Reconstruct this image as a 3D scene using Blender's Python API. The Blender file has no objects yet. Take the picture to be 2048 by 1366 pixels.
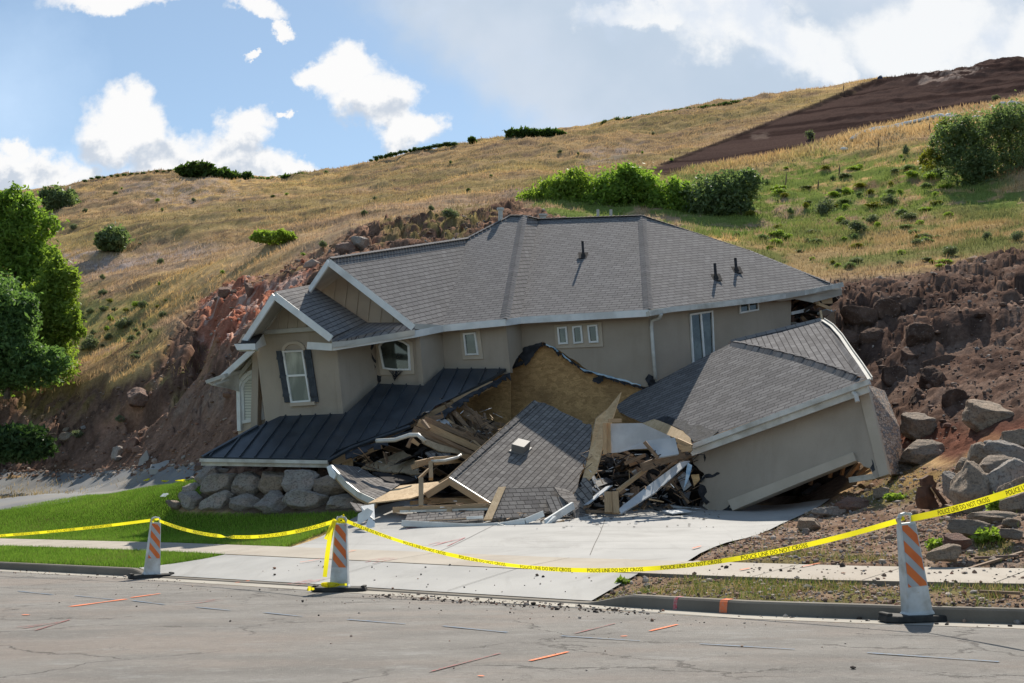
import bpy, bmesh, math, random, mathutils, mathutils.geometry
import numpy as np
from mathutils import Vector, Matrix
R = math.radians
sc = bpy.context.scene
col = sc.collection

# ------------------------------------------------------------------ camera, sun, sky, exposure
FP, PITCH, ZC = 2400.0, math.atan(277 / 2400.0), 1.6
CP, SP = math.cos(PITCH), math.sin(PITCH)
cd = bpy.data.cameras.new('camera'); cam = bpy.data.objects.new('camera', cd); col.objects.link(cam)
cam.location = (0, 0, ZC); cam.rotation_euler = (R(90) + PITCH, 0, 0)
cd.sensor_width = 36; cd.lens = 36 * FP / 2048; cd.clip_start = .1; cd.clip_end = 3000
sc.camera = cam
SUN = Vector((.23, 1.0, 1.0)).normalized()
sd = bpy.data.lights.new('sun', 'SUN'); sd.energy = 5.0; sd.angle = R(.5); sd.color = (1, .93, .82)
so = bpy.data.objects.new('sun', sd); col.objects.link(so); so.rotation_euler = SUN.to_track_quat('Z', 'Y').to_euler()
sc.view_settings.view_transform = 'Standard'; sc.view_settings.look = 'None'
sc.view_settings.exposure = 0.5; sc.view_settings.gamma = 1; sc.view_settings.use_curve_mapping = False
sc.render.film_transparent = False
sc.cycles.max_bounces = 6; sc.cycles.diffuse_bounces = 3; sc.cycles.glossy_bounces = 3
sc.cycles.transmission_bounces = 3; sc.cycles.transparent_max_bounces = 6

def sxz(u, v):
    r = (u - 1024) / FP; w = (683 - v) / FP; dy = CP - w * SP
    return r / dy, (SP + w * CP) / dy

class NT:
    def __init__(s, tree): s.t = tree; s.n = tree.nodes; s.l = tree.links
    def new(s, typ, **kw):
        n = s.n.new(typ)
        for k, v in kw.items(): setattr(n, k, v)
        return n
    def put(s, sock, v):
        if hasattr(v, 'is_output'): s.l.new(v, sock)
        elif v is not None:
            if hasattr(sock.default_value, '__len__') and not hasattr(v, '__len__'): v = (v,) * len(sock.default_value)
            if hasattr(v, '__len__') and len(sock.default_value) == 4 and len(v) == 3: v = (*v, 1)
            sock.default_value = v
    def m(s, op, a, b=None, c=None, clamp=False):
        n = s.new('ShaderNodeMath', operation=op); n.use_clamp = clamp
        s.put(n.inputs[0], a)
        if b is not None: s.put(n.inputs[1], b)
        if c is not None: s.put(n.inputs[2], c)
        return n.outputs[0]
    def vm(s, op, a, b=None):
        n = s.new('ShaderNodeVectorMath', operation=op); s.put(n.inputs[0], a)
        if b is not None: s.put(n.inputs[3 if op == 'SCALE' else 1], b)
        return n.outputs['Value'] if op in ('LENGTH', 'DOT_PRODUCT') else n.outputs[0]
    def mix(s, f, a, b, blend='MIX'):
        n = s.new('ShaderNodeMix', data_type='RGBA', blend_type=blend)
        s.put(n.inputs[0], f); s.put(n.inputs[6], a); s.put(n.inputs[7], b); return n.outputs[2]
    def ss(s, x, a, b, lo=0, hi=1):
        n = s.new('ShaderNodeMapRange', interpolation_type='SMOOTHSTEP'); s.put(n.inputs[0], x)
        n.inputs[1].default_value = a; n.inputs[2].default_value = b; n.inputs[3].default_value = lo; n.inputs[4].default_value = hi
        return n.outputs[0]
    def noise(s, vec, scale, detail=4, rough=.55, dist=0, out=0):
        n = s.new('ShaderNodeTexNoise'); s.put(n.inputs['Vector'], vec); n.inputs['Scale'].default_value = scale
        n.inputs['Detail'].default_value = detail; n.inputs['Roughness'].default_value = rough; n.inputs['Distortion'].default_value = dist
        return n.outputs[out]

def build_world():
    w = bpy.data.worlds.new('World'); sc.world = w; w.use_nodes = True
    g = NT(w.node_tree); g.n.clear()
    out = g.new('ShaderNodeOutputWorld'); bg = g.new('ShaderNodeBackground'); bg.inputs[1].default_value = .1
    g.l.new(bg.outputs[0], out.inputs[0])
    sky = g.new('ShaderNodeTexSky', sky_type='NISHITA'); sky.sun_disc = False
    sky.sun_elevation = math.asin(SUN.z); sky.sun_rotation = math.atan2(SUN.x, SUN.y)
    sky.altitude = 1500; sky.air_density = 1.0; sky.dust_density = .6; sky.ozone_density = 1.2
    tc = g.new('ShaderNodeTexCoord').outputs['Generated']
    sep = g.new('ShaderNodeSeparateXYZ'); g.l.new(tc, sep.inputs[0])
    dy = g.m('MAXIMUM', g.m('ABSOLUTE', sep.outputs[1]), .15)
    px = g.m('DIVIDE', sep.outputs[0], dy); pz = g.m('DIVIDE', sep.outputs[2], dy)
    comb = g.new('ShaderNodeCombineXYZ'); g.l.new(px, comb.inputs[0]); g.l.new(pz, comb.inputs[1])
    p0 = comb.outputs[0]
    n1 = g.noise(p0, 9, 7, .6, 0, 1); d1 = g.vm('SCALE', g.vm('SUBTRACT', n1, (.5, .5, .5)), .11)
    n2 = g.noise(p0, 42, 5, .62, 0, 1); d2 = g.vm('SCALE', g.vm('SUBTRACT', n2, (.5, .5, .5)), .028)
    p = g.vm('ADD', g.vm('ADD', p0, d1), d2)
    def ell(lst, pp):
        acc = None
        for (u, v, a, b, rot) in lst:
            x, z = sxz(u, v); mp = g.new('ShaderNodeMapping', vector_type='TEXTURE'); g.put(mp.inputs[0], pp)
            mp.inputs[1].default_value = (x, z, 0); mp.inputs[2].default_value = (0, 0, R(rot)); mp.inputs[3].default_value = (a / FP, b / FP, 1)
            d = g.m('SUBTRACT', 1.0, g.vm('LENGTH', mp.outputs[0]))
            acc = d if acc is None else g.m('MAXIMUM', acc, d)
        return acc
    cum = [(410, 315, 120, 72, 0), (225, 265, 78, 66, 0), (290, 250, 66, 62, 0), (345, 300, 110, 62, -10), (480, 215, 62, 45, 0), (475, 270, 58, 70, 0), (500, 330, 110, 60, -10), (600, 345, 75, 38, -15),
           (350, 350, 150, 45, 0), (90, 340, 105, 55, -8), (20, 300, 40, 35, 0), (160, 345, 60, 45, 0), (10, 350, 60, 60, 0),
           (700, 130, 75, 55, 0), (750, 190, 105, 70, -35), (810, 230, 85, 60, -40), (850, 240, 50, 50, 0), (650, 130, 45, 35, 0), (800, 180, 60, 60, 0),
           (230, -8, 160, 34, 0), (530, 5, 85, 26, 0), (590, 38, 30, 18, -40), (590, 215, 16, 13, 0), (525, 78, 20, 8, 20), (560, 210, 30, 14, 0),
           (-300, 150, 260, 120, 10), (-700, 60, 300, 160, 0), (2700, 200, 300, 160, 0)]
    D = ell(cum, p); fb = g.noise(p0, 26, 8, .62)
    Dn = g.m('ADD', D, g.m('MULTIPLY', g.m('SUBTRACT', fb, .5), .55))
    cmask = g.m('POWER', g.ss(Dn, -.10, .46), .85)
    # second sampling, shifted towards the sun, shades the cloud body
    pu = g.vm('ADD', p, (.004, .030, 0)); D2 = ell(cum[:18], pu)
    fb2 = g.noise(g.vm('ADD', p0, (.006, .016, 0)), 26, 6, .55); fb3 = g.noise(p0, 26, 6, .55)
    c1 = g.noise(p0, 11, 5, .55); c2 = g.noise(g.vm('ADD', p0, (.010, .032, 0)), 11, 5, .55)
    relief = g.m('ADD', g.m('SUBTRACT', fb3, fb2), g.m('MULTIPLY', g.m('SUBTRACT', c1, c2), 1.0))
    thick = g.ss(g.m('SUBTRACT', g.m('MULTIPLY', D2, .9), g.m('MULTIPLY', relief, 3.0)), -.05, .75)
    ccol = g.mix(thick, (6.9, 6.9, 6.9), (4.3, 4.75, 5.4))
    # veil of high cloud to the right
    x1, z1 = sxz(760, 60); x2, z2 = sxz(1010, 300)
    nx, nz = (z1 - z2), (x2 - x1); L = math.hypot(nx, nz); nx /= L; nz /= L
    lin = g.m('ADD', g.m('MULTIPLY', g.m('SUBTRACT', px, x1), nx), g.m('MULTIPLY', g.m('SUBTRACT', pz, z1), nz))
    vn = g.noise(p0, 7, 7, .58)
    vmask = g.ss(g.m('ADD', lin, g.m('MULTIPLY', g.m('SUBTRACT', vn, .5), .16)), -.012, .05)
    vmask2 = g.m('MULTIPLY', ell([(0, 200, 230, 260, 0), (100, 330, 300, 90, 0)], p), .55, clamp=True)
    bright = g.ss(g.m('ADD', ell([(1520, 60, 230, 90, -22), (1640, 130, 120, 50, -35), (1400, -30, 200, 60, 0), (1850, 70, 260, 130, 0), (1300, 20, 190, 40, 10), (2100, 100, 200, 120, 0)], p),
                          g.m('MULTIPLY', g.m('SUBTRACT', g.noise(p0, 15, 8, .6), .5), 1.2)), -.05, .55)
    soft = g.noise(p0, 5, 5, .5)
    vcol = g.mix(g.ss(soft, .35, .65), (3.8, 4.5, 5.35), (4.7, 5.2, 5.9)); vcol = g.mix(bright, vcol, (6.8, 6.85, 6.85))
    vcol = g.mix(g.m('MULTIPLY', g.ss(g.noise(g.vm('ADD', p0, (3, 1, 0)), 11, 7, .6), .5, .68), .55), vcol, (4.5, 5.15, 6.15))
    lim = g.m('MULTIPLY', g.ss(sep.outputs[1], .05, .35), g.m('MULTIPLY', g.ss(pz, .55, .95, 1, 0), g.ss(g.m('ABSOLUTE', px), .75, 1.5, 1, 0)))
    cmask = g.m('MULTIPLY', cmask, lim); vmask = g.m('MULTIPLY', vmask, lim); vmask2 = g.m('MULTIPLY', vmask2, lim)
    base = g.mix(1.0, sky.outputs[0], (.90, .92, .86), 'MULTIPLY')
    base = g.mix(.12, base, (6.0, 7.5, 8.8))
    c = g.mix(g.m('MULTIPLY', vmask2, .8), base, (5.4, 6.7, 8.3))
    c = g.mix(g.m('MULTIPLY', vmask, .93), c, vcol)
    c = g.mix(cmask, c, ccol)
    up = g.ss(sep.outputs[2], -.02, .0)
    c = g.mix(up, (1.6, 1.4, 1.1), c)
    g.put(bg.inputs[0], c)
build_world()

# ------------------------------------------------------------------ helpers
def P(u, v, Y):
    x, z = sxz(u, v); return Vector((x * Y, Y, ZC + z * Y))
def proj(x, y, z):
    d = y * CP + (z - ZC) * SP; up = -y * SP + (z - ZC) * CP
    return 1024 + FP * x / d, 683 - FP * up / d

def _h(ix, iy, iz, seed):
    n = (ix * 374761393 + iy * 668265263 + iz * 2147483647 + seed * 974634777) & 0xffffffff
    n = ((n ^ (n >> 13)) * 1274126177) & 0xffffffff
    return ((n ^ (n >> 16)) & 0xffff) / 65535.0
def vnoise(x, y, z=None, seed=0):
    x = np.asarray(x, float); y = np.asarray(y, float); z = np.zeros_like(x) if z is None else np.asarray(z, float)
    ix, iy, iz = np.floor(x).astype(np.int64), np.floor(y).astype(np.int64), np.floor(z).astype(np.int64)
    fx, fy, fz = x - ix, y - iy, z - iz
    fx, fy, fz = [f * f * (3 - 2 * f) for f in (fx, fy, fz)]
    r = 0
    for dx in (0, 1):
        for dy in (0, 1):
            for dz in (0, 1):
                r = r + _h(ix + dx, iy + dy, iz + dz, seed) * (fx if dx else 1 - fx) * (fy if dy else 1 - fy) * (fz if dz else 1 - fz)
    return r
def fbm(x, y, z=None, o=4, seed=0, gain=.5):
    r = 0; a = 1; t = 0
    for i in range(o):
        k = 2.03 ** i
        r = r + a * vnoise(np.asarray(x) * k, np.asarray(y) * k, None if z is None else np.asarray(z) * k, seed + i); t += a; a *= gain
    return r / t
def worley(x, y, seed=0):
    ix, iy = np.floor(x).astype(np.int64), np.floor(y).astype(np.int64)
    f1 = np.full(x.shape, 9.); f2 = np.full(x.shape, 9.); cid = np.zeros(x.shape)
    zz = np.zeros_like(ix)
    for dx in (-1, 0, 1):
        for dy in (-1, 0, 1):
            cx, cy = ix + dx, iy + dy
            qx = cx + _h(cx, cy, zz, seed); qy = cy + _h(cx, cy, zz + 7, seed)
            d = np.hypot(x - qx, y - qy); c = _h(cx, cy, zz + 13, seed)
            n = d < f1
            f2 = np.where(n, f1, np.minimum(f2, d)); cid = np.where(n, c, cid); f1 = np.where(n, d, f1)
    return f1, f2, cid
def sstep(x, a, b):
    t = np.clip((np.asarray(x, float) - a) / (b - a), 0, 1); return t * t * (3 - 2 * t)

def tag(o, label=None, cat=None, group=None, kind=None):
    if label: o['label'] = label
    if cat: o['category'] = cat
    if group: o['group'] = group
    if kind: o['kind'] = kind
    return o
def empty(name, loc=(0, 0, 0), rz=0):
    o = bpy.data.objects.new(name, None); col.objects.link(o); o.location = loc; o.rotation_euler.z = rz
    o.empty_display_size = .2; return o
def link(name, me, parent=None):
    o = bpy.data.objects.new(name, me); col.objects.link(o)
    if parent is not None:
        o.parent = parent
        o.matrix_parent_inverse = chain_matrix(parent).inverted()
    return o
def chain_matrix(o):
    m = Matrix.LocRotScale(o.location, o.rotation_euler, o.scale)
    return chain_matrix(o.parent) @ o.matrix_parent_inverse @ m if o.parent else m
def npmesh(name, V, F, mats, attr=None, colattr=None, smooth=False, matidx=None):
    """mesh from numpy arrays: V (n,3), F (m,3|4)"""
    me = bpy.data.meshes.new(name); V = np.asarray(V, np.float32); F = np.asarray(F, np.int32); k = F.shape[1]
    me.vertices.add(len(V)); me.vertices.foreach_set('co', V.ravel())
    me.loops.add(F.size); me.loops.foreach_set('vertex_index', F.ravel())
    me.polygons.add(len(F)); me.polygons.foreach_set('loop_start', np.arange(len(F), dtype=np.int32) * k)
    if matidx is not None: me.polygons.foreach_set('material_index', np.asarray(matidx, np.int32))
    for m in (mats if isinstance(mats, (list, tuple)) else [mats]): me.materials.append(m)
    me.update(calc_edges=True)
    me.polygons.foreach_set('use_smooth', np.full(len(F), bool(smooth)))
    if attr:
        for nm, a in attr.items():
            at = me.attributes.new(nm, 'FLOAT', 'POINT'); at.data.foreach_set('value', np.asarray(a, np.float32))
    if colattr is not None:
        c = np.ones((len(V), 4), np.float32); c[:, :3] = colattr
        at = me.attributes.new('col', 'FLOAT_COLOR', 'POINT'); at.data.foreach_set('color', c.ravel())
    return me

class MB:
    """collects shapes and links them as one mesh"""
    def __init__(s, org=(0, 0, 0)): s.v = []; s.f = []; s.uv = []; s.mi = []; s.cur = 0; s.org = Vector(org)
    def poly(s, pts, uv=None):
        b = len(s.v); s.v += [tuple(p) for p in pts]; s.f.append(tuple(range(b, b + len(pts))))
        s.uv.append(uv or [(0, 0)] * len(pts)); s.mi.append(s.cur)
    def slab(s, pts, th, udir=None, vec=None, backmat=None, org=None):
        """extruded polygon; the front keeps its corners, thickness goes along vec"""
        pts = [Vector(p) for p in pts]; n = normal(pts)
        if (vec is None and n.dot(Vector((0, 0, ZC)) - s.org - pts[0]) < 0) or (vec is not None and n.dot(vec) > 0): pts.reverse(); n = -n
        if vec is None: vec = -n * th
        u = Vector(udir) if udir is not None else pts[1] - pts[0]
        u = (u - n * u.dot(n)).normalized(); w = n.cross(u); o = Vector(org) if org is not None else pts[0]
        if w.z < 0: w = -w
        UV = [((p - o).dot(u), (p - o).dot(w)) for p in pts]
        back = [p + vec for p in pts]
        c0 = s.cur
        if max(abs((p - pts[0]).dot(n)) for p in pts) < .004: tris = [tuple(range(len(pts)))]
        else:
            Q = [Vector((*q, 0)) for q in UV]; tris = []
            for t in mathutils.geometry.tessellate_polygon([Q]):
                if ((Q[t[1]] - Q[t[0]]).cross(Q[t[2]] - Q[t[0]])).z * (1 if u.cross(w).dot(n) > 0 else -1) < 0: t = t[::-1]
                tris.append(tuple(t))
        for t in tris: s.poly([pts[i] for i in t], [UV[i] for i in t])
        if backmat is not None: s.cur = backmat
        for t in tris: s.poly([back[i] for i in t[::-1]], [UV[i] for i in t[::-1]])
        k = len(pts)
        for i in range(k):
            j = (i + 1) % k; L = (pts[j] - pts[i]).length
            s.poly([pts[i], back[i], back[j], pts[j]], [(0, 0), (0, th), (L, th), (L, 0)])
        s.cur = c0
    def bar(s, a, b, w, h, up=(0, 0, 1), b2=None):
        """a beam from a to b"""
        a = Vector(a); b = Vector(b); d = (b - a); L = d.length
        if L < 1e-6: return
        d /= L; up = Vector(up)
        if abs(d.dot(up)) > .97: up = Vector((1, 0, 0))
        r = d.cross(up).normalized(); q = r.cross(d).normalized()
        c = []
        for e, k in ((a, 1), (b, b2 or 1)):
            for sx, sy in ((-1, -1), (1, -1), (1, 1), (-1, 1)): c.append(e + r * (sx * w / 2 * k) + q * (sy * h / 2 * k))
        o = random.random() * 9
        for i in range(4):
            j = (i + 1) % 4; wd = (c[i] - c[j]).length
            s.poly([c[i], c[4 + i], c[4 + j], c[j]][::-1], [(o, 0), (o + L, 0), (o + L, wd), (o, wd)])
        s.poly(c[:4], [(0, 0), (w, 0), (w, h), (0, h)]); s.poly(c[4:][::-1], [(0, 0), (w, 0), (w, h), (0, h)])
    def tube(s, pts, r, n=8, caps=True, flat=1.0):
        pts = [Vector(p) for p in pts]; rings = []; rr = r if isinstance(r, (list, tuple)) else [r] * len(pts)
        prev = None
        for i, p in enumerate(pts):
            d = (pts[min(i + 1, len(pts) - 1)] - pts[max(i - 1, 0)]).normalized()
            a = prev if prev is not None else (Vector((0, 0, 1)) if abs(d.z) < .9 else Vector((1, 0, 0)))
            x = (a - d * a.dot(d)).normalized(); y = d.cross(x); prev = x
            rings.append([p + (x * math.cos(t) * flat + y * math.sin(t)) * rr[i] for t in [2 * math.pi * k / n for k in range(n)]])
        for A, B in zip(rings, rings[1:]):
            for k in range(n): s.poly([A[k], A[(k + 1) % n], B[(k + 1) % n], B[k]])
        if caps: s.poly(rings[0][::-1]); s.poly(rings[-1])
    def box(s, cx, cy, cz, sx, sy, sz, M=None):
        c = [Vector((cx + a * sx / 2, cy + b * sy / 2, cz + d * sz / 2)) for a in (-1, 1) for b in (-1, 1) for d in (-1, 1)]
        if M is not None: c = [M @ p for p in c]
        for q in ((0, 1, 3, 2), (4, 6, 7, 5), (0, 4, 5, 1), (2, 3, 7, 6), (0, 2, 6, 4), (1, 5, 7, 3)):
            a, b, d = c[q[0]], c[q[1]], c[q[3]]; s.poly([c[i] for i in q], [(0, 0), ((b - a).length, 0), ((b - a).length, (d - a).length), (0, (d - a).length)])
    def build(s, name, mat, parent=None, smooth=False, bevel=0):
        me = bpy.data.meshes.new(name); me.from_pydata(s.v, [], s.f)
        for m in (mat if isinstance(mat, (list, tuple)) else [mat]): me.materials.append(m)
        uvl = me.uv_layers.new(name='UVMap'); flat = [c for f in s.uv for q in f for c in q]
        uvl.data.foreach_set('uv', flat); me.polygons.foreach_set('material_index', s.mi)
        if bevel or smooth:
            bm = bmesh.new(); bm.from_mesh(me); bmesh.ops.remove_doubles(bm, verts=bm.verts, dist=1e-4)
            if bevel: bmesh.ops.bevel(bm, geom=list(bm.edges), offset=bevel, segments=1, affect='EDGES', clamp_overlap=True)
            bmesh.ops.recalc_face_normals(bm, faces=bm.faces); bm.to_mesh(me); bm.free()
        me.validate()
        if smooth: me.polygons.foreach_set('use_smooth', [True] * len(me.polygons))
        me.update(); return link(name, me, parent)

def normal(pts):
    n = Vector((0, 0, 0)); k = len(pts)
    for i in range(k):
        a, b = pts[i], pts[(i + 1) % k]; n += a.cross(b)
    return n.normalized() if n.length else Vector((0, -1, 0))

class Pl:
    """a plane in the world through three points; pt() meets it with a sight line"""
    def __init__(s, a, b, c):
        a, b, c = [p if isinstance(p, Vector) else P(*p) for p in (a, b, c)]
        s.o = a; s.n = (b - a).cross(c - a).normalized()
        if s.n.dot(Vector((0, 0, ZC)) - a) < 0: s.n = -s.n
    def pt(s, u, v, off=0.0):
        x, z = sxz(u, v); d = Vector((x, 1, z)); c = Vector((0, 0, ZC))
        o = s.o + s.n * off; return c + d * ((o - c).dot(s.n) / d.dot(s.n))
    def pts(s, L, off=0.0): return [s.pt(u, v, off) for u, v in L]

def jag(L, amp, n, seed=0):
    """break a pixel polyline into a ragged one"""
    r = random.Random(seed); out = []
    for (a, b), (c, d) in zip(L, L[1:]):
        for i in range(n):
            t = i / n; k = 0 if i == 0 else amp
            out.append((a + (c - a) * t + r.uniform(-k, k), b + (d - b) * t + r.uniform(-k, k)))
    out.append(L[-1]); return out

# ------------------------------------------------------------------ materials
MATS = {}
def mat(name, base, rough=.8, fn=None, spec=.3, metal=0, trans=0):
    m = bpy.data.materials.new(name); m.use_nodes = True; g = NT(m.node_tree)
    b = g.n['Principled BSDF']; b.inputs['Roughness'].default_value = rough; b.inputs['Metallic'].default_value = metal
    b.inputs['Specular IOR Level'].default_value = spec; b.inputs['Base Color'].default_value = (*base, 1)
    if fn: fn(g, b)
    MATS[name] = m; return m
def obj_co(g): return g.new('ShaderNodeTexCoord').outputs['Object']
def uv_co(g): return g.new('ShaderNodeTexCoord').outputs['UV']
def geo_co(g): return g.new('ShaderNodeNewGeometry').outputs['Position']
def bump(g, b, h, strength=.5, dist=.01):
    n = g.new('ShaderNodeBump'); n.inputs['Strength'].default_value = strength; n.inputs['Distance'].default_value = dist
    g.put(n.inputs['Height'], h); g.l.new(n.outputs[0], b.inputs['Normal'])
def noisy(c1, c2, scale, bscale=60, bstr=.4, bdist=.01, co='g', detail=5, stretch=None, lo=.35, hi=.65, c3=None, s3=3):
    def fn(g, b):
        p = {'g': geo_co, 'u': uv_co, 'o': obj_co}[co](g)
        if stretch:
            mp = g.new('ShaderNodeMapping'); g.put(mp.inputs[0], p); mp.inputs[3].default_value = stretch; p = mp.outputs[0]
        c = g.mix(g.ss(g.noise(p, scale, detail), lo, hi), c1, c2)
        if c3: c = g.mix(g.ss(g.noise(p, s3, 4), .45, .7), c, c3)
        g.put(b.inputs['Base Color'], c)
        if bstr: bump(g, b, g.noise(p, bscale, 5, .6), bstr, bdist)
    return fn
def shingle_fn(c1, c2, c3, w=.30, h=.15, mort=.010):
    def fn(g, b):
        uv = uv_co(g); sp = g.new('ShaderNodeSeparateXYZ'); g.put(sp.inputs[0], uv)
        wob = g.m('MULTIPLY', g.m('SUBTRACT', g.noise(uv, 1.3, 3), .5), .035)
        cb = g.new('ShaderNodeCombineXYZ'); g.put(cb.inputs[0], sp.outputs[0]); g.put(cb.inputs[1], g.m('ADD', sp.outputs[1], wob))
        br = g.new('ShaderNodeTexBrick'); g.put(br.inputs['Vector'], cb.outputs[0]); br.offset = .37; br.offset_frequency = 2
        br.inputs['Scale'].default_value = 1; br.inputs['Brick Width'].default_value = w; br.inputs['Row Height'].default_value = h
        br.inputs['Mortar Size'].default_value = mort; br.inputs['Mortar Smooth'].default_value = .2; br.inputs['Bias'].default_value = 0
        br.inputs['Color1'].default_value = (*c1, 1); br.inputs['Color2'].default_value = (*c2, 1); br.inputs['Mortar'].default_value = (*c3, 1)
        # shadow line painted dark at each butt edge, with a step in the bump
        vv = g.m('FRACT', g.m('DIVIDE', g.m('ADD', sp.outputs[1], wob), h))
        edge = g.ss(vv, .0, .2)
        n1 = g.noise(uv, 9, 4); n2 = g.noise(uv, 150, 2)
        c = g.mix(g.m('MULTIPLY', g.ss(n1, .3, .7), .45), br.outputs[0], (c1[0] * .62, c1[1] * .62, c1[2] * .64))
        c = g.mix(g.m('MULTIPLY', g.ss(g.noise(uv, .6, 3), .4, .7), .25), c, (c2[0] * 1.1, c2[1] * 1.08, c2[2] * 1.0))
        c = g.mix(g.ss(n2, .3, .75, 0, .35), c, (.36, .33, .31))
        c = g.mix(g.m('MULTIPLY', g.m('SUBTRACT', 1.0, edge), .8), c, c3)
        g.put(b.inputs['Base Color'], c)
        bump(g, b, g.m('ADD', g.m('MULTIPLY', g.m('SUBTRACT', 1.0, vv), 1.0), g.m('MULTIPLY', g.m('SUBTRACT', 1.0, br.outputs['Fac']), .4)), .9, .014)
    return fn
M_shingle = mat('shingle', (.2, .18, .17), .95, shingle_fn((.24, .23, .228), (.16, .153, .154), (.03, .028, .03)), spec=.03)
M_shingle2 = mat('shingle_worn', (.2, .18, .17), .95, shingle_fn((.25, .232, .215), (.115, .105, .10), (.03, .027, .026), .19, .14, .010), spec=.03)
M_shingle_g = mat('shingle_garage', (.2, .18, .17), .95, shingle_fn((.215, .208, .208), (.10, .097, .10), (.025, .023, .025), .34, .15), spec=.03)
M_shdark = mat('shingle_side', (.05, .045, .043), .95, spec=.1)
def stucco_fn(c1, c2, c3):
    def fn(g, b):
        p = geo_co(g); c = g.mix(g.ss(g.noise(p, .8, 5), .35, .65), c1, c2); mp = g.new('ShaderNodeMapping'); g.put(mp.inputs[0], p); mp.inputs[3].default_value = (2.2, 2.2, .22)
        c = g.mix(g.m('MULTIPLY', g.ss(g.noise(mp.outputs[0], 1.0, 6, .65), .5, .72), .45), c, c3); c = g.mix(g.m('MULTIPLY', g.ss(g.noise(p, .45, 5, .6), .5, .7), .5), c, c3)
        c = g.mix(g.ss(g.noise(p, 45, 3, .7), .5, .8, 0, .3), c, (.2, .17, .135)); g.put(b.inputs['Base Color'], c); bump(g, b, g.m('ADD', g.noise(p, 70, 4, .7), g.m('MULTIPLY', g.noise(p, 1.2, 3), 3.0)), .4, .01)
    return fn
M_stucco = mat('stucco', (.31, .275, .225), .95, stucco_fn((.365, .312, .252), (.405, .345, .28), (.30, .252, .20)), spec=.15)
M_stucco_old = mat('stucco_plain', (.31, .275, .225), .95, noisy((.345, .295, .232), (.395, .338, .268), .8, 90, .35, .006, c3=(.315, .268, .21), s3=.5), spec=.15)
M_trim = mat('stucco_trim', (.36, .32, .26), .95, noisy((.45, .385, .305), (.50, .43, .345), 2, 90, .3, .005), spec=.15)
M_siding = mat('siding', (.31, .28, .23), .8, noisy((.40, .345, .28), (.45, .39, .315), 1.5, 50, .15, .004), spec=.2)
M_white = mat('white_paint', (.72, .72, .69), .5, noisy((.70, .72, .71), (.78, .78, .76), 2.5, 30, .08, .004, c3=(.58, .58, .56), s3=1.3), spec=.4)
M_soffit = mat('soffit', (.5, .49, .45), .8, noisy((.42, .41, .375), (.50, .49, .45), 2, 40, .1, .004))
M_gutter = mat('gutter', (.74, .73, .68), .35, noisy((.50, .49, .45), (.60, .59, .55), 3, 20, .1, .004, c3=(.36, .34, .30), s3=2), spec=.5)
def metal_fn(g, b):
    p = geo_co(g); c = g.mix(g.ss(g.noise(p, 1.5, 4), .35, .7), (.034, .042, .052), (.052, .062, .074))
    g.put(b.inputs['Base Color'], c); g.put(b.inputs['Roughness'], g.ss(g.noise(p, 3, 3), .3, .7, .3, .45)); bump(g, b, g.noise(p, 2.5, 2), .25, .03)
M_metal = mat('dark_metal', (.03, .04, .055), .4, metal_fn, spec=.5, metal=.25)
M_shutter = mat('shutter_paint', (.03, .04, .055), .5, noisy((.03, .038, .05), (.05, .06, .075), 6, 40, .2, .003))
def glass_fn(g, b):
    p = geo_co(g); g.put(b.inputs['Base Color'], g.mix(g.ss(g.noise(p, 2.2, 3), .4, .62), (.02, .026, .024), (.07, .085, .075)))
M_glass = mat('glass', (.03, .04, .04), .06, glass_fn, spec=.8)
M_curtain = mat('curtained_glass', (.3, .32, .28), .12, noisy((.20, .22, .19), (.42, .44, .38), 2.6, 5, 0, 0, stretch=(1, 1, .25)), spec=.7)
def blind_fn(g, b):
    sp = g.new('ShaderNodeSeparateXYZ'); g.put(sp.inputs[0], uv_co(g)); f = g.m('FRACT', g.m('MULTIPLY', sp.outputs[1], 12.0))
    g.put(b.inputs['Base Color'], g.mix(g.ss(f, .55, .95), (.62, .63, .56), (.30, .31, .28))); bump(g, b, f, .6, .01)
M_blind = mat('blind', (.6, .6, .55), .4, blind_fn, spec=.5)
def osb_fn(c1, c2, c3, sc_=9):
    def fn(g, b):
        uv = uv_co(g); mp = g.new('ShaderNodeMapping'); g.put(mp.inputs[0], uv); mp.inputs[3].default_value = (1.7, .8, 1); q = mp.outputs[0]
        v = g.new('ShaderNodeTexVoronoi'); g.put(v.inputs['Vector'], g.vm('ADD', q, g.vm('SCALE', g.noise(q, 5, 3, .6, 0, 1), .25))); v.inputs['Scale'].default_value = sc_
        sp = g.new('ShaderNodeSeparateXYZ'); g.put(sp.inputs[0], v.outputs['Color'])
        c = g.mix(sp.outputs[0], c1, c2); c = g.mix(g.ss(g.noise(q, 24, 5, .7), .5, .72), c, c3); c = g.mix(g.m('MULTIPLY', g.ss(g.noise(uv, .7, 3), .42, .65), .5), c, c3)
        g.put(b.inputs['Base Color'], c); bump(g, b, g.noise(q, 26, 4, .7), .5, .008)
    return fn
M_osb = mat('strand_board', (.4, .26, .12), .85, osb_fn((.60, .37, .165), (.38, .225, .095), (.20, .12, .055)))
M_osb_l = mat('strand_board_pale', (.6, .45, .28), .85, osb_fn((.66, .49, .30), (.50, .35, .20), (.34, .23, .12)))
M_osb_g = mat('strand_board_grey', (.4, .3, .2), .85, osb_fn((.42, .33, .22), (.30, .23, .15), (.18, .14, .09)))
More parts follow.
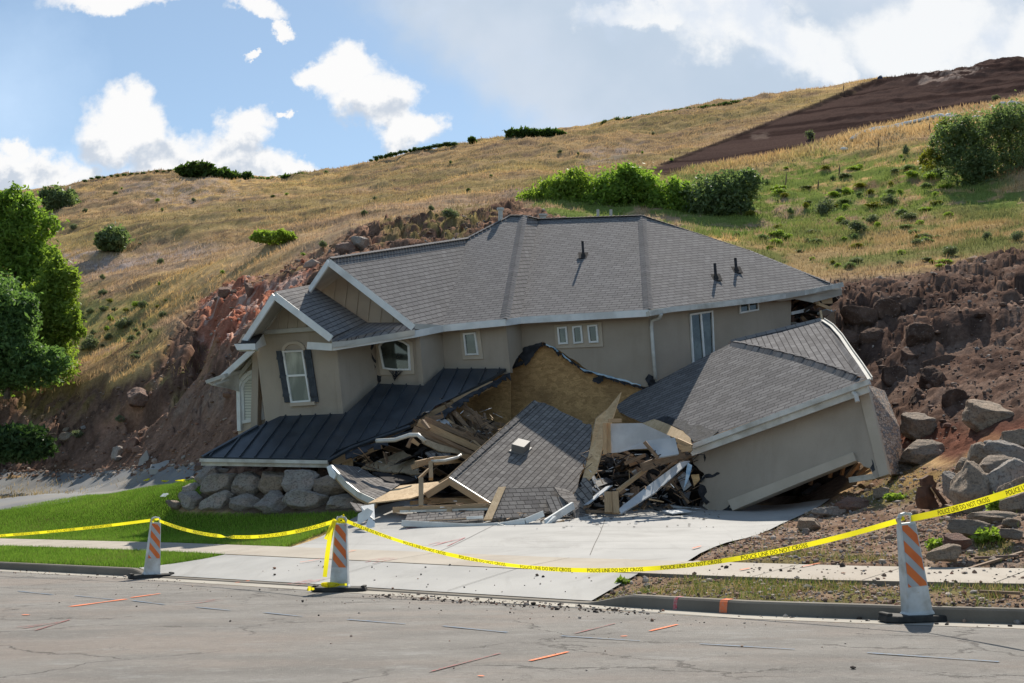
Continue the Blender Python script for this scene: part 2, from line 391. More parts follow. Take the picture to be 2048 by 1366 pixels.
def wood_fn(c1, c2, c3):
    def fn(g, b):
        uv = uv_co(g); mp = g.new('ShaderNodeMapping'); g.put(mp.inputs[0], uv); mp.inputs[3].default_value = (1, 9, 1); q = mp.outputs[0]
        oi = g.new('ShaderNodeObjectInfo').outputs['Random']; q = g.vm('ADD', q, g.vm('SCALE', (3., 7., 1.), g.m('MULTIPLY', oi, 10.)))
        c = g.mix(g.ss(g.noise(q, 5, 5, .6, .6), .3, .7), c1, c2); c = g.mix(g.m('MULTIPLY', oi, .5), c, c3)
        g.put(b.inputs['Base Color'], c); bump(g, b, g.noise(q, 12, 4), .3, .004)
    return fn
M_wood = mat('framing_lumber', (.5, .32, .16), .8, wood_fn((.56, .38, .21), (.38, .245, .13), (.30, .22, .15)))
M_wood_d = mat('weathered_lumber', (.3, .2, .12), .85, wood_fn((.34, .225, .14), (.17, .115, .075), (.11, .08, .06)))
M_felt = mat('roofing_felt', (.018, .019, .023), .7, noisy((.014, .015, .018), (.04, .042, .05), 5, 14, .6, .02, co='o'), spec=.3)
M_dark = mat('shade_and_dark_debris', (.03, .025, .022), .95, noisy((.018, .016, .015), (.05, .04, .034), 2.5, 10, .8, .05, co='o'))  # near-black: interior shade painted as colour, also dark debris
M_drywall = mat('drywall', (.5, .52, .53), .9, noisy((.44, .46, .48), (.58, .59, .60), 1.6, 20, .1, .003))
M_wrap = mat('blue_house_wrap', (.3, .45, .6), .5, noisy((.20, .34, .48), (.55, .66, .74), 4, 18, .4, .01, co='o'))
M_insul = mat('insulation', (.5, .45, .42), .95)
def stone_fn(g, b):
    uv = uv_co(g); v = g.new('ShaderNodeTexVoronoi'); g.put(v.inputs['Vector'], g.vm('MULTIPLY', uv, (1.0, 3.6, 1))); v.inputs['Scale'].default_value = 4.4
    v2 = g.new('ShaderNodeTexVoronoi', feature='DISTANCE_TO_EDGE'); g.put(v2.inputs['Vector'], g.vm('MULTIPLY', uv, (1.0, 3.6, 1))); v2.inputs['Scale'].default_value = 4.4
    sp = g.new('ShaderNodeSeparateXYZ'); g.put(sp.inputs[0], v.outputs['Color'])
    c = g.mix(sp.outputs[0], (.50, .34, .24), (.62, .50, .40)); c = g.mix(g.ss(sp.outputs[1], .6, .7), c, (.30, .27, .25))
    e = g.ss(v2.outputs['Distance'], .0, .05); c = g.mix(e, (.22, .18, .15), c); g.put(b.inputs['Base Color'], c); bump(g, b, g.m('ADD', e, g.noise(uv, 20, 4)), .9, .05)
M_stone = mat('stone_veneer', (.4, .3, .22), .9, stone_fn)
def concrete_fn(c1, c2, c3=None, joints=None):
    def fn(g, b):
        p = geo_co(g); c = g.mix(g.ss(g.noise(p, .9, 5), .3, .7), c1, c2)
        c = g.mix(g.ss(g.noise(p, 60, 3), .45, .8, 0, .25), c, (.2, .19, .18))
        c = g.mix(g.m('MULTIPLY', g.ss(g.noise(p, .35, 6, .65, 1.2), .52, .66), .35), c, c3 or (c1[0] * .6, c1[1] * .58, c1[2] * .56))
        mp = g.new('ShaderNodeMapping'); g.put(mp.inputs[0], p); mp.inputs[2].default_value = (0, 0, R(-41)); mp.inputs[3].default_value = (5, .5, 1)
        c = g.mix(g.m('MULTIPLY', g.ss(g.noise(mp.outputs[0], 1.0, 5, .6), .55, .75), .22), c, (c1[0] * .65, c1[1] * .63, c1[2] * .6))
        g.put(b.inputs['Base Color'], c); bump(g, b, g.noise(p, 90, 4, .7), .25, .004)
    return fn
M_conc = mat('concrete', (.5, .49, .46), .9, concrete_fn((.335, .328, .314), (.395, .386, .368)))
M_walk = mat('sidewalk_concrete', (.5, .47, .42), .9, concrete_fn((.34, .30, .25), (.40, .355, .295), (.28, .22, .17)))
M_curb = mat('curb_concrete', (.4, .38, .34), .9, concrete_fn((.14, .122, .10), (.19, .168, .138), (.08, .07, .056)))
M_joint = mat('joint', (.1, .095, .085), .95)
def asphalt_fn(g, b):
    p = geo_co(g)
    mp = g.new('ShaderNodeMapping'); g.put(mp.inputs[0], p); mp.inputs[2].default_value = (0, 0, R(41.5)); mp.inputs[3].default_value = (.5, .95, 1); q = mp.outputs[0]
    c = g.mix(g.ss(g.noise(q, 1.1, 7, .62), .36, .64), (.148, .137, .125), (.222, .208, .190))
    c = g.mix(g.m('MULTIPLY', g.ss(g.noise(q, .5, 5, .6), .46, .62), .55), c, (.245, .192, .158))
    c = g.mix(g.m('MULTIPLY', g.ss(g.noise(q, 2.6, 6, .7), .56, .70), .5), c, (.32, .32, .31))
    c = g.mix(g.ss(g.noise(p, 3.5, 6, .7), .42, .62, 0, .3), c, (.15, .135, .12)); c = g.mix(g.ss(g.noise(g.vm('ADD', p, (4, 4, 0)), 11, 5, .7), .5, .7, 0, .35), c, (.33, .305, .275))
    c = g.mix(g.ss(g.noise(p, 110, 3, .7), .35, .75, 0, .5), c, (.26, .25, .235)); c = g.mix(g.ss(g.noise(p, 75, 2, .7), .5, .75, 0, .45), c, (.06, .056, .052))
    # cracks
    d = g.vm('ADD', p, g.vm('SCALE', g.noise(p, 1.6, 6, .65, 0, 1), .9))
    v = g.new('ShaderNodeTexVoronoi', feature='DISTANCE_TO_EDGE'); g.put(v.inputs['Vector'], d); v.inputs['Scale'].default_value = .42
    ck = g.m('MULTIPLY', g.ss(v.outputs['Distance'], .004, .011, 1, 0), g.ss(g.noise(p, .3, 3), .42, .52))
    v3 = g.new('ShaderNodeTexVoronoi', feature='DISTANCE_TO_EDGE'); g.put(v3.inputs['Vector'], d); v3.inputs['Scale'].default_value = 1.5
    ck2 = g.m('MULTIPLY', g.ss(v3.outputs['Distance'], .006, .02, 1, 0), g.ss(g.noise(g.vm('ADD', p, (9, 3, 0)), .45, 3), .55, .62))
    c = g.mix(g.m('MULTIPLY', g.m('MAXIMUM', ck, g.m('MULTIPLY', ck2, .5)), .65), c, (.06, .053, .048))
    g.put(b.inputs['Base Color'], c); bump(g, b, g.m('SUBTRACT', g.noise(p, 80, 4, .8), g.m('MULTIPLY', ck, .8)), .9, .012)
M_asph = mat('asphalt', (.2, .19, .18), .92, asphalt_fn, spec=.25)
M_asph2 = mat('side_road_asphalt', (.2, .2, .2), .92, noisy((.16, .16, .165), (.21, .21, .208), .5, 60, .3, .006, c3=(.25, .225, .19), s3=.35))
def vcol_fn(extra=.35, nscale=14, bs=.7, bd=.05, bscale=9):
    def fn(g, b):
        a = g.new('ShaderNodeAttribute', attribute_name='col'); p = geo_co(g)
        n = g.noise(p, nscale, 6, .7); c = g.mix(g.ss(n, .3, .7, 0, extra * 1.3), a.outputs[0], g.mix(1.0, a.outputs[0], (.45, .42, .4), 'MULTIPLY'))
        c = g.mix(g.ss(g.noise(p, nscale * 2.7, 4, .7), .52, .75, 0, extra), c, g.mix(1.0, a.outputs[0], (1.7, 1.65, 1.6), 'MULTIPLY'))
        g.put(b.inputs['Base Color'], c); bump(g, b, g.noise(p, bscale, 7, .72), bs, bd)
    return fn
M_terrain = mat('hillside_soil', (.3, .2, .1), .97, vcol_fn(.55, 5, .7, .07, 5), spec=0)
M_gutterline = mat('gutter_concrete', (.4, .38, .34), .9, concrete_fn((.30, .275, .235), (.37, .34, .29), (.2, .18, .15)))
M_blade = mat('grass_blade', (.1, .2, .03), .7, None, spec=.2)
def leaf_mat(name, c1, c2, tr=.35, rough=.6):
    m = bpy.data.materials.new(name); m.use_nodes = True; g = NT(m.node_tree); b = g.n['Principled BSDF']; out = g.n['Material Output']
    a = g.new('ShaderNodeAttribute', attribute_name='v').outputs['Fac']
    c = g.mix(a, c1, c2); g.put(b.inputs['Base Color'], c); b.inputs['Roughness'].default_value = rough; b.inputs['Specular IOR Level'].default_value = .25
    t = g.new('ShaderNodeBsdfTranslucent'); g.put(t.inputs[0], g.mix(1.0, c, (1.25, 1.35, .7), 'MULTIPLY'))
    mx = g.new('ShaderNodeMixShader'); mx.inputs[0].default_value = tr
    g.l.new(b.outputs[0], mx.inputs[1]); g.l.new(t.outputs[0], mx.inputs[2]); g.l.new(mx.outputs[0], out.inputs[0]); MATS[name] = m; return m
def tuft_mat(name, tr=.3):
    m = bpy.data.materials.new(name); m.use_nodes = True; g = NT(m.node_tree); b = g.n['Principled BSDF']; out = g.n['Material Output']
    c = g.new('ShaderNodeAttribute', attribute_name='col').outputs[0]; g.put(b.inputs['Base Color'], c); b.inputs['Roughness'].default_value = .8; b.inputs['Specular IOR Level'].default_value = .1
    t = g.new('ShaderNodeBsdfTranslucent'); g.put(t.inputs[0], c); mx = g.new('ShaderNodeMixShader'); mx.inputs[0].default_value = tr
    g.l.new(b.outputs[0], mx.inputs[1]); g.l.new(t.outputs[0], mx.inputs[2]); g.l.new(mx.outputs[0], out.inputs[0]); return m
M_tuft = tuft_mat('grass_tuft', .3)
M_bark = mat('bark', (.12, .09, .065), .95, noisy((.09, .07, .05), (.16, .125, .09), 6, 20, .6, .02))
def rock_fn(c1, c2, c3):
    def fn(g, b):
        p = obj_co(g); oi = g.new('ShaderNodeObjectInfo').outputs['Random']
        c = g.mix(g.ss(g.noise(p, 1.6, 6, .6), .35, .65), c1, c2); c = g.mix(g.ss(g.noise(p, .8, 4), .45, .7), c, c3)
        c = g.mix(g.ss(g.noise(p, 9, 6, .75), .48, .62, 0, .7), c, (.085, .075, .068)); c = g.mix(g.m('MULTIPLY', oi, .4), c, g.mix(oi, (.36, .29, .22), (.19, .17, .16)))
        g.put(b.inputs['Base Color'], c); bump(g, b, g.noise(p, 4.5, 9, .75), 1.0, .12)
    return fn
M_rock = mat('boulder', (.3, .28, .26), .92, rock_fn((.54, .48, .42), (.31, .29, .27), (.62, .49, .41)))
M_rock_t = mat('tan_boulder', (.4, .32, .24), .92, rock_fn((.50, .375, .27), (.30, .225, .165), (.57, .46, .35)))
M_rock_r = mat('red_rock', (.3, .15, .1), .92, rock_fn((.30, .165, .12), (.20, .11, .085), (.38, .25, .19)))
M_rock_d = mat('dirt_clod', (.12, .08, .06), .97, rock_fn((.135, .088, .07), (.085, .056, .046), (.17, .12, .095)))
M_orange = mat('orange_sheeting', (.65, .16, .03), .45, noisy((.58, .12, .02), (.66, .16, .03), 5, 30, .05, .002), spec=.4)
M_silver = mat('silver_sheeting', (.5, .52, .54), .4, noisy((.33, .35, .37), (.42, .44, .46), 3, 30, .05, .002), spec=.4)
M_plast = mat('white_plastic', (.68, .70, .70), .45, noisy((.50, .53, .545), (.62, .64, .64), 3, 20, .08, .004, c3=(.38, .38, .36), s3=4), spec=.4)
M_rubber = mat('black_rubber', (.025, .025, .025), .8, noisy((.018, .018, .018), (.05, .047, .043), 5, 40, .4, .006))
def tape_mat():
    m = bpy.data.materials.new('yellow_tape'); m.use_nodes = True; g = NT(m.node_tree); b = g.n['Principled BSDF']; out = g.n['Material Output']; c = (.86, .78, .02, 1); b.inputs['Base Color'].default_value = c; b.inputs['Roughness'].default_value = .3
    t = g.new('ShaderNodeBsdfTranslucent'); t.inputs[0].default_value = c; mx = g.new('ShaderNodeMixShader'); mx.inputs[0].default_value = .55; g.l.new(b.outputs[0], mx.inputs[1]); g.l.new(t.outputs[0], mx.inputs[2]); g.l.new(mx.outputs[0], out.inputs[0]); return m
M_tape = tape_mat()
M_ink = mat('black_ink', (.015, .015, .012), .5)
M_pr = mat('paint_red', (.55, .06, .09), .85); M_po = mat('paint_orange', (.8, .22, .08), .85); M_pb = mat('paint_blue', (.12, .22, .34), .9)
def faded(name, c, under, lo=.42, hi=.58):
    def fn(g, b):
        p = geo_co(g); g.put(b.inputs['Base Color'], g.mix(g.ss(g.noise(p, 22, 5, .75), lo, hi), under, c))
    return mat(name, c, .9, fn)
M_pr = faded('paint_red', (.50, .08, .10), (.40, .30, .28), .35, .6); M_po = faded('paint_orange', (.80, .20, .08), (.5, .3, .22), .3, .55)
M_pb = faded('paint_blue', (.12, .20, .31), (.20, .20, .195), .38, .62); M_prr = faded('paint_red_on_road', (.34, .08, .08), (.19, .16, .14), .4, .62)

# ------------------------------------------------------------------ the lie of the land
E1 = np.array([4.973, 11.9, .1527]); SA = np.array([-.74815, .66353, -.02316]); SB = np.array([.66353, .74815])
OFS, OFT = [-12, 0, 1.25, 3, 6.65, 12, 17, 30], [.3, .1, -.2, -.5, -.35, -.1, .02, .0]
def st_of(x, y):
    dx, dy = x - E1[0], y - E1[1]; s = dx * SA[0] + dy * SA[1]; t = dx * SB[0] + dy * SB[1]
    return s, t - np.interp(s, OFS, OFT)
def xy_of(s, t):
    t = t + np.interp(s, OFS, OFT); return E1[0] + SA[0] * s + SB[0] * t, E1[1] + SA[1] * s + SB[1] * t
APR = (4.65, 5.5, 16.1, 16.9)      # the apron: where the kerb drops and rises again
def curb_h(s):
    return .15 - .125 * sstep(s, APR[0], APR[1]) * (1 - sstep(s, APR[2], APR[3]))
T_CURB0, T_CURB1, T_SW0, T_SW1 = .42, .58, 2.15, 3.45
def prof(s, t):
    """street cross-section, metres above the gutter line"""
    s = np.asarray(s, float); t = np.asarray(t, float)
    z0 = E1[2] + SA[2] * s; c = curb_h(s); swf = np.interp(s, [0, 4, 8.4, 20, 30], [.27, .27, .27, .37, .4])
    r = np.where(t < T_CURB0, np.clip(-t, 0, 8) * .012, 0)
    u1 = (t - T_CURB0) / (T_CURB1 - T_CURB0); r = np.where((t >= T_CURB0) & (t < T_CURB1), c * np.clip(u1, 0, 1), r)
    u2 = (t - T_CURB1) / (T_SW0 - T_CURB1); r = np.where((t >= T_CURB1) & (t < T_SW0), c + (swf - c) * u2, r)
    r = np.where(t >= T_SW0, swf + (t - T_SW0) * .075, r)
    return z0 + r
CTRL = [
 # lawn, side road, pad of the house
 (0, 1020, 40), (150, 1000, 39.5), (300, 974, 38.5), (400, 960, 37), (100, 985, 43), (0, 962, 52), (200, 959, 47.5), (300, 958, 43.5), (400, 953, 40), (-300, 1000, 46), (-300, 963, 56), (-800, 980, 52),
 (200, 1050, 33.5), (350, 1030, 32), (550, 1022, 30.6), (700, 1020, 29.3), (420, 950, 33.2), (550, 948, 32.4), (650, 950, 31.6), (500, 920, 36),
 (760, 1030, 28.5), (900, 1040, 27.6), (900, 1005, 31), (1100, 1035, 27.4), (1100, 990, 32), (1250, 1030, 27.8), (1440, 1022, 28.3), (1600, 1010, 28.6), (1600, 985, 31), (1300, 985, 33),
 (800, 960, 35), (1100, 950, 37), (1400, 940, 37),
 # right yard and the toe of the slope
 (1700, 1000, 26.5), (1800, 960, 26), (1880, 1000, 22.5), (1960, 1040, 18.5), (2048, 1090, 15.2), (2048, 1000, 19.5), (1800, 1060, 21), (1500, 1085, 20.5), (1650, 1060, 22.5), (2300, 1000, 16), (2300, 1100, 12.8), (2700, 1000, 13),
 (1850, 905, 28), (2048, 900, 23.5), (1800, 830, 31), (1980, 800, 28.5), (2048, 720, 31), (1800, 720, 35.5), (1700, 640, 39.5), (1650, 600, 42), (2300, 800, 24), (2300, 600, 33), (2700, 700, 24),
 (1750, 560, 44), (1900, 530, 45), (2048, 505, 46), (1600, 560, 47), (1550, 530, 52), (1700, 500, 55), (2048, 440, 56), (1480, 480, 62), (1800, 420, 70), (2048, 340, 76), (1600, 400, 78), (1450, 420, 76), (1300, 440, 68),
 (2000, 230, 110), (1850, 300, 92), (1700, 290, 102), (1500, 350, 92), (1350, 345, 98), (1200, 380, 82), (2400, 300, 75), (2400, 150, 120),
 (1300, 330, 112), (1500, 250, 138), (1700, 175, 160), (1100, 330, 118), (1000, 400, 80), (850, 440, 66), (1000, 450, 58),
 # hill behind and left
 (700, 480, 62), (600, 520, 60), (500, 560, 57), (850, 490, 52), (430, 590, 62), (380, 640, 58), (330, 720, 54), (400, 700, 50), (450, 640, 52), (250, 760, 54), (250, 860, 51), (400, 860, 43.6), (100, 880, 55), (0, 860, 59), (-300, 900, 61),
 (450, 760, 45), (500, 700, 44), (560, 600, 50), (640, 540, 52), (900, 700, 42), (1200, 700, 43), (1500, 700, 42), (1000, 560, 46), (1300, 560, 48),
 (100, 800, 60), (0, 790, 62), (-300, 850, 65), (200, 720, 66), (100, 720, 72), (300, 650, 70), (200, 640, 78), (400, 560, 74), (200, 560, 92), (500, 490, 84), (300, 500, 100), (200, 480, 110), (550, 470, 92), (700, 430, 92), (400, 430, 120), (250, 420, 132), (600, 400, 125), (800, 380, 112), (1000, 340, 118), (-300, 700, 85), (-300, 560, 120), (0, 560, 105), (0, 450, 145),
]
RIDGE = [(-600, 400, 175), (-300, 395, 175), (60, 386, 175), (140, 373, 172), (200, 354, 170), (260, 343, 168), (330, 340, 165), (400, 347, 163), (480, 362, 162), (560, 366, 162), (620, 350, 162), (700, 336, 163), (745, 322, 163), (850, 300, 164), (950, 287, 165), (1010, 281, 166), (1130, 268, 168), (1200, 252, 170), (1350, 226, 173), (1500, 203, 176), (1560, 191, 178), (1640, 176, 178), (1700, 165, 178), (1760, 154, 178), (1850, 152, 180), (1900, 146, 180), (1960, 135, 181), (2010, 119, 182), (2060, 118, 182), (2200, 105, 182), (2500, 80, 180)]
def _tps():
    X, Z = [], []
    for (u, v, Y) in CTRL + RIDGE:
        x, z = sxz(u, v); X.append((x * 3.2, math.log(Y) * 3.0)); Z.append(z)
    for (u, v, Y) in RIDGE:
        for k, dv in ((1.3, 38), (1.7, 100), (2.4, 180)):
            x, z = sxz(u, v + dv); X.append((x * 3.2, math.log(Y * k) * 3.0)); Z.append(z)
    for s in (-6, -2, 2, 6, 10, 14, 18, 22, 27):
        for t in (-9, -4, 0, 3.4):
            x, y = xy_of(s, t); z = float(prof(s, t))
            if y > 4: X.append((x / y * 3.2, math.log(y) * 3.0)); Z.append((z - ZC) / y)
    X = np.array(X); Z = np.array(Z); n = len(X)
    d = np.hypot(X[:, None, 0] - X[None, :, 0], X[:, None, 1] - X[None, :, 1])
    K = np.where(d > 0, d * d * np.log(np.maximum(d, 1e-9)), 0) + np.eye(n) * 1.2e-3
    Pm = np.c_[np.ones(n), X]; A = np.zeros((n + 3, n + 3)); A[:n, :n] = K; A[:n, n:] = Pm; A[n:, :n] = Pm.T
    w = np.linalg.solve(A, np.r_[Z, 0, 0, 0]); return X, w
_TX, _TW = _tps()
def tps(sx, ly):
    a = np.asarray(sx).ravel() * 3.2; b = np.asarray(ly).ravel() * 3.0; out = np.empty(len(a)); n = len(_TX)
    for i in range(0, len(a), 20000):
        A, B = a[i:i + 20000, None], b[i:i + 20000, None]; d2 = (A - _TX[:, 0]) ** 2 + (B - _TX[:, 1]) ** 2
        out[i:i + 20000] = (.5 * d2 * np.log(np.maximum(d2, 1e-12))) @ _TW[:n] + _TW[n] + A[:, 0] * _TW[n + 1] + B[:, 0] * _TW[n + 2]
    return out.reshape(np.shape(sx))
def H(x, y):
    x = np.asarray(x, float); y = np.asarray(y, float); s, t = st_of(x, y)
    yy = np.maximum(y, 6.0); zt = ZC + yy * tps(np.clip(x / yy, -1.3, 1.3), np.log(yy))
    zb = prof(s, np.minimum(t, 9)); k = sstep(t, 3.4, 6.4)
    far = sstep(s, -14, -6)                     # far along the street, out of frame, the ground eases back to level
    return zb * (1 - k) + zt * k
def ground_at(u, v, y0=7.0, y1=260.0):
    x, z = sxz(u, v); Y = np.exp(np.linspace(math.log(y0), math.log(y1), 900)); h = H(x * Y, Y) - (ZC + z * Y)
    i = np.argmax(h > 0)
    if not (h > 0).any(): return Vector((x * 60, 60, float(H(x * 60, 60))))
    if i == 0: y = Y[0]
    else: y = Y[i - 1] + (Y[i] - Y[i - 1]) * (0 - h[i - 1]) / (h[i] - h[i - 1])
    return Vector((x * y, y, ZC + z * y))

def in_poly(u, v, pg):
    r = np.zeros(u.shape, bool); n = len(pg)
    for i in range(n):
        (x1, y1), (x2, y2) = pg[i], pg[(i + 1) % n]
        c = ((y1 > v) != (y2 > v)); xi = (x2 - x1) * (v - y1) / ((y2 - y1) if y2 != y1 else 1e-9) + x1
        r ^= c & (u < xi)
    return r
def pdist(u, v, pg):
    d = np.full(u.shape, 1e9); n = len(pg)
    for i in range(n):
        (x1, y1), (x2, y2) = pg[i], pg[(i + 1) % n]; dx, dy = x2 - x1, y2 - y1; L = dx * dx + dy * dy + 1e-9
        t = np.clip(((u - x1) * dx + (v - y1) * dy) / L, 0, 1); d = np.minimum(d, np.hypot(u - x1 - t * dx, v - y1 - t * dy))
    return np.where(in_poly(u, v, pg), d, -d)
def zone(u, v, pg, soft): return sstep(pdist(u, v, pg), -soft, soft)

# regions of the slope, outlined on the ground as the survey of the picture gives them
Z_SCAR = [(1290, 342), (1340, 322), (1420, 292), (1500, 260), (1590, 225), (1660, 196), (1725, 168), (1765, 157), (1810, 150), (1900, 143), (1990, 120), (2100, 112), (2300, 95), (3000, 40), (3000, 120), (2300, 170), (2060, 182), (1990, 202), (1920, 212), (1850, 228), (1780, 248), (1700, 262), (1640, 285), (1560, 305), (1480, 318), (1400, 332), (1330, 350)]
Z_DIRT_R = [(1560, 640), (1660, 560), (1730, 553), (1800, 548), (1900, 525), (1980, 515), (2060, 500), (2400, 470), (3200, 430), (3200, 960), (2400, 930), (2060, 880), (1960, 870), (1920, 930), (1870, 915), (1800, 905), (1740, 930), (1500, 960), (1200, 960), (1200, 640)]
Z_YARD = [(1270, 1165), (1400, 1108), (1560, 1050), (1650, 1010), (1770, 940), (1900, 930), (2060, 880), (2600, 900), (3200, 960), (3200, 1500), (1900, 1260), (1270, 1200)]
Z_SLIDE = [(-300, 830), (0, 800), (80, 790), (160, 790), (240, 768), (300, 735), (335, 690), (370, 632), (420, 590), (470, 566), (540, 548), (610, 530), (660, 495), (700, 466), (760, 452), (850, 448), (905, 432), (960, 425), (1000, 402), (1060, 415), (1300, 480), (1500, 520), (1600, 560), (1600, 700), (1000, 960), (480, 962), (0, 962), (-300, 970)]
Z_RED = [(395, 605), (455, 572), (560, 560), (640, 520), (600, 580), (520, 650), (470, 690), (400, 700), (410, 660)]
Z_RED2 = [(190, 850), (250, 800), (330, 765), (420, 700), (470, 690), (450, 730), (360, 800), (260, 850), (170, 880)]
Z_LAWN = [(-400, 1030), (0, 1021), (100, 1003), (200, 988), (330, 972), (400, 958), (420, 975), (370, 1010), (340, 1015), (360, 1026), (560, 1030), (720, 1024), (740, 1022), (700, 1040), (555, 1099), (200, 1086), (0, 1079), (-500, 1060)]
Z_GREEN = [(1000, 450), (1080, 370), (1300, 350), (1350, 350), (1500, 345), (1640, 300), (1760, 330), (1850, 300), (1900, 340), (2060, 380), (2060, 460), (1900, 440), (1700, 460), (1560, 520), (1480, 500), (1300, 500)]

def strip_tip(t): return 16.2 + (1 - (t - T_CURB1) / (T_SW0 - T_CURB1)) * .6
def terrain_fields(x, y, z):
    """albedo and roughness of the ground at each point"""
    u, v = proj(x, y, z); n1 = fbm(x * .35, y * .35, o=4, seed=3) - .5; n2 = fbm(x * 1.1, y * 1.1, o=4, seed=9) - .5; n3 = fbm(x * .07, y * .12, o=4, seed=21) - .5
    nf = fbm(x * 3.3, y * 3.3, o=3, seed=31) - .5
    uu = u + n1 * 60 + n2 * 30; vv = v + (fbm(x * .4, y * .4, o=4, seed=5) - .5) * 42 + nf * 12
    C = np.zeros((len(x), 3))
    def mixc(c, m): C[:] = C * (1 - m[:, None]) + np.array(c) * m[:, None]
    one = np.ones(len(x)); mixc((.33, .225, .10), one)
    mixc((.40, .275, .105), sstep(n3, .02, .14)); mixc((.25, .18, .085), sstep(-n3, .03, .14) * .7)
    mixc((.24, .17, .11), sstep(n1, .04, .2) * .55)                                # barer soil
    band = fbm(x * .02 + 5, z * .35, o=4, seed=41) - .5; mixc((.17, .15, .055), sstep(band, .06, .18) * .55); mixc((.27, .20, .14), sstep(-band, .06, .18) * .55)
    mixc((.13, .095, .06), sstep(nf + n2 * .6, .16, .3) * .5)
    str_ = fbm(x * .12, y * .9 + z * 1.2, o=4, seed=43) - .5; mixc((.15, .105, .062), sstep(str_, .05, .17) * .6); mixc((.42, .30, .14), sstep(-str_, .08, .18) * .35)
    pale = zone(uu, vv, [(120, 510), (300, 500), (420, 480), (430, 500), (300, 530), (130, 540)], 14) + zone(uu, vv, [(240, 370), (450, 350), (520, 400), (300, 410)], 20) * .6 + zone(uu, vv, [(1180, 300), (1300, 285), (1290, 310), (1170, 330)], 12) * .6
    mixc((.30, .25, .20), np.clip(pale, 0, 1) * sstep(n2, -.12, .12) * .8)
    mixc((.36, .255, .108), zone(uu, vv, [(1350, 345), (1500, 322), (1640, 290), (1700, 265), (1850, 232), (2060, 190), (2400, 190), (2400, 300), (1900, 262), (1700, 300), (1600, 330), (1440, 352)], 12) * .85)
    g = zone(uu, vv, Z_GREEN, 25); mixc((.115, .155, .035), g * sstep(n1 + n2, -.24, .02) * .95)
    g2 = zone(uu, vv, [(1480, 500), (1600, 440), (2060, 420), (2060, 500), (1700, 545), (1600, 560)], 18); mixc((.24, .175, .075), g2 * .8); mixc((.10, .12, .035), g2 * sstep(n1, -.06, .1) * .85)
    g3 = zone(uu, vv, [(1470, 380), (1560, 330), (1760, 320), (1880, 360), (1900, 420), (1700, 470), (1560, 500), (1480, 470)], 22); mixc((.13, .165, .035), g3 * sstep(nf + n2, -.22, .06) * .75)
    mixc((.12, .135, .04), zone(uu, vv, [(-300, 560), (160, 560), (190, 640), (120, 760), (0, 790), (-300, 800)], 25) * .7)
    mixc((.19, .20, .06), zone(uu, vv, [(150, 590), (300, 600), (330, 690), (200, 720)], 20) * sstep(n2, -.1, .15) * .6)
    scar = zone(u + n1 * 10, v + n2 * 10, Z_SCAR, 3); mixc((.095, .064, .056), scar); edge = sstep(pdist(u, v, Z_SCAR), -3.5, -.5) * (1 - sstep(pdist(u, v, Z_SCAR), 1.5, 4)) * (v < 345 - (u - 1290) * .26 - 8); mixc((.035, .026, .022), edge * .9)  # the headscarp's shade painted as a dark line along the upper rim
    st = fbm(x * .03, z * 1.0, o=4, seed=51) - .5; mixc((.045, .029, .026), scar * sstep(st, .0, .14) * .75); mixc((.12, .08, .068), scar * sstep(-st, .04, .16) * .6)
    mixc((.36, .28, .24), zone(uu, vv, [(1800, 153), (1900, 148), (1960, 140), (1940, 152), (1850, 160)], 3) * .9)
    mixc((.30, .23, .19), zone(u + nf * 16, v + n2 * 14, [(1500, 268), (1535, 262), (1535, 274), (1510, 276)], 5) * .5)
    C *= (1.62 * (1 - scar) + 1.0 * scar)[:, None] * (1 - .1 * (1 - scar)[:, None] * np.array([.1, .2, -1.3]))
    dr = zone(uu, vv, Z_DIRT_R, 9); mixc((.165, .108, .084), dr); mixc((.24, .17, .135), dr * sstep(n2, .02, .16) * .7); mixc((.062, .043, .038), dr * sstep(-n2, .04, .16) * .6)
    mixc((.19, .085, .06), zone(uu, vv, [(1780, 850), (1950, 860), (2060, 840), (2060, 880), (1900, 930), (1760, 900)], 16) * .8)
    sl = zone(uu, vv, Z_SLIDE, 9); mixc((.235, .145, .105), sl); mixc((.32, .205, .15), sl * sstep(n2, .0, .14) * .75); mixc((.11, .07, .053), sl * sstep(-n2, .04, .16) * .6)
    mixc((.30, .19, .14), sl * sstep(nf, .1, .2) * .45)
    gr = zone(uu, vv, [(230, 830), (330, 760), (420, 720), (500, 720), (470, 800), (380, 840), (280, 860)], 25) * sstep(n2, -.05, .1); mixc((.30, .245, .20), gr * .55)
    tan = zone(uu, vv, [(-300, 800), (0, 790), (160, 760), (260, 750), (380, 770), (330, 840), (200, 850), (0, 830)], 18); mixc((.26, .185, .075), tan * sstep(n2 + n1 * .5, -.02, .14) * .8)
    mixc((.30, .24, .09), zone(uu, vv, [(330, 740), (400, 690), (440, 690), (400, 760), (340, 780)], 10) * .8)
    mixc((.22, .19, .075), zone(uu, vv, [(760, 440), (1000, 400), (1000, 440), (900, 490), (760, 480)], 14) * sstep(n2, -.06, .1) * .8)
    rd = zone(uu, vv, Z_RED, 12); mixc((.48, .20, .13), rd * .9); mixc((.62, .46, .39), rd * sstep(fbm((x - y * .6) * 1.4, z * .8, o=4, seed=61) - .5, .03, .12) * .85); mixc((.32, .11, .07), rd * sstep(nf, .06, .2) * .7)
    mixc((.40, .22, .155), zone(uu, vv, Z_RED2, 11) * .75 * sstep(n2, -.1, .1))
    pad = zone(uu, vv, [(405, 955), (760, 940), (1740, 930), (1660, 1012), (735, 1025), (560, 1035), (400, 1015)], 8); mixc((.16, .12, .09), pad)
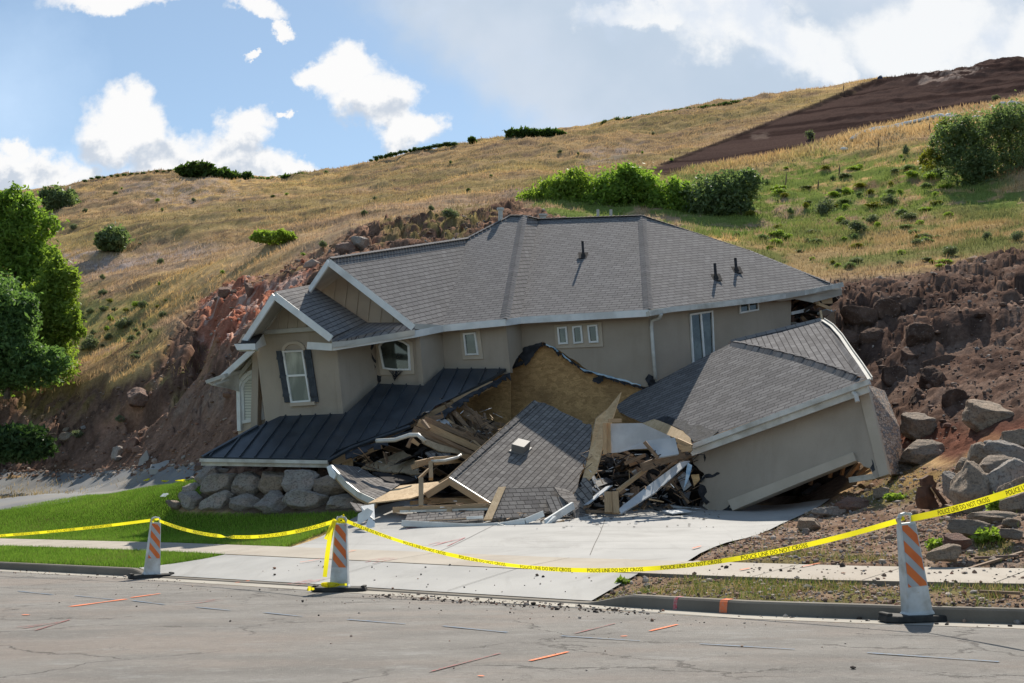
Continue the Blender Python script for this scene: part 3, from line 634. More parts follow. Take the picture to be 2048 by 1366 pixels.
    yd = zone(u + n1 * 20, v + n2 * 12, Z_YARD, 8); mixc((.27, .185, .135), yd); mixc((.36, .28, .22), yd * sstep(nf, -.02, .12) * .6); mixc((.17, .105, .075), yd * sstep(-nf, .04, .16) * .5)
    gy = yd * (zone(uu, vv, [(1450, 1130), (1560, 1095), (1780, 1115), (1790, 1135), (1440, 1135)], 14) + zone(uu, vv, [(1280, 1165), (1330, 1160), (1640, 1168), (1600, 1195), (1290, 1190)], 12) + zone(uu, vv, [(1700, 990), (1780, 940), (1900, 935), (1830, 1010), (1740, 1020)], 16) + zone(uu, vv, [(1930, 1060), (2000, 1060), (2020, 1100), (1960, 1120)], 12) + zone(uu, vv, [(1860, 1085), (1900, 1080), (1890, 1120), (1850, 1125)], 10))
    mixc((.17, .15, .05), np.clip(gy, 0, 1) * .8 * sstep(n2 + nf * .5, -.2, .05))
    mixc((.34, .22, .10), zone(uu, vv, [(1790, 945), (1890, 935), (1880, 960), (1800, 970)], 10) * .8)
    lw = zone(u + n2 * 3, v + n1 * 3, Z_LAWN, 2); mixc((.08, .14, .016), lw)
    s_, t_ = st_of(x, y); ps = sstep(s_ - strip_tip(t_), -.1, .1) * (t_ > T_CURB1) * (t_ < T_SW0); mixc((.05, .095, .012), ps); lw = np.maximum(lw, ps)
    pr = (t_ > T_CURB1) * (t_ < T_SW0) * (s_ < 5.9); mixc((.26, .185, .13), pr * 1.0); mixc((.15, .15, .05), pr * sstep(n2 + nf * .5, -.06, .08) * sstep(s_, -.2, 1.2) * .8); yd = np.maximum(yd, pr)
    return C, dict(scar=scar, dr=dr * (1 - yd), sl=sl * (1 - pad) * (1 - lw), rd=rd, yd=yd, lw=lw, pad=pad, u=u, v=v)

GRID = {}
def TZ(x, y):
    """height of the finished ground, relief included"""
    x = np.asarray(x, float); y = np.asarray(y, float); u = x / np.maximum(y, .1) * (FP * CP) + 1024; l = np.log(np.maximum(y, 6.3)); us, ls, z = GRID['us'], GRID['ls'], GRID['z']
    i = np.clip(np.searchsorted(us, u) - 1, 0, len(us) - 2); j = np.clip(np.searchsorted(ls, l) - 1, 0, len(ls) - 2)
    a = np.clip((u - us[i]) / (us[i + 1] - us[i]), 0, 1); b = np.clip((l - ls[j]) / (ls[j + 1] - ls[j]), 0, 1)
    return (z[j, i] * (1 - a) + z[j, i + 1] * a) * (1 - b) + (z[j + 1, i] * (1 - a) + z[j + 1, i + 1] * a) * b
def hit(u, v, y0=7.0, y1=230.0):
    x, z = sxz(u, v); Y = np.exp(np.linspace(math.log(y0), math.log(y1), 1600)); h = TZ(x * Y, Y) - (ZC + z * Y); i = int(np.argmax(h > 0))
    if not (h > 0).any(): return None
    y = Y[i] if i == 0 else Y[i - 1] + (Y[i] - Y[i - 1]) * (-h[i - 1]) / (h[i] - h[i - 1])
    return Vector((x * y, y, float(TZ(x * y, y))))
def build_terrain():
    us = np.r_[np.linspace(-2600, -340, 40), np.linspace(-300, 2350, 860), np.linspace(2400, 4800, 40)]
    ls = np.r_[np.linspace(math.log(6.2), math.log(15), 50)[:-1], np.linspace(math.log(15), math.log(190), 600), np.linspace(math.log(196), math.log(620), 24)]
    SX = (us - 1024) / (FP * CP); U, Ln = np.meshgrid(SX, ls); Yg = np.exp(Ln); Xg = U * Yg; x, y = Xg.ravel(), Yg.ravel()
    z = H(x, y); s, t = st_of(x, y); C, f = terrain_fields(x, y, z)
    # relief
    k = np.clip(y / 60, .6, 2.4)
    rough = np.clip(f['dr'] + f['sl'], 0, 1)
    sr = zone(f['u'], f['v'], SROAD_PX, 3); rough = rough * (1 - zone(f['u'], f['v'], SROAD_PX, 10))
    w1, w2, wid = worley(x * .75 + fbm(x, y, o=2, seed=71) * .6, y * .55, 4); v1, v2, vid = worley(x * 2.3, y * 1.8, 5)
    clod = (sstep(w2 - w1, .0, .3) * (.35 + .65 * wid)) * .75 + (sstep(v2 - v1, 0, .35) * (.3 + .7 * vid)) * .28
    L1, L2, lid = worley(x * .42 + (fbm(x * .8, y * .8, o=3, seed=73) - .5) * 1.6, y * .34 + (fbm(x * .8, y * .8, o=3, seed=74) - .5) * 1.4, 14)
    ledge = (sstep(L2 - L1, .0, .10) * (.25 + .75 * lid)) * (f['dr'] * .65 + f['sl'] * .65) * (.35 + .65 * sstep(fbm(x * .12, y * .12, o=2, seed=75), .38, .55))
    big = (fbm(x * .22, y * .22, o=3, seed=81) - .45) * 2.2
    calm = 1 - .85 * zone(f['u'], f['v'], [(60, 960), (180, 900), (260, 860), (420, 870), (470, 960)], 30)
    rr = rough * (.25 + .75 * sstep(y, 30, 40)) * sstep(y, 24, 31)
    z = z + rr * calm * ((clod - .35) * .45 + big * .30 + (ledge - .4)) + rough * (fbm(x * 4, y * 4, o=4, seed=91) - .5) * .22
    hillm = (1 - sstep(pdist(f['u'], f['v'], Z_SCAR), -30, -4)) * (1 - rough) * (1 - f['lw']) * (1 - f['yd']) * (1 - f['pad']) * sstep(y, 44, 60)
    z = z + hillm * ((fbm(x * .10, y * .10, o=4, seed=101) - .5) * 2.3 + (fbm(x * .5, y * .5, o=3, seed=111) - .5) * .45 * k)
    z = z - f['scar'] * .4 + f['scar'] * ((fbm(x * .05, y * .05, o=3, seed=121) - .5) * 1.6 + (fbm(x * .5, y * .5, o=4, seed=122) - .5) * .8 * sstep(f['u'], 1500, 1800) + (fbm(x * .25, y * .25, o=4, seed=123) - .4) * 2.2 * sstep(-pdist(f['u'], f['v'], [(1740, 100), (2300, 60), (2300, 128), (2050, 140), (1860, 168), (1740, 168)]), 6, -6))
    z = z + f['yd'] * (fbm(x * 2.2, y * 2.2, o=4, seed=131) - .5) * .10 * sstep(t, 3.5, 5)
    # the head of the slide on the left: an eroded bank under the grass
    bank = zone(f['u'], f['v'], [(250, 820), (330, 770), (385, 690), (400, 640), (430, 610), (410, 700), (350, 790), (270, 850)], 14); z = z - bank * 1.6
    rim = zone(f['u'], f['v'], [(640, 500), (700, 464), (760, 450), (900, 440), (960, 430), (1000, 412), (1010, 440), (900, 470), (700, 500)], 8); z = z + rim * (sstep(w2 - w1, 0, .4) * wid) * .45
    z = z + zone(f['u'], f['v'], [(430, 590), (560, 565), (600, 590), (500, 660), (430, 690)], 14) * (fbm(x * .9, y * .35, o=4, seed=141) - .5) * 1.3
    # keep the ground just beneath the paved sheets
    z = np.where(t < T_SW1 + .35, np.minimum(z, prof(s, t)) - .05 - .05 * (t < T_CURB1 + .1), z)
    z = np.where((t >= T_CURB1 + .02) & (t < T_SW0 - .02), prof(s, t) - .02, z)
    dw = zone(f['u'], f['v'], DRIVE_PX, 5); z = z - dw * .09
    z = np.where(sr > .02, np.minimum(z, H(x, y) - sr * .10), z)
    ny, nx = Yg.shape; idx = np.arange(nx * ny).reshape(ny, nx)
    F = np.stack([idx[:-1, :-1], idx[:-1, 1:], idx[1:, 1:], idx[1:, :-1]], -1).reshape(-1, 4)
    GRID.update(us=us, ls=ls, z=z.reshape(ny, nx))
    me = npmesh('hillside', np.c_[x, y, z], F, M_terrain, colattr=C, smooth=True); tag(link('hillside', me), kind='structure')
    # the wide plain that carries everything out to the horizon
    m = MB(); n = 48
    for i in range(n):
        a, b = 2 * math.pi * i / n, 2 * math.pi * (i + 1) / n; m.poly([(0, 0, -1.3), (2500 * math.cos(a), 2500 * math.sin(a), -1.3), (2500 * math.cos(b), 2500 * math.sin(b), -1.3)])
    tag(m.build('ground', M_terrain), kind='structure')
    return f
DRIVE_PX = [(556, 1099), (700, 1040), (738, 1020), (1000, 985), (1300, 975), (1655, 1000), (1560, 1050), (1400, 1108), (1376, 1124)]
SROAD_PX = [(-700, 1045), (0, 1020), (100, 1003), (200, 988), (330, 972), (400, 960), (455, 954), (420, 955), (300, 957), (0, 959), (-700, 962)]

def strip(name, t0, t1, s0, s1, dz, m, kind='structure', ns=160, nt=2, fn=None):
    ss = np.linspace(s0, s1, ns); tt = np.linspace(t0, t1, nt); S, T = np.meshgrid(ss, tt); x, y = xy_of(S.ravel(), T.ravel())
    z = prof(S.ravel(), T.ravel()) + dz if fn is None else fn(S.ravel(), T.ravel())
    idx = np.arange(S.size).reshape(nt, ns); F = np.stack([idx[:-1, :-1], idx[:-1, 1:], idx[1:, 1:], idx[1:, :-1]], -1).reshape(-1, 4)[:, ::-1]
    o = link(name, npmesh(name, np.c_[x, y, z], F, m, smooth=True)); return tag(o, kind=kind)
def drape(name, pts2, dz, m, step=.5, kind='structure', hf=None, parent=None):
    """a sheet with a clean outline laid over the ground"""
    bm = bmesh.new(); vs = [bm.verts.new((p[0], p[1], 0)) for p in pts2]; bm.faces.new(vs)
    bmesh.ops.triangulate(bm, faces=bm.faces[:])
    xs = [p[0] for p in pts2]; ys = [p[1] for p in pts2]
    for ax, lo, hi in ((0, min(xs), max(xs)), (1, min(ys), max(ys))):
        k = lo + step
        while k < hi:
            co = (k, 0, 0) if ax == 0 else (0, k, 0); no = (1, 0, 0) if ax == 0 else (0, 1, 0)
            bmesh.ops.bisect_plane(bm, geom=bm.verts[:] + bm.edges[:] + bm.faces[:], plane_co=co, plane_no=no); k += step
    X = np.array([v.co.x for v in bm.verts]); Y = np.array([v.co.y for v in bm.verts]); Z = (hf or H)(X, Y) + dz
    for v, z in zip(bm.verts, Z): v.co.z = z
    bmesh.ops.recalc_face_normals(bm, faces=bm.faces)
    if sum(f.normal.z for f in bm.faces) < 0: bmesh.ops.reverse_faces(bm, faces=bm.faces)
    me = bpy.data.meshes.new(name); bm.to_mesh(me); bm.free(); me.materials.append(m)
    o = link(name, me, parent)
    if kind: tag(o, kind=kind)
    return o
def gpx(L): return [tuple(ground_at(u, v)[:2]) for u, v in L]

def build_street():
    strip('road', -11.5, 0, -16, 60, 0, M_asph, nt=12)
    strip('gutter_pan', 0, T_CURB0, -16, 60, .004, M_gutterline)
    # kerb with a rounded top, stepping down at the apron
    ss = np.linspace(-16, 60, 420); c = curb_h(ss); m = M_curb
    profs = [(T_CURB0, 0 * c + .004), (T_CURB0 + .02, c * .85), (T_CURB0 + .045, c), (T_CURB1, c + .002), (T_CURB1 + .002, c - .03)]
    V = []
    for t, h in profs:
        x, y = xy_of(ss, t); V.append(np.c_[x, y, E1[2] + SA[2] * ss + h])
    V = np.concatenate(V); n = len(ss); idx = np.arange(len(V)).reshape(len(profs), n)
    F = np.stack([idx[:-1, :-1], idx[:-1, 1:], idx[1:, 1:], idx[1:, :-1]], -1).reshape(-1, 4)[:, ::-1]
    tag(link('kerb', npmesh('kerb', V, F, m, smooth=False)), kind='structure')
    strip('sidewalk', T_SW0, T_SW1, -16, 5.84, .02, M_walk); strip('sidewalk', T_SW0, T_SW1, 5.85, 16.4, .02, M_walk); strip('sidewalk', T_SW0, T_SW1, 16.41, 60, .02, M_walk)
    # thickness of the walk where the strip beside it has worn away
    strip('walk_edge', T_SW0 - .002, T_SW0, -16, 5.84, 0, M_curb, fn=lambda s, t: prof(s, t) + np.where(t < T_SW0 - .001, -.06, .02))
    # apron between kerb and walk
    n = 40; L = [tuple(map(float, xy_of(s, T_CURB1 + .003))) for s in np.linspace(APR[3] - .1, APR[1] - .05, n)] + [tuple(map(float, xy_of(s, T_SW0 - .008))) for s in np.linspace(5.84, 16.2, n)]
    drape('driveway_apron', L, .012, M_conc, .6)
    # the driveway itself, from the walk up under the wreckage
    sA = st_of(*gpx([(556, 1099)])[0])[0]; sB = st_of(*gpx([(1376, 1124)])[0])[0]
    front = [tuple(map(float, xy_of(s, T_SW1 + .008))) for s in np.linspace(sB, sA, 30)]
    back = gpx([(700, 1040), (738, 1020), (1000, 990), (1300, 980), (1660, 998), (1560, 1050), (1400, 1108)])
    drape('driveway', front + back, .012, M_conc, .6)
    # expansion joints, each a thin dark strip lying in the slab surface
    j = MB()
    def joint(a, b, w=.012, hf=H, dz=.017):
        a = Vector(a).to_2d() if len(a) > 2 else Vector(a); b = Vector(b).to_2d() if len(b) > 2 else Vector(b); d = (b - a); n = max(2, int(d.length / .5)); q = Vector((-d.y, d.x)).normalized() * w / 2; pv = None
        for i in range(n + 1):
            p = a + d * i / n; l, r = p + q, p - q; z1, z2 = float(hf(l.x, l.y)) + dz, float(hf(r.x, r.y)) + dz; cur = ((l.x, l.y, z1), (r.x, r.y, z2))
            if pv: j.poly([pv[0], pv[1], cur[1], cur[0]])
            pv = cur
    def J(a, b, w=.012): joint(gpx([a])[0], gpx([b])[0], w)
    J((1040, 1085), (1500, 1083)); J((760, 1058), (1590, 1046), .01); J((870, 1108), (1010, 1040)); J((1180, 1112), (1210, 1040)); J((610, 1088), (1420, 1100), .008)
    for s in (8.2, 11.4): joint(xy_of(s, T_CURB1 + .05), xy_of(s, T_SW1 - .02), .012, dz=.024)
    for s in list(np.arange(-2, 5, 1.5)) + list(np.arange(16.6, 40, 1.5)): joint(xy_of(s, T_SW0 + .02), xy_of(s, T_SW1 - .02), .01, dz=.024)
    tag(j.build('pavement_joints', M_joint), kind='structure')
    # side road on the left
    drape('side_road', gpx([(-700, 1045), (0, 1020), (100, 1003), (200, 988), (330, 972), (400, 960), (455, 952)]) + [tuple(P(u_, 957, Y_)[:2]) for u_, Y_ in ((440, 39), (400, 41), (300, 44.6), (200, 48.6), (100, 51.2), (0, 53.5), (-700, 58))], .0, M_asph2, 1.2)

# ------------------------------------------------------------------ the broken house
def L3(L): return [P(*p) for p in L]
def inset(pts, d, n):
    """move each edge of a planar loop inwards by d"""
    k = len(pts); c = sum(pts, Vector()) / k; out = []
    for i in range(k):
        a, b, e = pts[i - 1], pts[i], pts[(i + 1) % k]; d1 = (b - a).normalized(); d2 = (e - b).normalized(); q1 = n.cross(d1); q2 = n.cross(d2)
        if q1.dot(c - (a + b) / 2) < 0: q1 = -q1
        if q2.dot(c - (b + e) / 2) < 0: q2 = -q2
        m = (q1 + q2); m = m / max(m.length_squared, 1e-6) * 2; out.append(b + m * d)
    return out
def ring(m, outer, inner, n, h):
    k = len(outer); O = [p + n * h for p in outer]; I = [p + n * h for p in inner]
    for i in range(k):
        j = (i + 1) % k; w = (outer[j] - outer[i]).length
        m.poly([O[i], O[j], I[j], I[i]], [(0, 0), (w, 0), (w, .05), (0, .05)]); m.poly([outer[i], outer[j], O[j], O[i]]); m.poly([inner[j], inner[i], I[i], I[j]])
def window(parent, pl, px, fw=.06, trim=0, bars=(), glass=None, name='window', sill=True, arch_trim=None):
    o = [pl.pt(u, v, .012) for u, v in px]; n = pl.n; inn = inset(o, fw, n)
    if trim or arch_trim:
        to = inset(o, -trim, n) if not arch_trim else [pl.pt(u, v, .012) for u, v in arch_trim]
        m = MB(); m.slab([p + n * .03 for p in to], .045); m.build('window_surround', M_trim, parent)
    base = .032 if (trim or arch_trim) else .0
    f = MB(); ring(f, [p + n * base for p in o], [p + n * base for p in inn], n, .05); F = f.build(name, M_white, parent)
    g = MB(); gp = [p + n * (base + .008) for p in inn]; us = (pl.pt(px[0][0] + 10, px[0][1], 0) - pl.pt(px[0][0], px[0][1], 0)); g.slab(gp, .004, udir=us); g.build('pane', glass or M_glass, F)
    if bars:
        b = MB()
        for (p0, p1, w) in bars: b.bar(pl.pt(*p0, .012) + n * (base + .028), pl.pt(*p1, .012) + n * (base + .028), w, .03, up=n)
        b.build('mullion', M_white, F)
    return F
def hatch(m, poly, e, w, spacing, wd, ht, n, off=0, start=.2):
    o = poly[0]; P2 = [((p - o).dot(e), (p - o).dot(w)) for p in poly]; lo = min(p[0] for p in P2); hi = max(p[0] for p in P2); x = lo + start
    while x < hi:
        ys = []
        for (a, b), (c, d) in zip(P2, P2[1:] + P2[:1]):
            if (a > x) != (c > x): ys.append(b + (d - b) * (x - a) / (c - a))
        ys.sort()
        for a, b in zip(ys[::2], ys[1::2]):
            if b - a > .08: m.bar(o + e * x + w * (a + .01) + n * (off + ht / 2), o + e * x + w * (b - .01) + n * (off + ht / 2), wd, ht, up=n)
        x += spacing
def split(mb, k, name, m, parent):
    for i in range(0, len(mb.f), k):
        q = MB(); [q.poly([mb.v[j] for j in f], uv) for f, uv in zip(mb.f[i:i + k], mb.uv[i:i + k])]; q.build(name, m, parent)
def fascia(m, L, h=.2, d=.04, drop=0.0):
    for a, b in zip(L, L[1:]):
        a, b = Vector(a), Vector(b); dn = Vector((0, 0, -h / 2 - drop)); m.bar(a + dn, b + dn, d, h)

def build_house():
    H0 = empty('house', P(900, 930, 35)); tag(H0, 'tan two-storey house with grey shingle roof, cracked and leaning to the left below the slide', 'house')
    C = {0: (508, 660, 532, 850, 34.75), 1: (670, 668, 691, 832, 33.57), 2: (749, 655, 757, 772, 35.1), 3: (838, 645, 851, 774, 34.5), 4: (883, 640, 891, 742, 35.6),
         5: (1011, 632, 1020, 742, 34.7), 6: (1040, 628, 1047, 712, 35.6), 7: (1296, 612, 1312, 775, 34.0), 8: (1582, 575, 1580, 680, 37.8)}
    top = lambda i: P(C[i][0], C[i][1], C[i][4]); bot = lambda i: P(C[i][2], C[i][3], C[i][4])
    W = {i: Pl(bot(i), bot(i + 1), top(i)) for i in range(8)}
    def wall(i, px, m=M_stucco, th=.16, name='wall', off=0):
        b = MB(); pts = W[i].pts(px, off); b.slab(pts, th, udir=bot(i + 1) - bot(i)); return b.build(name, m, H0)
    wall(0, [(507, 655), (669, 655), (691, 870), (534, 870)])
    w = wall(1, [(669, 655), (748, 650), (758, 830), (691, 870)])
    wall(2, [(748, 650), (837, 645), (852, 830), (758, 830)]); wall(3, [(837, 645), (882, 638), (893, 790), (852, 830)])
    wall(4, [(882, 638), (1010, 630), (1021, 745), (1000, 750), (960, 752), (893, 790)]); wall(5, [(1010, 630), (1039, 626), (1046, 702), (1034, 715), (1021, 742)])
    torn = [(1305, 773), (1290, 774), (1262, 766), (1240, 757), (1218, 752), (1200, 747), (1180, 742), (1165, 733), (1152, 722), (1140, 716), (1128, 707), (1112, 697), (1096, 690), (1088, 684), (1076, 688), (1064, 694), (1053, 699), (1046, 703)]
    wall(6, [(1039, 626), (1295, 612), (1312, 775)] + jag(torn, 1.3, 2, 4))
    wall(7, [(1295, 612), (1583, 572), (1581, 690), (1480, 740), (1420, 780), (1312, 870), (1312, 775)])
    # exposed strand board under the torn stucco
    b = MB(); b.slab(W[4].pts([(1021, 738), (1021, 890), (900, 890), (880, 830), (905, 800), (960, 762), (1000, 744)], -.22), .02, udir=(0, 0, 1)); b.build('strand_board_wall', M_osb, H0)
    b = MB(); b.slab(W[6].pts([(1019, 720), (1064, 690), (1088, 682), (1130, 700), (1180, 738), (1240, 755), (1300, 772), (1300, 900), (1022, 900)], -.17), .02, udir=(0, 0, 1)); b.build('strand_board_wall', M_osb, H0)
    # torn black felt and blue wrap along the break
    r = random.Random(7)
    b = MB(); edge = [(1290, 776), (1240, 760), (1200, 750), (1165, 736), (1140, 719), (1112, 700), (1088, 686), (1062, 696), (1040, 706), (1018, 722), (1000, 736)]
    E = jag(edge, 2.5, 5, 11)
    for (a, c) in zip(E, E[1:]):
        h1, h2 = r.uniform(2, 7), r.uniform(2, 8); b.slab(W[6].pts([a, c, (c[0] - 1, c[1] + h1), (a[0] - r.uniform(0, 3), a[1] + h2)], .0), .01)
    for L in ([(1084, 684), (1066, 690), (1048, 694), (1034, 712), (1046, 722), (1050, 732), (1060, 722), (1068, 708), (1080, 694)], [(1186, 756), (1204, 752), (1206, 762), (1196, 768), (1184, 762)], [(960, 752), (1006, 736), (1040, 712), (1034, 726), (1050, 720), (1044, 730), (1010, 742), (985, 752), (962, 760)]):
        b.slab(W[6].pts(jag(L + L[:1], 1.2, 3, 3)[:-1], .03), .02)
    for (u, v, k) in ((1300, 758, 10), (1304, 768, 9)): b.slab(W[6].pts([(u - k, v), (u - 3, v - k), (u + k * .8, v - 4), (u + k, v + 10), (u - 2, v + 14)], .06), .05)
    b.build('torn_felt', M_felt, H0)
    for L in ([(1160, 735), (1200, 747), (1240, 757), (1282, 770)], [(1092, 687), (1108, 694), (1116, 700)], [(1124, 706), (1142, 722)], [(1005, 734), (1024, 722), (1036, 712)]):
        Q = jag(L, 1, 5, 5); b = MB(); low = [(x + r.uniform(-1, 1), y + r.uniform(1.5, 4.5)) for x, y in Q]; b.slab(W[6].pts(Q + low[::-1], .045), .01); b.build('blue_wrap_edge', M_wrap, H0)
    # ---- roof: one slab per face, white underside
    def rf(L, ud, th=.16, m=M_shingle, name='roof', back=M_soffit):
        pts = L3(L); b = MB(); b.slab(pts, th, udir=P(*ud[1]) - P(*ud[0]), vec=Vector((0, 0, -th)), backmat=1); return b.build(name, [m, back], H0)
    A, B_, Cc, D, E_, F_, G_ = (615, 684, 33.3), (665, 687, 32.9), (830, 661, 34.2), (886, 650, 35.1), (1010, 638, 34.2), (1041, 634, 35.1), (1297, 619, 33.5)
    R1, R2, R3, R4, R5, R6 = (1020, 431, 40.9), (1047, 431, 40.8), (1077, 438, 40.3), (1284, 431, 39.6), (934, 476, 38.9), (658, 516, 33.9)
    G2 = (1682, 571, 38.6); R7 = (1660, 566, 39.6)
    def onp(pl, q): return (q[0], q[1], pl.pt(q[0], q[1]).y)
    R3 = onp(Pl(F_, G_, R4), R3); R2 = onp(Pl(E_, F_, R3), R2); pl3 = Pl(D, E_, R2); R1 = onp(pl3, R1); R5 = onp(pl3, R5); pg = Pl(G_, R4, G2); R7 = onp(pg, R7); pg2 = Pl(D, R5, R6); g2e = onp(pg2, (827, 647, 0)); print('ROOF', R1, R2, R3, R5, R7, g2e)
    r1 = rf([F_, G_, R4, R3], (F_, G_)); rf([E_, F_, R3, R2], (E_, F_)); rf([D, E_, R2, R1, R5], (D, E_))
    rf([onp(pg, q) for q in (G_, (1430, 604, 0), (1560, 587, 0), G2, R7, (1500, 502, 0), R4)], (G_, G2))
    rf([g2e, D, R5, R6], (R6, R5))
    rf([R6, R5, (820, 560, 42), (618, 574, 35.2)], (R6, R5))                       # far slope of the upper gable
    g1a, g1b = (550, 583, 33.0), (622, 569, 35.3)
    rf([g1a, (664, 672, 32.75), (664, 684, 32.75), (700, 681, 33.1), (830, 659, 34.1), (829, 645, 34.3), (735, 645, 34.9), g1b], (g1a, g1b))
    rf([g1a, g1b, (560, 655, 36), (483, 684, 33.8)], (g1a, g1b))
    rf([R5, R1, R2, (1050, 480, 48), (960, 520, 48)], (R1, R2)); rf([R2, R3, R4, (1300, 520, 48), (1050, 520, 48)], (R3, R4)); rf([R4, R7, (1600, 600, 45), (1300, 560, 47)], (R4, R7))
    # hip and ridge caps
    def caps(L, w=.28):
        b = MB()
        for a, c in zip(L, L[1:]):
            a, c = P(*a), P(*c); n = max(2, int((c - a).length / .16))
            side = (c - a).cross(Vector((0, 0, 1))).normalized() * w / 2; dn = Vector((0, 0, -w * .16))
            for i in range(n):
                p, q = a + (c - a) * (i / n), a + (c - a) * ((i + 1) / n); u0 = Vector((0, 0, .022)); u1 = Vector((0, 0, .034)); uv = [(i * .31, .02), (i * .31 + .2, .02), (i * .31 + .2, .1), (i * .31, .1)]
                b.poly([p + u0, q + u1, q + side + dn + u1, p + side + dn + u0], uv); b.poly([q + u1, p + u0, p - side + dn + u0, q - side + dn + u1], uv)
        b.build('ridge_cap', M_shingle, H0)
    caps([R2, E_]); caps([R4, G_]); caps([R6, R5, R1]); caps([R1, R2, R3, R4]); caps([R4, (1500, 502, 39.6), R7])
    # fascia boards and verges
    b = MB(); fascia(b, L3([A, B_, Cc, D, E_, F_, G_]), .2, .04); b.build('fascia', M_white, H0)
    b = MB(); s = Vector((0, -.03, -.02))
    for L in ([(550, 584, 32.9), (663, 670, 32.6)], [(550, 584, 32.9), (484, 684, 33.5)], [(658, 517, 33.7), (827, 648, 33.6)], [(658, 517, 33.7), (620, 573, 34.5)]):
        a, c = L3(L); n = (c - a).cross(Vector((0, 1, 0))).normalized(); b.bar(a + s + Vector((0, 0, -.09)), c + s + Vector((0, 0, -.09)), .05, .19, up=(0, 0, 1))
    b.build('verge_board', M_white, H0)
    # gable siding with battens
    def siding(pl, px, sp, band=None):
        pts = pl.pts(px); b = MB(); b.slab(pts, .08, udir=(1, 0, 0)); sd_ = b.build('gable_siding', M_siding, H0)
        e = (pts[1] - pts[0]); e.z *= 1; e = (Vector((1, 0, 0)) - pl.n * pl.n.x).normalized(); e = Matrix.Rotation(R(-7), 3, pl.n) @ e; w = pl.n.cross(e); w = w if w.z > 0 else -w
        b = MB(); hatch(b, pts, e, w, sp, .045, .03, pl.n); split(b, 6, 'batten', M_siding, H0)
    g1 = Pl((525, 662, 34.55), (655, 655, 33.6), (575, 600, 34.2)); siding(g1, [(524, 664), (568, 603), (648, 657)], .33)
    g2 = Pl((640, 566, 35.9), (735, 640, 35.3), (666, 532, 35.7)); siding(g2, [(634, 580), (664, 526), (822, 646), (815, 668), (700, 668)], .42)
    b = MB(); n = g1.n; b.slab(g1.pts([(516, 661), (652, 652), (656, 660), (522, 669)], .06), .09); b.slab(g1.pts([(523, 660), (568, 600), (572, 606), (530, 662)], .05), .08); b.build('frieze_board', M_soffit, H0)
    # eave return at the left shoulder of the wing
    b = MB(); b.slab(L3([(468, 688, 33.0), (510, 687, 33.0), (511, 699, 33.0), (474, 700, 33.0)]), .4); b.slab(L3([(509, 687, 33.0), (527, 668, 34.3), (533, 690, 34.3), (511, 699, 33.0)]), .1); b.build('eave_return', M_white, H0)
    b = MB(); b.slab(L3([(476, 686, 33.0), (510, 686, 33.0), (528, 667, 34.4), (486, 668, 34.4)]), .03); b.build('eave_return_roof', M_shdark, H0)
    # bay behind the wing, its verge, soffit and torn gutter corner
    bay = Pl((476, 860, 35.6), (532, 860, 35.25), (476, 760, 35.6))
    b = MB(); b.slab(bay.pts([(477, 880), (473, 752), (507, 694), (575, 680), (590, 880)]), .12); b.build('wall', M_siding, H0)
    b = MB(); a, c = L3([(508, 698, 34.6), (441, 758, 34.9)]); b.bar(a, c, .06, .17); b.build('verge_board', M_white, H0)
    b = MB(); b.slab(L3([(505, 699, 34.65), (443, 757, 34.95), (470, 757, 36.0), (515, 700, 36.0)]), .06); b.slab(L3([(512, 702, 35.2), (520, 706, 35.2), (478, 757, 35.3), (470, 757, 35.3)]), .05); b.build('soffit_panel', M_soffit, H0)
    b = MB(); b.slab(L3([(412, 763, 34.6), (447, 748, 34.8), (479, 743, 35.3), (478, 783, 35.4), (458, 777, 35.0), (425, 771, 34.6)]), .05)
    b.bar(P(412, 764, 34.5), P(449, 751, 34.7), .08, .1); b.bar(P(449, 751, 34.7), P(480, 744, 35.3), .06, .1); b.bar(P(428, 769, 34.5), P(458, 760, 34.9), .05, .05); b.build('torn_gutter_corner', M_gutter, H0)
    aw = [(485, 848), (483, 775), (487, 763), (496, 754), (508, 748), (517, 746), (531, 838), (527, 840)]
    window(H0, bay, aw, fw=.1, glass=M_blind)
    b = MB(); q = [bay.pt(u, v, .07) for u, v in [(480, 862), (478, 775), (484, 760), (496, 748), (515, 741)]]
    for a, c in zip(q, q[1:]): b.bar(a, c, .12, .12, up=bay.n)
    b.build('corner_board', M_white, H0)
    # ---- windows
    win1 = [(566, 702), (607, 700), (623, 803), (583, 806)]
    f1 = window(H0, W[0], win1, fw=.05, glass=M_curtain, bars=[((574, 752), (615, 750), .06)])
    arch = [(563, 703), (564, 696), (568, 690), (575, 685), (585, 683), (595, 683), (602, 686), (607, 691), (610, 700), (606, 701), (601, 693), (594, 689), (585, 688), (576, 690), (570, 696), (569, 702)]
    b = MB(); b.slab([W[0].pt(u, v, .05) for u, v in arch], .06); b.build('arch_trim', M_trim, H0)
    b = MB(); b.slab([W[0].pt(u, v, .09) for u, v in [(579, 806), (628, 803), (629, 810), (580, 813)]], .1); b.build('window_sill', M_trim, H0)
    for L in ([(553, 702), (566, 702), (583, 805), (570, 805)], [(609, 700), (622, 699), (638, 804), (625, 805)]):
        n = W[0].n; q = [W[0].pt(u, v, .02) for u, v in L]; b = MB()
        for k in range(3):
            s0, s1 = k / 3 + .01, (k + 1) / 3 - .01; b.slab([q[0].lerp(q[1], s0) + n * .03, q[0].lerp(q[1], s1) + n * .03, q[3].lerp(q[2], s1) + n * .03, q[3].lerp(q[2], s0) + n * .03], .03)
        for t in (.14, .5, .86): a, c = q[0].lerp(q[3], t), q[1].lerp(q[2], t); b.bar(a + n * .045, c + n * .045, .09, .03, up=n)
        b.build('shutter', M_shutter, H0)
    aw2 = [(768, 738), (759, 693), (763, 686), (772, 681), (785, 678), (798, 679), (810, 683), (820, 690), (823, 741), (790, 741)]
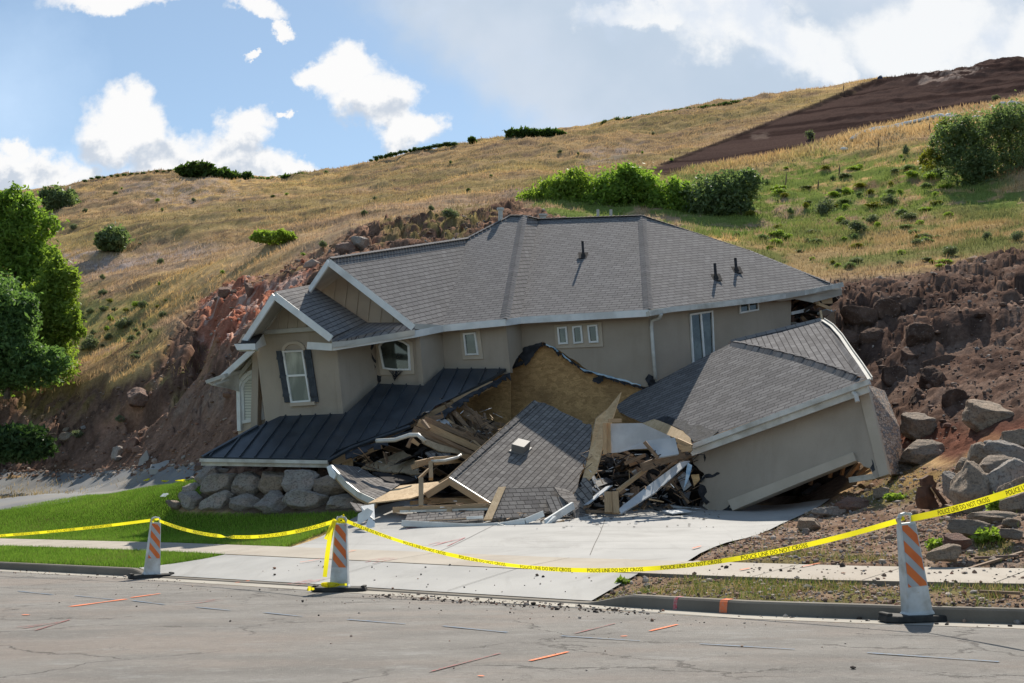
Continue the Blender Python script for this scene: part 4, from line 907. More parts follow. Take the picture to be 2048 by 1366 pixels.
    window(H0, W[2], aw2, fw=.05, arch_trim=[(762, 750), (752, 690), (758, 681), (770, 675), (786, 672), (802, 673), (816, 678), (826, 686), (830, 748), (800, 750)])
    b = MB(); r = random.Random(3)
    for L in ([(738, 682), (746, 680), (748, 690), (744, 700), (741, 697), (743, 690)], [(742, 705), (746, 712), (753, 722), (757, 724), (751, 726), (744, 716)], [(748, 728), (752, 734), (750, 740)], [(754, 750), (763, 752), (762, 762), (757, 768), (755, 758)]):
        b = MB(); b.slab(W[1 if L[0][0] < 750 else 2].pts(jag(L + L[:1], 1, 2, 5)[:-1], .012), .005); b.build('wall_crack', M_felt, H0)
    b = MB()
    for u, v, s in ((778, 741, 1), (790, 742, 1.3)):
        for k in range(8): a = W[2].pt(u + k * 2.2, v, .1); b.tube([a, W[2].pt(790 + r.uniform(-4, 4), 750 + r.uniform(0, 6), .14), W[2].pt(785 + k * s, 762 - abs(k - 4) * 3, .12)], .008, 4)
    b.build('hanging_wires', M_felt, H0)
    window(H0, W[4], [(928, 667), (953, 665), (959, 710), (933, 711)], fw=.05, trim=.12)
    q = [(1108, 650), (1203, 644), (1206, 693), (1112, 697)]; b = MB(); b.slab([W[6].pt(u, v, .045) for u, v in q], .05); b.build('window_surround', M_trim, H0)
    p6 = Pl(W[6].pt(1108, 650, .045), W[6].pt(1203, 644, .045), W[6].pt(1112, 697, .045))
    for L in ([(1115, 655), (1134, 653), (1137, 688), (1118, 689)], [(1145, 653), (1164, 651), (1167, 686), (1148, 688)], [(1175, 651), (1195, 649), (1198, 685), (1179, 686)]): window(H0, p6, L, fw=.05)
    window(H0, W[7], [(1477, 608), (1515, 600), (1516, 621), (1478, 628)], fw=.05, bars=[((1496, 604), (1497, 624), .05)])
    dr = window(H0, W[7], [(1378, 628), (1424, 621), (1428, 722), (1385, 742)], fw=.055, name='sliding_door', bars=[((1400, 626), (1408, 728), .07)])
    # gutter and downspout
    b = MB(); Lg = L3([(1296, 628, 33.4), (1340, 620, 34.0), (1430, 611, 35.1), (1520, 601, 36.3), (1600, 588, 37.5), (1684, 570, 38.4)])
    for a, c in zip(Lg, Lg[1:]): b.bar(a, c, .14, .13); b.bar(a + Vector((0, -.05, .07)), c + Vector((0, -.05, .07)), .05, .03)
    b.build('gutter', M_gutter, H0)
    b = MB(); b.slab(L3([(1540, 600, 37.0), (1684, 578, 38.5), (1684, 590, 38.6), (1655, 598, 38.4), (1625, 605, 38.0), (1590, 598, 37.6), (1560, 603, 37.3)]), .03); b.build('hanging_soffit', M_soffit, H0)
    b = MB(); b.tube([P(1322, 628, 33.6), P(1319, 636, 33.7), P(1304, 641, 33.9), P(1303, 655, 33.92), P(1306, 700, 33.9), P(1311, 758, 33.85)], .055, 8); b.build('downspout', M_gutter, H0, smooth=True)
    # vents on the roof
    for (u, v, Y, h, rad) in [(*onp(Pl(F_, G_, R4) if q[0] < 1290 else pg, q[:3]), q[3], q[4]) for q in ((1167, 512, 36.9, .48, .04), (1432, 556, 37.0, .46, .045), (1473, 541, 37.6, .40, .045))]:
        p = P(u, v, Y); b = MB(); b.tube([p + Vector((0, 0, -.1)), p + Vector((-.03, 0, h))], rad, 8); b.build('vent_pipe', M_felt, H0)
        b = MB(); b.slab([p + Vector((x, y, .04 + y * .72)) for x, y in ((-.16, -.2), (.16, -.2), (.16, .16), (-.16, .16))], .02); b.tube([p + Vector((0, 0, -.02)), p + Vector((0, 0, .1))], [.11, .05], 8); b.build('vent_flashing', M_shdark, H0)
    p = P(1001, 444, R1[2] + .2); b = MB(); b.tube([p, p + Vector((0, 0, .45))], .08, 10); b.tube([p + Vector((0, 0, .42)), p + Vector((0, 0, .5))], .13, 10); b.build('flue', M_gutter, H0)
    b = MB()
    for u in (1196, 1222): p = P(u, 436, 41.2); b.tube([p, p + Vector((0, 0, .3))], .05, 8)
    p = P(1086, 436, R3[2] + .3); b.box(p.x, p.y, p.z + .1, .3, .3, .06); b.box(p.x, p.y, p.z, .2, .2, .2); b.build('ridge_vent', M_soffit, H0)
    # ---- standing seam porch roof
    mp = Pl((405, 914, 31.6), (655, 918, 30.9), (1003, 737, 34.7))
    px = [(405, 914), (655, 918), (672, 902), (700, 890), (745, 874), (780, 862), (820, 845), (850, 824), (880, 800), (915, 790), (950, 772), (985, 754), (1012, 737), (885, 737), (848, 771), (757, 767), (691, 827), (560, 832), (515, 853), (470, 878)]
    pts = mp.pts(px); b = MB(); b.slab(pts, .09, udir=pts[1] - pts[0]); mr = b.build('porch_roof', M_metal, H0)
    e = (pts[1] - pts[0]).normalized(); w_ = mp.n.cross(e); w_ = w_ if w_.z > 0 else -w_
    b = MB(); hatch(b, pts, e, w_, .42, .03, .045, mp.n); split(b, 6, 'standing_seam', M_metal, mr)
    b = MB(); b.bar(mp.pt(404, 914, .03), mp.pt(515, 852, .03), .08, .05, up=mp.n); b.build('hip_flashing', M_metal, mr)
    b = MB(); q = mp.pts([(850, 824), (880, 800), (915, 790), (905, 796), (870, 812), (858, 826)], .04); b.slab(q, .02); b.build('bent_roof_edge', M_metal, mr); b = MB()
    q = [mp.pt(u, v, -.03) for u, v in [(655, 922), (700, 897), (745, 880), (820, 853)]]; [b.bar(a, c, .1, .06, up=mp.n) for a, c in zip(q, q[1:])]
    b.build('bent_roof_edge', M_gutter if 0 else M_metal, mr)
    b = MB(); a, c = mp.pt(402, 918, -.05), mp.pt(657, 922, -.05); b.bar(a + Vector((0, -.05, -.03)), c + Vector((0, -.05, -.03)), .12, .09); b.bar(a + Vector((0, .05, -.1)), c + Vector((0, .05, -.1)), .04, .14); b.build('porch_gutter', M_gutter, H0)
    b = MB(); r = random.Random(5)
    E = [(690, 905), (760, 882), (830, 856), (880, 825), (925, 795), (975, 768), (1020, 745)]; Ej = jag(E, 2, 5, 9)
    for a, c in zip(Ej, Ej[1:]): b.slab(mp.pts([a, c, (c[0] + 2, c[1] + r.uniform(5, 16)), (a[0] + 1, a[1] + r.uniform(5, 16))], -.06), .02)
    b.build('torn_underlay', M_felt, mr)
    b = MB(); b.bar(mp.pt(700, 902, -.25), mp.pt(930, 798, -.2), .14, .2); b.bar(mp.pt(905, 806, -.14), mp.pt(985, 768, -.14), .12, .18); b.bar(mp.pt(664, 925, -.3), mp.pt(762, 890, -.3), .1, .2); b.build('rafter', M_wood, H0)
    b = MB()
    for (u, v, u2, v2) in ((690, 905, 690, 935), (700, 898, 701, 932), (664, 905, 668, 930)): b.bar(P(u, v, 31.6), P(u2, v2, 31.6), .1, .14)
    b.build('porch_beam_end', M_wood, H0)
    # ground floor walls behind the porch, painted near black for the interior shade
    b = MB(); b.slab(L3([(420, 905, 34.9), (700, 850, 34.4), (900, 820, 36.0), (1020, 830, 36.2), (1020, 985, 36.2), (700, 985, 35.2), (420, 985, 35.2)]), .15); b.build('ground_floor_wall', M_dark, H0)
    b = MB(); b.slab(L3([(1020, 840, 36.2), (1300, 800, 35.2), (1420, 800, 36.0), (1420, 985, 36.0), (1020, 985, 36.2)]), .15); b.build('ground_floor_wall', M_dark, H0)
    # the unseen back and end of the house keep daylight out
    b = MB(); b.slab([Vector(p) for p in ((-6.5, 41.5, 2), (11, 44, 2), (11, 44, 6.6), (-6.5, 41.5, 5.4))], .2); b.slab([Vector(p) for p in ((-7.4, 34.9, 1.5), (-6.5, 41.5, 2), (-6.5, 41.5, 5.4), (-7.4, 34.9, 5.4))], .2); b.slab([Vector(p) for p in ((8.8, 38, 2), (11, 44, 2), (11, 44, 6.6), (8.8, 38, 6.6))], .2); b.build('back_wall', M_stucco, H0)
    return H0

def build_garage():
    G = empty('collapsed_garage', P(1580, 1000, 28)); tag(G, 'tan stucco garage end with grey hip roof, tipped over and lifted off the driveway', 'garage')
    W = Pl((1400, 893, 29.3), (1722, 775, 26.7), (1440, 1025, 28.5))
    px = [(1392, 880), (1722, 762), (1767, 951), (1750, 957), (1744, 945), (1740, 936), (1728, 933), (1722, 926), (1712, 921), (1600, 966), (1530, 995), (1465, 1022)]
    brk = jag([(1465, 1022), (1440, 1025), (1418, 1022), (1405, 1012), (1412, 1000), (1403, 990), (1412, 975), (1398, 966), (1408, 950), (1399, 940), (1386, 925), (1379, 912), (1392, 880)], 2.2, 4, 2)
    b = MB(); b.slab(W.pts(px[:-1] + brk[:-1]), .14, udir=W.pt(1722, 775) - W.pt(1400, 893)); b.build('wall', M_stucco, G)
    b = MB(); b.slab(W.pts([(1455, 1001), (1706, 904), (1712, 921), (1600, 965), (1465, 1021)], .07), .09); b.build('base_trim', M_trim, G)
    b = MB(); b.slab(W.pts([(1714, 772), (1733, 766), (1778, 948), (1759, 954)], .04), .12); b.build('corner_board', M_trim, G)
    b = MB(); c0, c1 = W.pt(1733, 768, .0), W.pt(1776, 948, .0); bk = Vector((1.02, 2.0, 0)); pts = [c0, c0 + bk, c0 + bk + (c1 - c0) * .45 + Vector((.14, 0, 0)), c1 + bk + Vector((.0, 0, .0)), c1]; b.slab(pts, .2, udir=bk); b.build('stone_wall', M_stone, G)
    b = MB()
    cr = [[(1408, 950), (1418, 947), (1424, 950), (1434, 944), (1440, 946), (1434, 950), (1424, 955), (1412, 956)], [(1740, 936), (1745, 928), (1743, 918), (1747, 926), (1750, 940), (1745, 944)], [(1408, 905), (1412, 915), (1409, 924), (1407, 914)], [(1442, 1022), (1455, 1014), (1462, 1006), (1458, 1016), (1470, 1018), (1460, 1024)], [(1400, 968), (1410, 972), (1414, 984), (1408, 992), (1420, 1004), (1412, 1010), (1404, 1000), (1396, 985)]]
    for i, L in enumerate(cr): b = MB(); b.slab(W.pts(jag(L + L[:1], 1, 2, i)[:-1], .008), .004); b.build('wall_crack', M_felt, G)
    rp = Pl((1385, 886, 29.0), (1736, 757, 26.2), (1465, 685, 33.0))
    left = jag([(1383, 886), (1362, 868), (1330, 858), (1308, 846), (1284, 845), (1262, 836), (1238, 824), (1232, 812)], 1.5, 3, 4)
    pts = rp.pts([(1232, 812), (1262, 790), (1300, 770), (1380, 728), (1465, 685), (1540, 701), (1600, 716), (1660, 735), (1715, 754), (1736, 757), (1690, 776)] + left[:-1]); ud = rp.pt(1736, 757) - rp.pt(1385, 886)
    b = MB(); b.slab(pts, .13, udir=ud, backmat=1); b.build('roof', [M_shingle_g, M_osb], G)
    L = [(1465, 685, 33.0), (1560, 664, 33.2), (1645, 641, 33.4), (1668, 662, 31.8), (1693, 696, 29.5), (1716, 728, 27.7), (1736, 757, 26.2), (1715, 753, 27.0)]
    b = MB(); b.slab(L3(L), .13, udir=P(1736, 757, 26.2) - P(1645, 641, 33.4), vec=Vector((0, 0, -.13)), backmat=1); b.build('roof', [M_shingle_g, M_osb], G)
    b = MB(); b.slab(L3([(1465, 686, 33.0), (1645, 642, 33.4), (1640, 720, 35), (1400, 790, 35)]), .12); b.build('roof', [M_shingle], G)
    # caps on the hip
    b = MB(); a = [rp.pt(u, v, .02) for u, v in [(1465, 685), (1540, 701), (1600, 716), (1660, 735), (1716, 755)]]; n = 34
    for i in range(n):
        def at(t): t = min(t, .9999) * (len(a) - 1); k = int(t); return a[k].lerp(a[k + 1], t - k)
        p, q = at(i / n), at((i + 1.3) / n); s1 = (rp.n.cross(q - p)).normalized() * .15; s1 = s1 if s1.y < 0 else -s1; up = Vector((0, 0, .03 + .02 * ((i * 7) % 3) / 2)); b.poly([p + up, q + up, q + s1 * 1.0 - Vector((0, 0, .04)), p + s1 - Vector((0, 0, .04))], [(i * .31, 0), (i * .31 + .2, 0), (i * .31 + .2, .1), (i * .31, .1)]); b.poly([q + up, p + up, p - s1 * .8 - Vector((0, 0, .02)), q - s1 * .8 - Vector((0, 0, .02))], [(i * .31, 0), (i * .31 + .2, 0), (i * .31 + .2, .1), (i * .31, .1)])
    b.build('ridge_cap', M_shingle_g, G)
    # torn corner: bare board and felt
    b = MB(); b.slab(rp.pts(jag([(1283, 847), (1308, 838), (1340, 850), (1366, 862), (1382, 878), (1381, 889), (1330, 868), (1283, 847)], .8, 3, 1)[:-1], .04), .05, udir=ud); b.build('bare_sheathing', M_osb_l, G)
    b = MB(); b.slab(rp.pts(jag([(1312, 838), (1335, 832), (1360, 842), (1372, 840), (1378, 850), (1400, 850), (1412, 856), (1438, 860), (1425, 872), (1388, 884), (1368, 862), (1340, 849), (1312, 838)], 1.5, 3, 8)[:-1], .025), .01); b.build('torn_felt', M_felt, G)
    # gutters
    b = MB(); a, c = rp.pt(1383, 888, .03), rp.pt(1738, 758, .03); dn = Vector((0, -.04, -.07)); b.bar(a + dn, c + dn, .12, .11); b.bar(a + Vector((0, .04, -.2)), c + Vector((0, .04, -.2)), .04, .18)
    b.bar(a + Vector((0, -.09, -.01)), c + Vector((0, -.09, -.01)), .03, .03); b.build('gutter', M_gutter, G)
    b = MB(); Lg = L3([(1644, 640, 33.3), (1662, 652, 32.2), (1680, 672, 30.8), (1700, 702, 29.2), (1720, 730, 27.6), (1739, 759, 26.1)])
    for a, c in zip(Lg, Lg[1:]): b.bar(a, c, .08, .02)
    for a, c in zip(Lg, Lg[1:]): b.bar(a + Vector((.06, 0, .02)), c + Vector((.06, 0, .02)), .02, .08)
    b.build('gutter', M_soffit, G)
    b = MB(); b.tube([P(1706, 784, 26.3), P(1712, 790, 26.2), P(1715, 804, 26.15)], .05, 8); b.build('downspout', M_gutter, G)
    b = MB(); b.bar(P(1700, 960, 26.9), P(1766, 950, 26.3), .1, .12); b.bar(P(1762, 954, 26.2), P(1782, 943, 26.4), .08, .08); b.build('bent_trim', M_gutter, G)
    # inside: studs, and a wall painted near black as shade under the raised edge
    b = MB(); r = random.Random(2)
    for k in (1, 4, 5, 7):
        u = 1600 + k * 16 + r.uniform(-5, 5); b = MB(); b.bar(P(u, 975 - k * 5, 28.6), P(u + 12 + r.uniform(-4, 4), 905 - k * 4, 28.4), .09, .05); b.build('stud', M_wood_d, G)
    b = MB()
    b.bar(P(1695, 955, 27.6), P(1718, 925, 27.4), .16, .05); b.bar(P(1716, 950, 27.5), P(1738, 930, 27.3), .16, .05); b.bar(P(1704, 962, 27.4), P(1745, 938, 27.1), .05, .05); b.build('stud', M_wood_d, G)
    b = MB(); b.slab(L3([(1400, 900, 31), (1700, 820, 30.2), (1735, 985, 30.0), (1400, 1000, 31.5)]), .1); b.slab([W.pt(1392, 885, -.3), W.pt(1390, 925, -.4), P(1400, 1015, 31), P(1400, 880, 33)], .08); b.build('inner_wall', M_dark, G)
    return G

LUM = []
def board(name, a, b_, w, h, m, label, cat, group=None, taper=None, twist=0):
    mb = MB(); a, b_ = P(*a) if not isinstance(a, Vector) else a, P(*b_) if not isinstance(b_, Vector) else b_
    o0 = (a + b_) / 2; mb.bar(a - o0, b_ - o0, w, h, up=(math.sin(twist), 0, math.cos(twist)), b2=taper); o = mb.build(name, m); o.location = o0; tag(o, label, cat, group); LUM.append(o); return o
def sheet(name, L, th, m, label, cat, group=None, ud=None, j=0, seed=0, kind=None, bm_=None):
    if j: L2 = [(p[0], p[1]) for p in L]; pl = Pl(*[L[i] for i in (0, len(L) // 3, 2 * len(L) // 3)]); pts = pl.pts(jag(L2 + L2[:1], j, 3, seed)[:-1])
    else: pts = L3(L)
    o0 = sum(pts, Vector()) / len(pts); mb = MB(o0); mb.slab([p - o0 for p in pts], th, udir=ud); o = mb.build(name, m if not bm_ else [m, bm_]); o.location = o0; tag(o, label, cat, group, kind); return o

def build_wreck():
    T = empty('fallen_gable_roof', P(960, 1040, 27.5)); tag(T, 'brown-grey shingled gable roof lying collapsed on the driveway in front of the house', 'fallen roof')
    mp = Pl((898, 953, 28.5), (1068, 802, 32.8), (979, 1006, 27.5)); ud = mp.pt(1068, 802) - mp.pt(898, 953)
    px = [(898, 953), (1068, 802), (1090, 806), (1120, 822), (1160, 840), (1172, 848), (1183, 850), (1181, 880), (1178, 905), (1170, 932), (1160, 950), (1154, 985), (1150, 1000), (1130, 992), (1060, 990), (979, 1006)]
    pts = mp.pts(px[:1] + jag(px[1:-2], 1.6, 4, 21) + px[-2:]); b = MB(); b.slab(pts, .09, udir=ud, backmat=1); mr = b.build('shingle_roof', [M_shingle2, M_osb], T)
    b = MB(); a0, a1 = mp.pt(898, 953, .02), mp.pt(1068, 802, .02); n = 38; sd_ = (pts[-1] - pts[0]).normalized() * .17
    for i in range(n):
        p, q = a0.lerp(a1, i / n), a0.lerp(a1, min(1, (i + 1.3) / n)); u1 = mp.n * (.012 + .014 * (i % 2)); b.poly([p + u1, p + sd_ + u1 * .6, q + sd_ + u1 * .6 + mp.n * .01, q + u1 + mp.n * .01], [(i * .33, 0), (i * .33, .1), (i * .33 + .22, .1), (i * .33 + .22, 0)])
    b.build('ridge_cap', M_shingle2, T)
    b = MB(); b.slab(L3([(898, 956, 28.6), (1068, 805, 32.9), (1000, 905, 33.5), (850, 985, 29.4)]), .06); b.build('far_slope', M_osb_g, T)
    p = mp.pt(1041, 900, 0); e = ud.normalized(); w = mp.n.cross(e); b = MB()
    Mx = Matrix.Translation(p) @ Matrix((e, w, mp.n)).transposed().to_4x4(); b.box(0, 0, .11, .42, .34, .19, Mx); b.box(0, 0, .015, .5, .44, .02, Mx); v = b.build('roof_vent', mat('vent_cap', (.17, .16, .15), .6, spec=.3), T, bevel=.03)
    # open truss in the gable end
    b = MB(); V = Vector; b.bar(P(899, 962, 28.42), P(852, 991, 28.2), .09, .15); b.bar(P(899, 962, 28.42), P(978, 1011, 27.42), .09, .14); b.build('rafter', M_wood, T)
    b = MB(); b.bar(P(786, 1020, 27.5), P(978, 1012, 27.3), .10, .13); b.build('bottom_chord', M_wood, T)
    b = MB(); b.bar(P(842, 958, 28.0), P(842, 1014, 27.4), .11, .11); b.bar(P(900, 1018, 27.3), P(896, 1043, 27.1), .1, .14); b.bar(P(822, 1006, 28.2), P(950, 994, 29.5), .09, .09); b.bar(P(850, 1000, 29), P(970, 1003, 28.5), .09, .12); b.build('strut', M_wood, T)
    b = MB(); b.bar(P(899, 956, 28.38), P(980, 1007, 27.4), .03, .05); b.bar(P(800, 1023, 27.4), P(976, 1018, 27.2), .04, .05); b.build('drip_edge', M_gutter, T)
    b = MB(); b.slab(L3([(820, 1010, 30), (980, 985, 30), (980, 1030, 30), (820, 1035, 30)]), .05); b.build('shade_sheet', M_dark, T)  # near-black sheet added behind the open truss as painted shade
    # lower flap of shingles curling onto the drive
    F = Pl((1000, 976, 27.7), (1107, 972, 28.2), (968, 1038, 26.7)); b = MB()
    b.slab(F.pts(jag([(1000, 976), (1060, 974), (1107, 972), (1132, 982), (1150, 1000), (1110, 1020), (1082, 1030)], 2.2, 4, 6) + [(1040, 1036), (968, 1038)]), .06, udir=F.pt(1107, 972) - F.pt(1000, 976)); b.build('shingle_flap', M_shingle2, T)
    b = MB(); b.slab(F.pts([(997, 974), (1012, 973), (984, 1038), (967, 1039)], .03), .04, udir=(1, 0, 0)); b.build('bare_sheathing', M_osb_l, T)
    # limp sheet of shingles hanging at the right
    b = MB(); rows = [[(1108, 973, 28.0), (1132, 978, 28.0), (1150, 990, 28.0)], [(1120, 992, 27.6), (1148, 990, 27.8), (1166, 1002, 27.9)], [(1140, 1008, 27.3), (1160, 1003, 27.6), (1180, 1018, 27.8)], [(1148, 1026, 27.1), (1162, 1022, 27.5), (1183, 1036, 27.6)], [(1152, 1048, 27.0), (1164, 1046, 27.3), (1174, 1056, 27.2)]]
    G_ = [L3(r_) for r_ in rows]
    for i in range(4):
        for k in range(2): b.slab([G_[i][k], G_[i + 1][k], G_[i + 1][k + 1], G_[i][k + 1]], .03, udir=G_[i][k + 1] - G_[i][k])
    b.build('hanging_shingles', M_shingle2, T)
    b = MB(); q = Pl((814, 1028, 27.1), (968, 1022, 26.9), (807, 1046, 26.7)); b.slab(q.pts([(815, 1028), (890, 1024), (968, 1022), (966, 1042), (890, 1044), (808, 1046)]), .05, udir=(1, .05, 0)); b.build('lower_shingles', M_shingle2, T)
    b = MB(); b.bar(P(860, 1044, 26.7), P(966, 1038, 26.6), .06, .07); b.build('eave_board', M_wood, T)
    b = MB(); Lg = L3([(804, 1047, 26.55), (860, 1050, 26.5), (932, 1054, 26.35), (1000, 1052, 26.3), (1050, 1043, 26.3), (1086, 1028, 26.4)])
    for a, c in zip(Lg, Lg[1:]): b.bar(a, c, .15, .10); b.bar(a + V((0, -.07, .06)), c + V((0, -.07, .06)), .03, .03)
    b.bar(P(933, 1036, 26.5), P(966, 1034, 26.5), .08, .06); b.build('gutter', M_white, T)
    b = MB(); b.bar(P(1091, 1046, 26.3), P(1146, 1011, 27.0), .06, .16); b.bar(P(1089, 1052, 26.2), P(1110, 1034, 26.4), .1, .06); b.build('fascia', M_white, T)
    # left: pale board sheet and bent slope
    s1 = sheet('roof_sheathing', [(736, 1006, 28.0), (770, 988, 28.6), (800, 971, 29.3), (886, 962, 28.9), (853, 986, 28.2), (822, 996, 27.9)], .03, M_osb_l, 'pale strand board sheet lying in front of the open timber gable', 'sheathing board', ud=(1, 0, 0))
    # bent porch roof scrap
    S = empty('bent_roof_section', P(700, 980, 29.5)); tag(S, 'curled section of brown shingles with white fascia leaning on the boulder wall', 'roof section')
    Ls = [[(662, 928, 29.6), (690, 960, 29.1), (718, 982, 28.7), (752, 998, 28.3)], [(690, 930, 30.3), (715, 955, 29.8), (745, 975, 29.3), (776, 984, 28.9)], [(718, 934, 31.0), (745, 950, 30.5), (772, 962, 30.0), (800, 968, 29.5)]]
    G2 = [L3(r_) for r_ in Ls]; b = MB()
    for i in range(2):
        for k in range(3): b.slab([G2[i][k], G2[i][k + 1], G2[i + 1][k + 1], G2[i + 1][k]], .05, udir=G2[i][k + 1] - G2[i][k])
    b.build('shingles', M_shingle2, S)
    b = MB(); dn = V((0, -.02, -.09)); q = [p + dn for p in G2[0]]; [b.bar(a, c, .04, .15) for a, c in zip(q, q[1:])]; b.build('fascia', M_gutter, S)
    b = MB(); q = [p + V((0, .05, -.17)) for p in G2[0]]; [b.bar(a, c, .06, .1) for a, c in zip(q, q[1:])]; b.build('eave_board', M_wood, S)
    b = MB(); b.slab(L3([(653, 934, 29.5), (662, 929, 29.5), (672, 948, 29.3), (668, 958, 29.3), (659, 952, 29.4)]), .05); b.build('bent_gutter_end', M_white, S)
    sheet('shingle_scrap', [(745, 944, 31), (800, 948, 31.3), (838, 957, 30.3), (800, 968, 29.6), (770, 960, 30.2)], .05, M_shdark, 'dark strip of roofing between the curled shingles and the torn board', 'roofing scrap', j=1.5, seed=4)
    sheet('torn_board', [(722, 935, 31.4), (760, 918, 31.9), (807, 902, 32.2), (825, 913, 31.9), (836, 927, 31.5), (839, 948, 31.0), (790, 944, 31.2)], .03, M_osb_g, 'torn brown strand board lying under the metal porch roof', 'sheathing board', ud=(1, 0, 0), j=2, seed=2)
    for k, (L, lab) in enumerate((([(1146, 992, 27.9), (1166, 955, 28.2), (1184, 962, 28.2), (1187, 1002, 27.7), (1164, 1024, 27.3)], 'dark torn shingle sheet hanging at the right corner of the fallen roof'), ([(1092, 990, 27.6), (1136, 996, 27.6), (1158, 1016, 27.3), (1130, 1034, 27.0), (1098, 1022, 27.0)], 'crumpled shingle sheet folded over the end of the white gutter'),
                                  ([(850, 905, 30.9), (888, 892, 31.4), (902, 912, 31.0), (872, 930, 30.6)], 'small torn shingle piece caught behind the fallen ridge'), ([(700, 1004, 28.0), (735, 1010, 28.0), (745, 1022, 27.7), (712, 1022, 27.6)], 'small flat shingle piece beside the crumpled flashing'))):
        sheet('torn_shingles', L, .03, M_shingle2, lab, 'shingle scrap', j=1.8, seed=50 + k)
    # crumpled white flashing by the lawn
    Fl = empty('crumpled_flashing', P(733, 1045, 27.0)); tag(Fl, 'crumpled white metal flashing standing between lawn and driveway', 'flashing')
    b = MB(); b.slab(L3([(722, 1012, 27.4), (748, 1008, 27.6), (750, 1040, 27.2), (738, 1032, 27.0), (727, 1030, 27.1)]), .01); b.slab(L3([(716, 1028, 27.0), (735, 1016, 26.9), (746, 1022, 26.8), (738, 1036, 26.8), (722, 1046, 26.8), (714, 1052, 26.9)]), .01)
    b.slab(L3([(738, 1034, 26.7), (750, 1044, 26.6), (749, 1054, 26.5), (735, 1057, 26.5), (732, 1050, 26.6)]), .01); b.build('sheet_metal', M_white, Fl)
    # big tilted board and what leans around it
    sheet('tilted_board', [(1242, 784, 29.0), (1228, 828, 28.8), (1204, 900, 28.5), (1193, 942, 28.3), (1159, 981, 28.2), (1166, 952, 28.4), (1179, 902, 28.7), (1192, 838, 29.0), (1213, 820, 29.1)], .03, M_osb_l, 'tall pale strand board standing tilted between fallen roof and garage', 'sheathing board', ud=(0, 0, 1))
    sheet('grey_board', [(1184, 862, 29.5), (1192, 835, 29.4), (1214, 818, 29.3), (1200, 850, 29.3), (1188, 890, 29.2)], .03, M_osb_g, 'small grey-brown board behind the tall tilted board', 'board')
    W2 = empty('broken_wall_section', P(1260, 880, 28.6)); tag(W2, 'grey plasterboard wall section with a raw timber post beside the tall tilted board', 'wall section')
    b = MB(); b.slab(L3([(1222, 847, 28.5), (1283, 846, 28.8), (1340, 872, 29.2), (1345, 884, 29.2), (1292, 882, 28.9), (1296, 897, 28.9), (1262, 899, 28.7), (1240, 905, 28.6), (1224, 906, 28.5)]), .05); b.build('plasterboard', M_drywall, W2)
    b = MB(); b.bar(P(1209, 846, 28.3), P(1210, 908, 28.3), .07, .09); b.bar(P(1217, 846, 28.4), P(1218, 906, 28.4), .07, .09); b.build('post', M_wood, W2)
    b = MB(); b.bar(P(1217, 841, 28.2), P(1242, 841, 28.4), .05, .09); b.build('block', M_wood, W2)
    W3 = empty('soffit_box', P(1330, 900, 28.3)); tag(W3, 'grey box end of the eave hanging open below the torn garage roof corner', 'eave box')
    b = MB(); b.slab(L3([(1289, 882, 28.0), (1350, 875, 28.3), (1358, 908, 28.2), (1315, 915, 27.9), (1303, 900, 27.9)]), .08); b.build('panel', M_drywall, W3)
    b = MB(); b.bar(P(1354, 880, 28.6), P(1383, 893, 28.4), .1, .1); b.bar(P(1356, 890, 28.5), P(1382, 901, 28.3), .1, .1); b.bar(P(1360, 900, 28.4), P(1384, 896, 28.3), .12, .12); b.build('rafter_end', M_wood, W3)
    b = MB(); b.bar(P(1289, 884, 27.95), P(1316, 916, 27.85), .08, .08); b.build('splintered_edge', M_wood_d, W3)
    g = 'broken timbers between the fallen roof and the garage'
    def bd(a, c, w, h, m, lab, tp=None): board('timber', a, c, w, h, m, lab, 'timber', g, tp)
    bd((1283, 935, 28.0), (1368, 906, 28.4), .08, .2, M_wood_d, 'dark brown joist under the open eave box')
    bd((1235, 982, 27.6), (1293, 938, 28.5), .06, .09, M_wood, 'thin pale timber rising from the standing posts')
    bd((1216, 985, 27.5), (1217, 1026, 27.3), .17, .12, M_wood, 'thick pale post stub at the foot of the wreckage')
    bd((1230, 984, 27.4), (1233, 1027, 27.2), .13, .1, M_wood, 'right-hand post stub with a grey board behind it')
    bd((1224, 990, 27.45), (1226, 1027, 27.3), .06, .1, M_wood, 'middle splinter between the two post stubs')
    bd((1172, 1022, 27.6), (1214, 1024, 27.4), .06, .06, M_wood_d, 'thin batten on the concrete left of the post stubs')
    bd((1225, 908, 28.6), (1310, 930, 29.2), .06, .08, M_wood_d, 'thin brown rail under the grey plasterboard')
    bd((1250, 927, 28.3), (1290, 910, 28.5), .07, .08, M_wood_d, 'short grey-brown stub beneath the plasterboard')
    sheet('grey_trim_board', [(1237, 1018, 27.2), (1243, 1026, 27.1), (1310, 985, 28.0), (1380, 922, 28.8), (1362, 922, 28.9), (1300, 968, 28.2)], .04, M_drywall, 'long grey trim board slanting up under the garage roof', 'board')
    sheet('white_board', [(1325, 1021, 27.6), (1368, 1018, 27.8), (1384, 1022, 27.5), (1345, 1027, 27.3)], .02, M_drywall, 'flat grey-white board lying on the shaded driveway', 'board')
    sheet('wrap_scrap', [(1376, 925, 28.2), (1384, 930, 28.2), (1378, 955, 28.1), (1366, 985, 27.9), (1372, 950, 28.1)], .01, M_wrap, 'pale blue strip of house wrap hanging beside the cracked garage wall', 'wrap scrap', j=1, seed=5)
    sheet('board_scrap', [(1382, 950, 28.1), (1398, 948, 28.1), (1400, 958, 28.0), (1388, 972, 28.0)], .03, M_osb, 'orange-brown board scrap in the break of the garage wall', 'board scrap', j=1, seed=6)
    # timbers around the fallen gable
    g = 'broken timbers lying by the fallen gable'
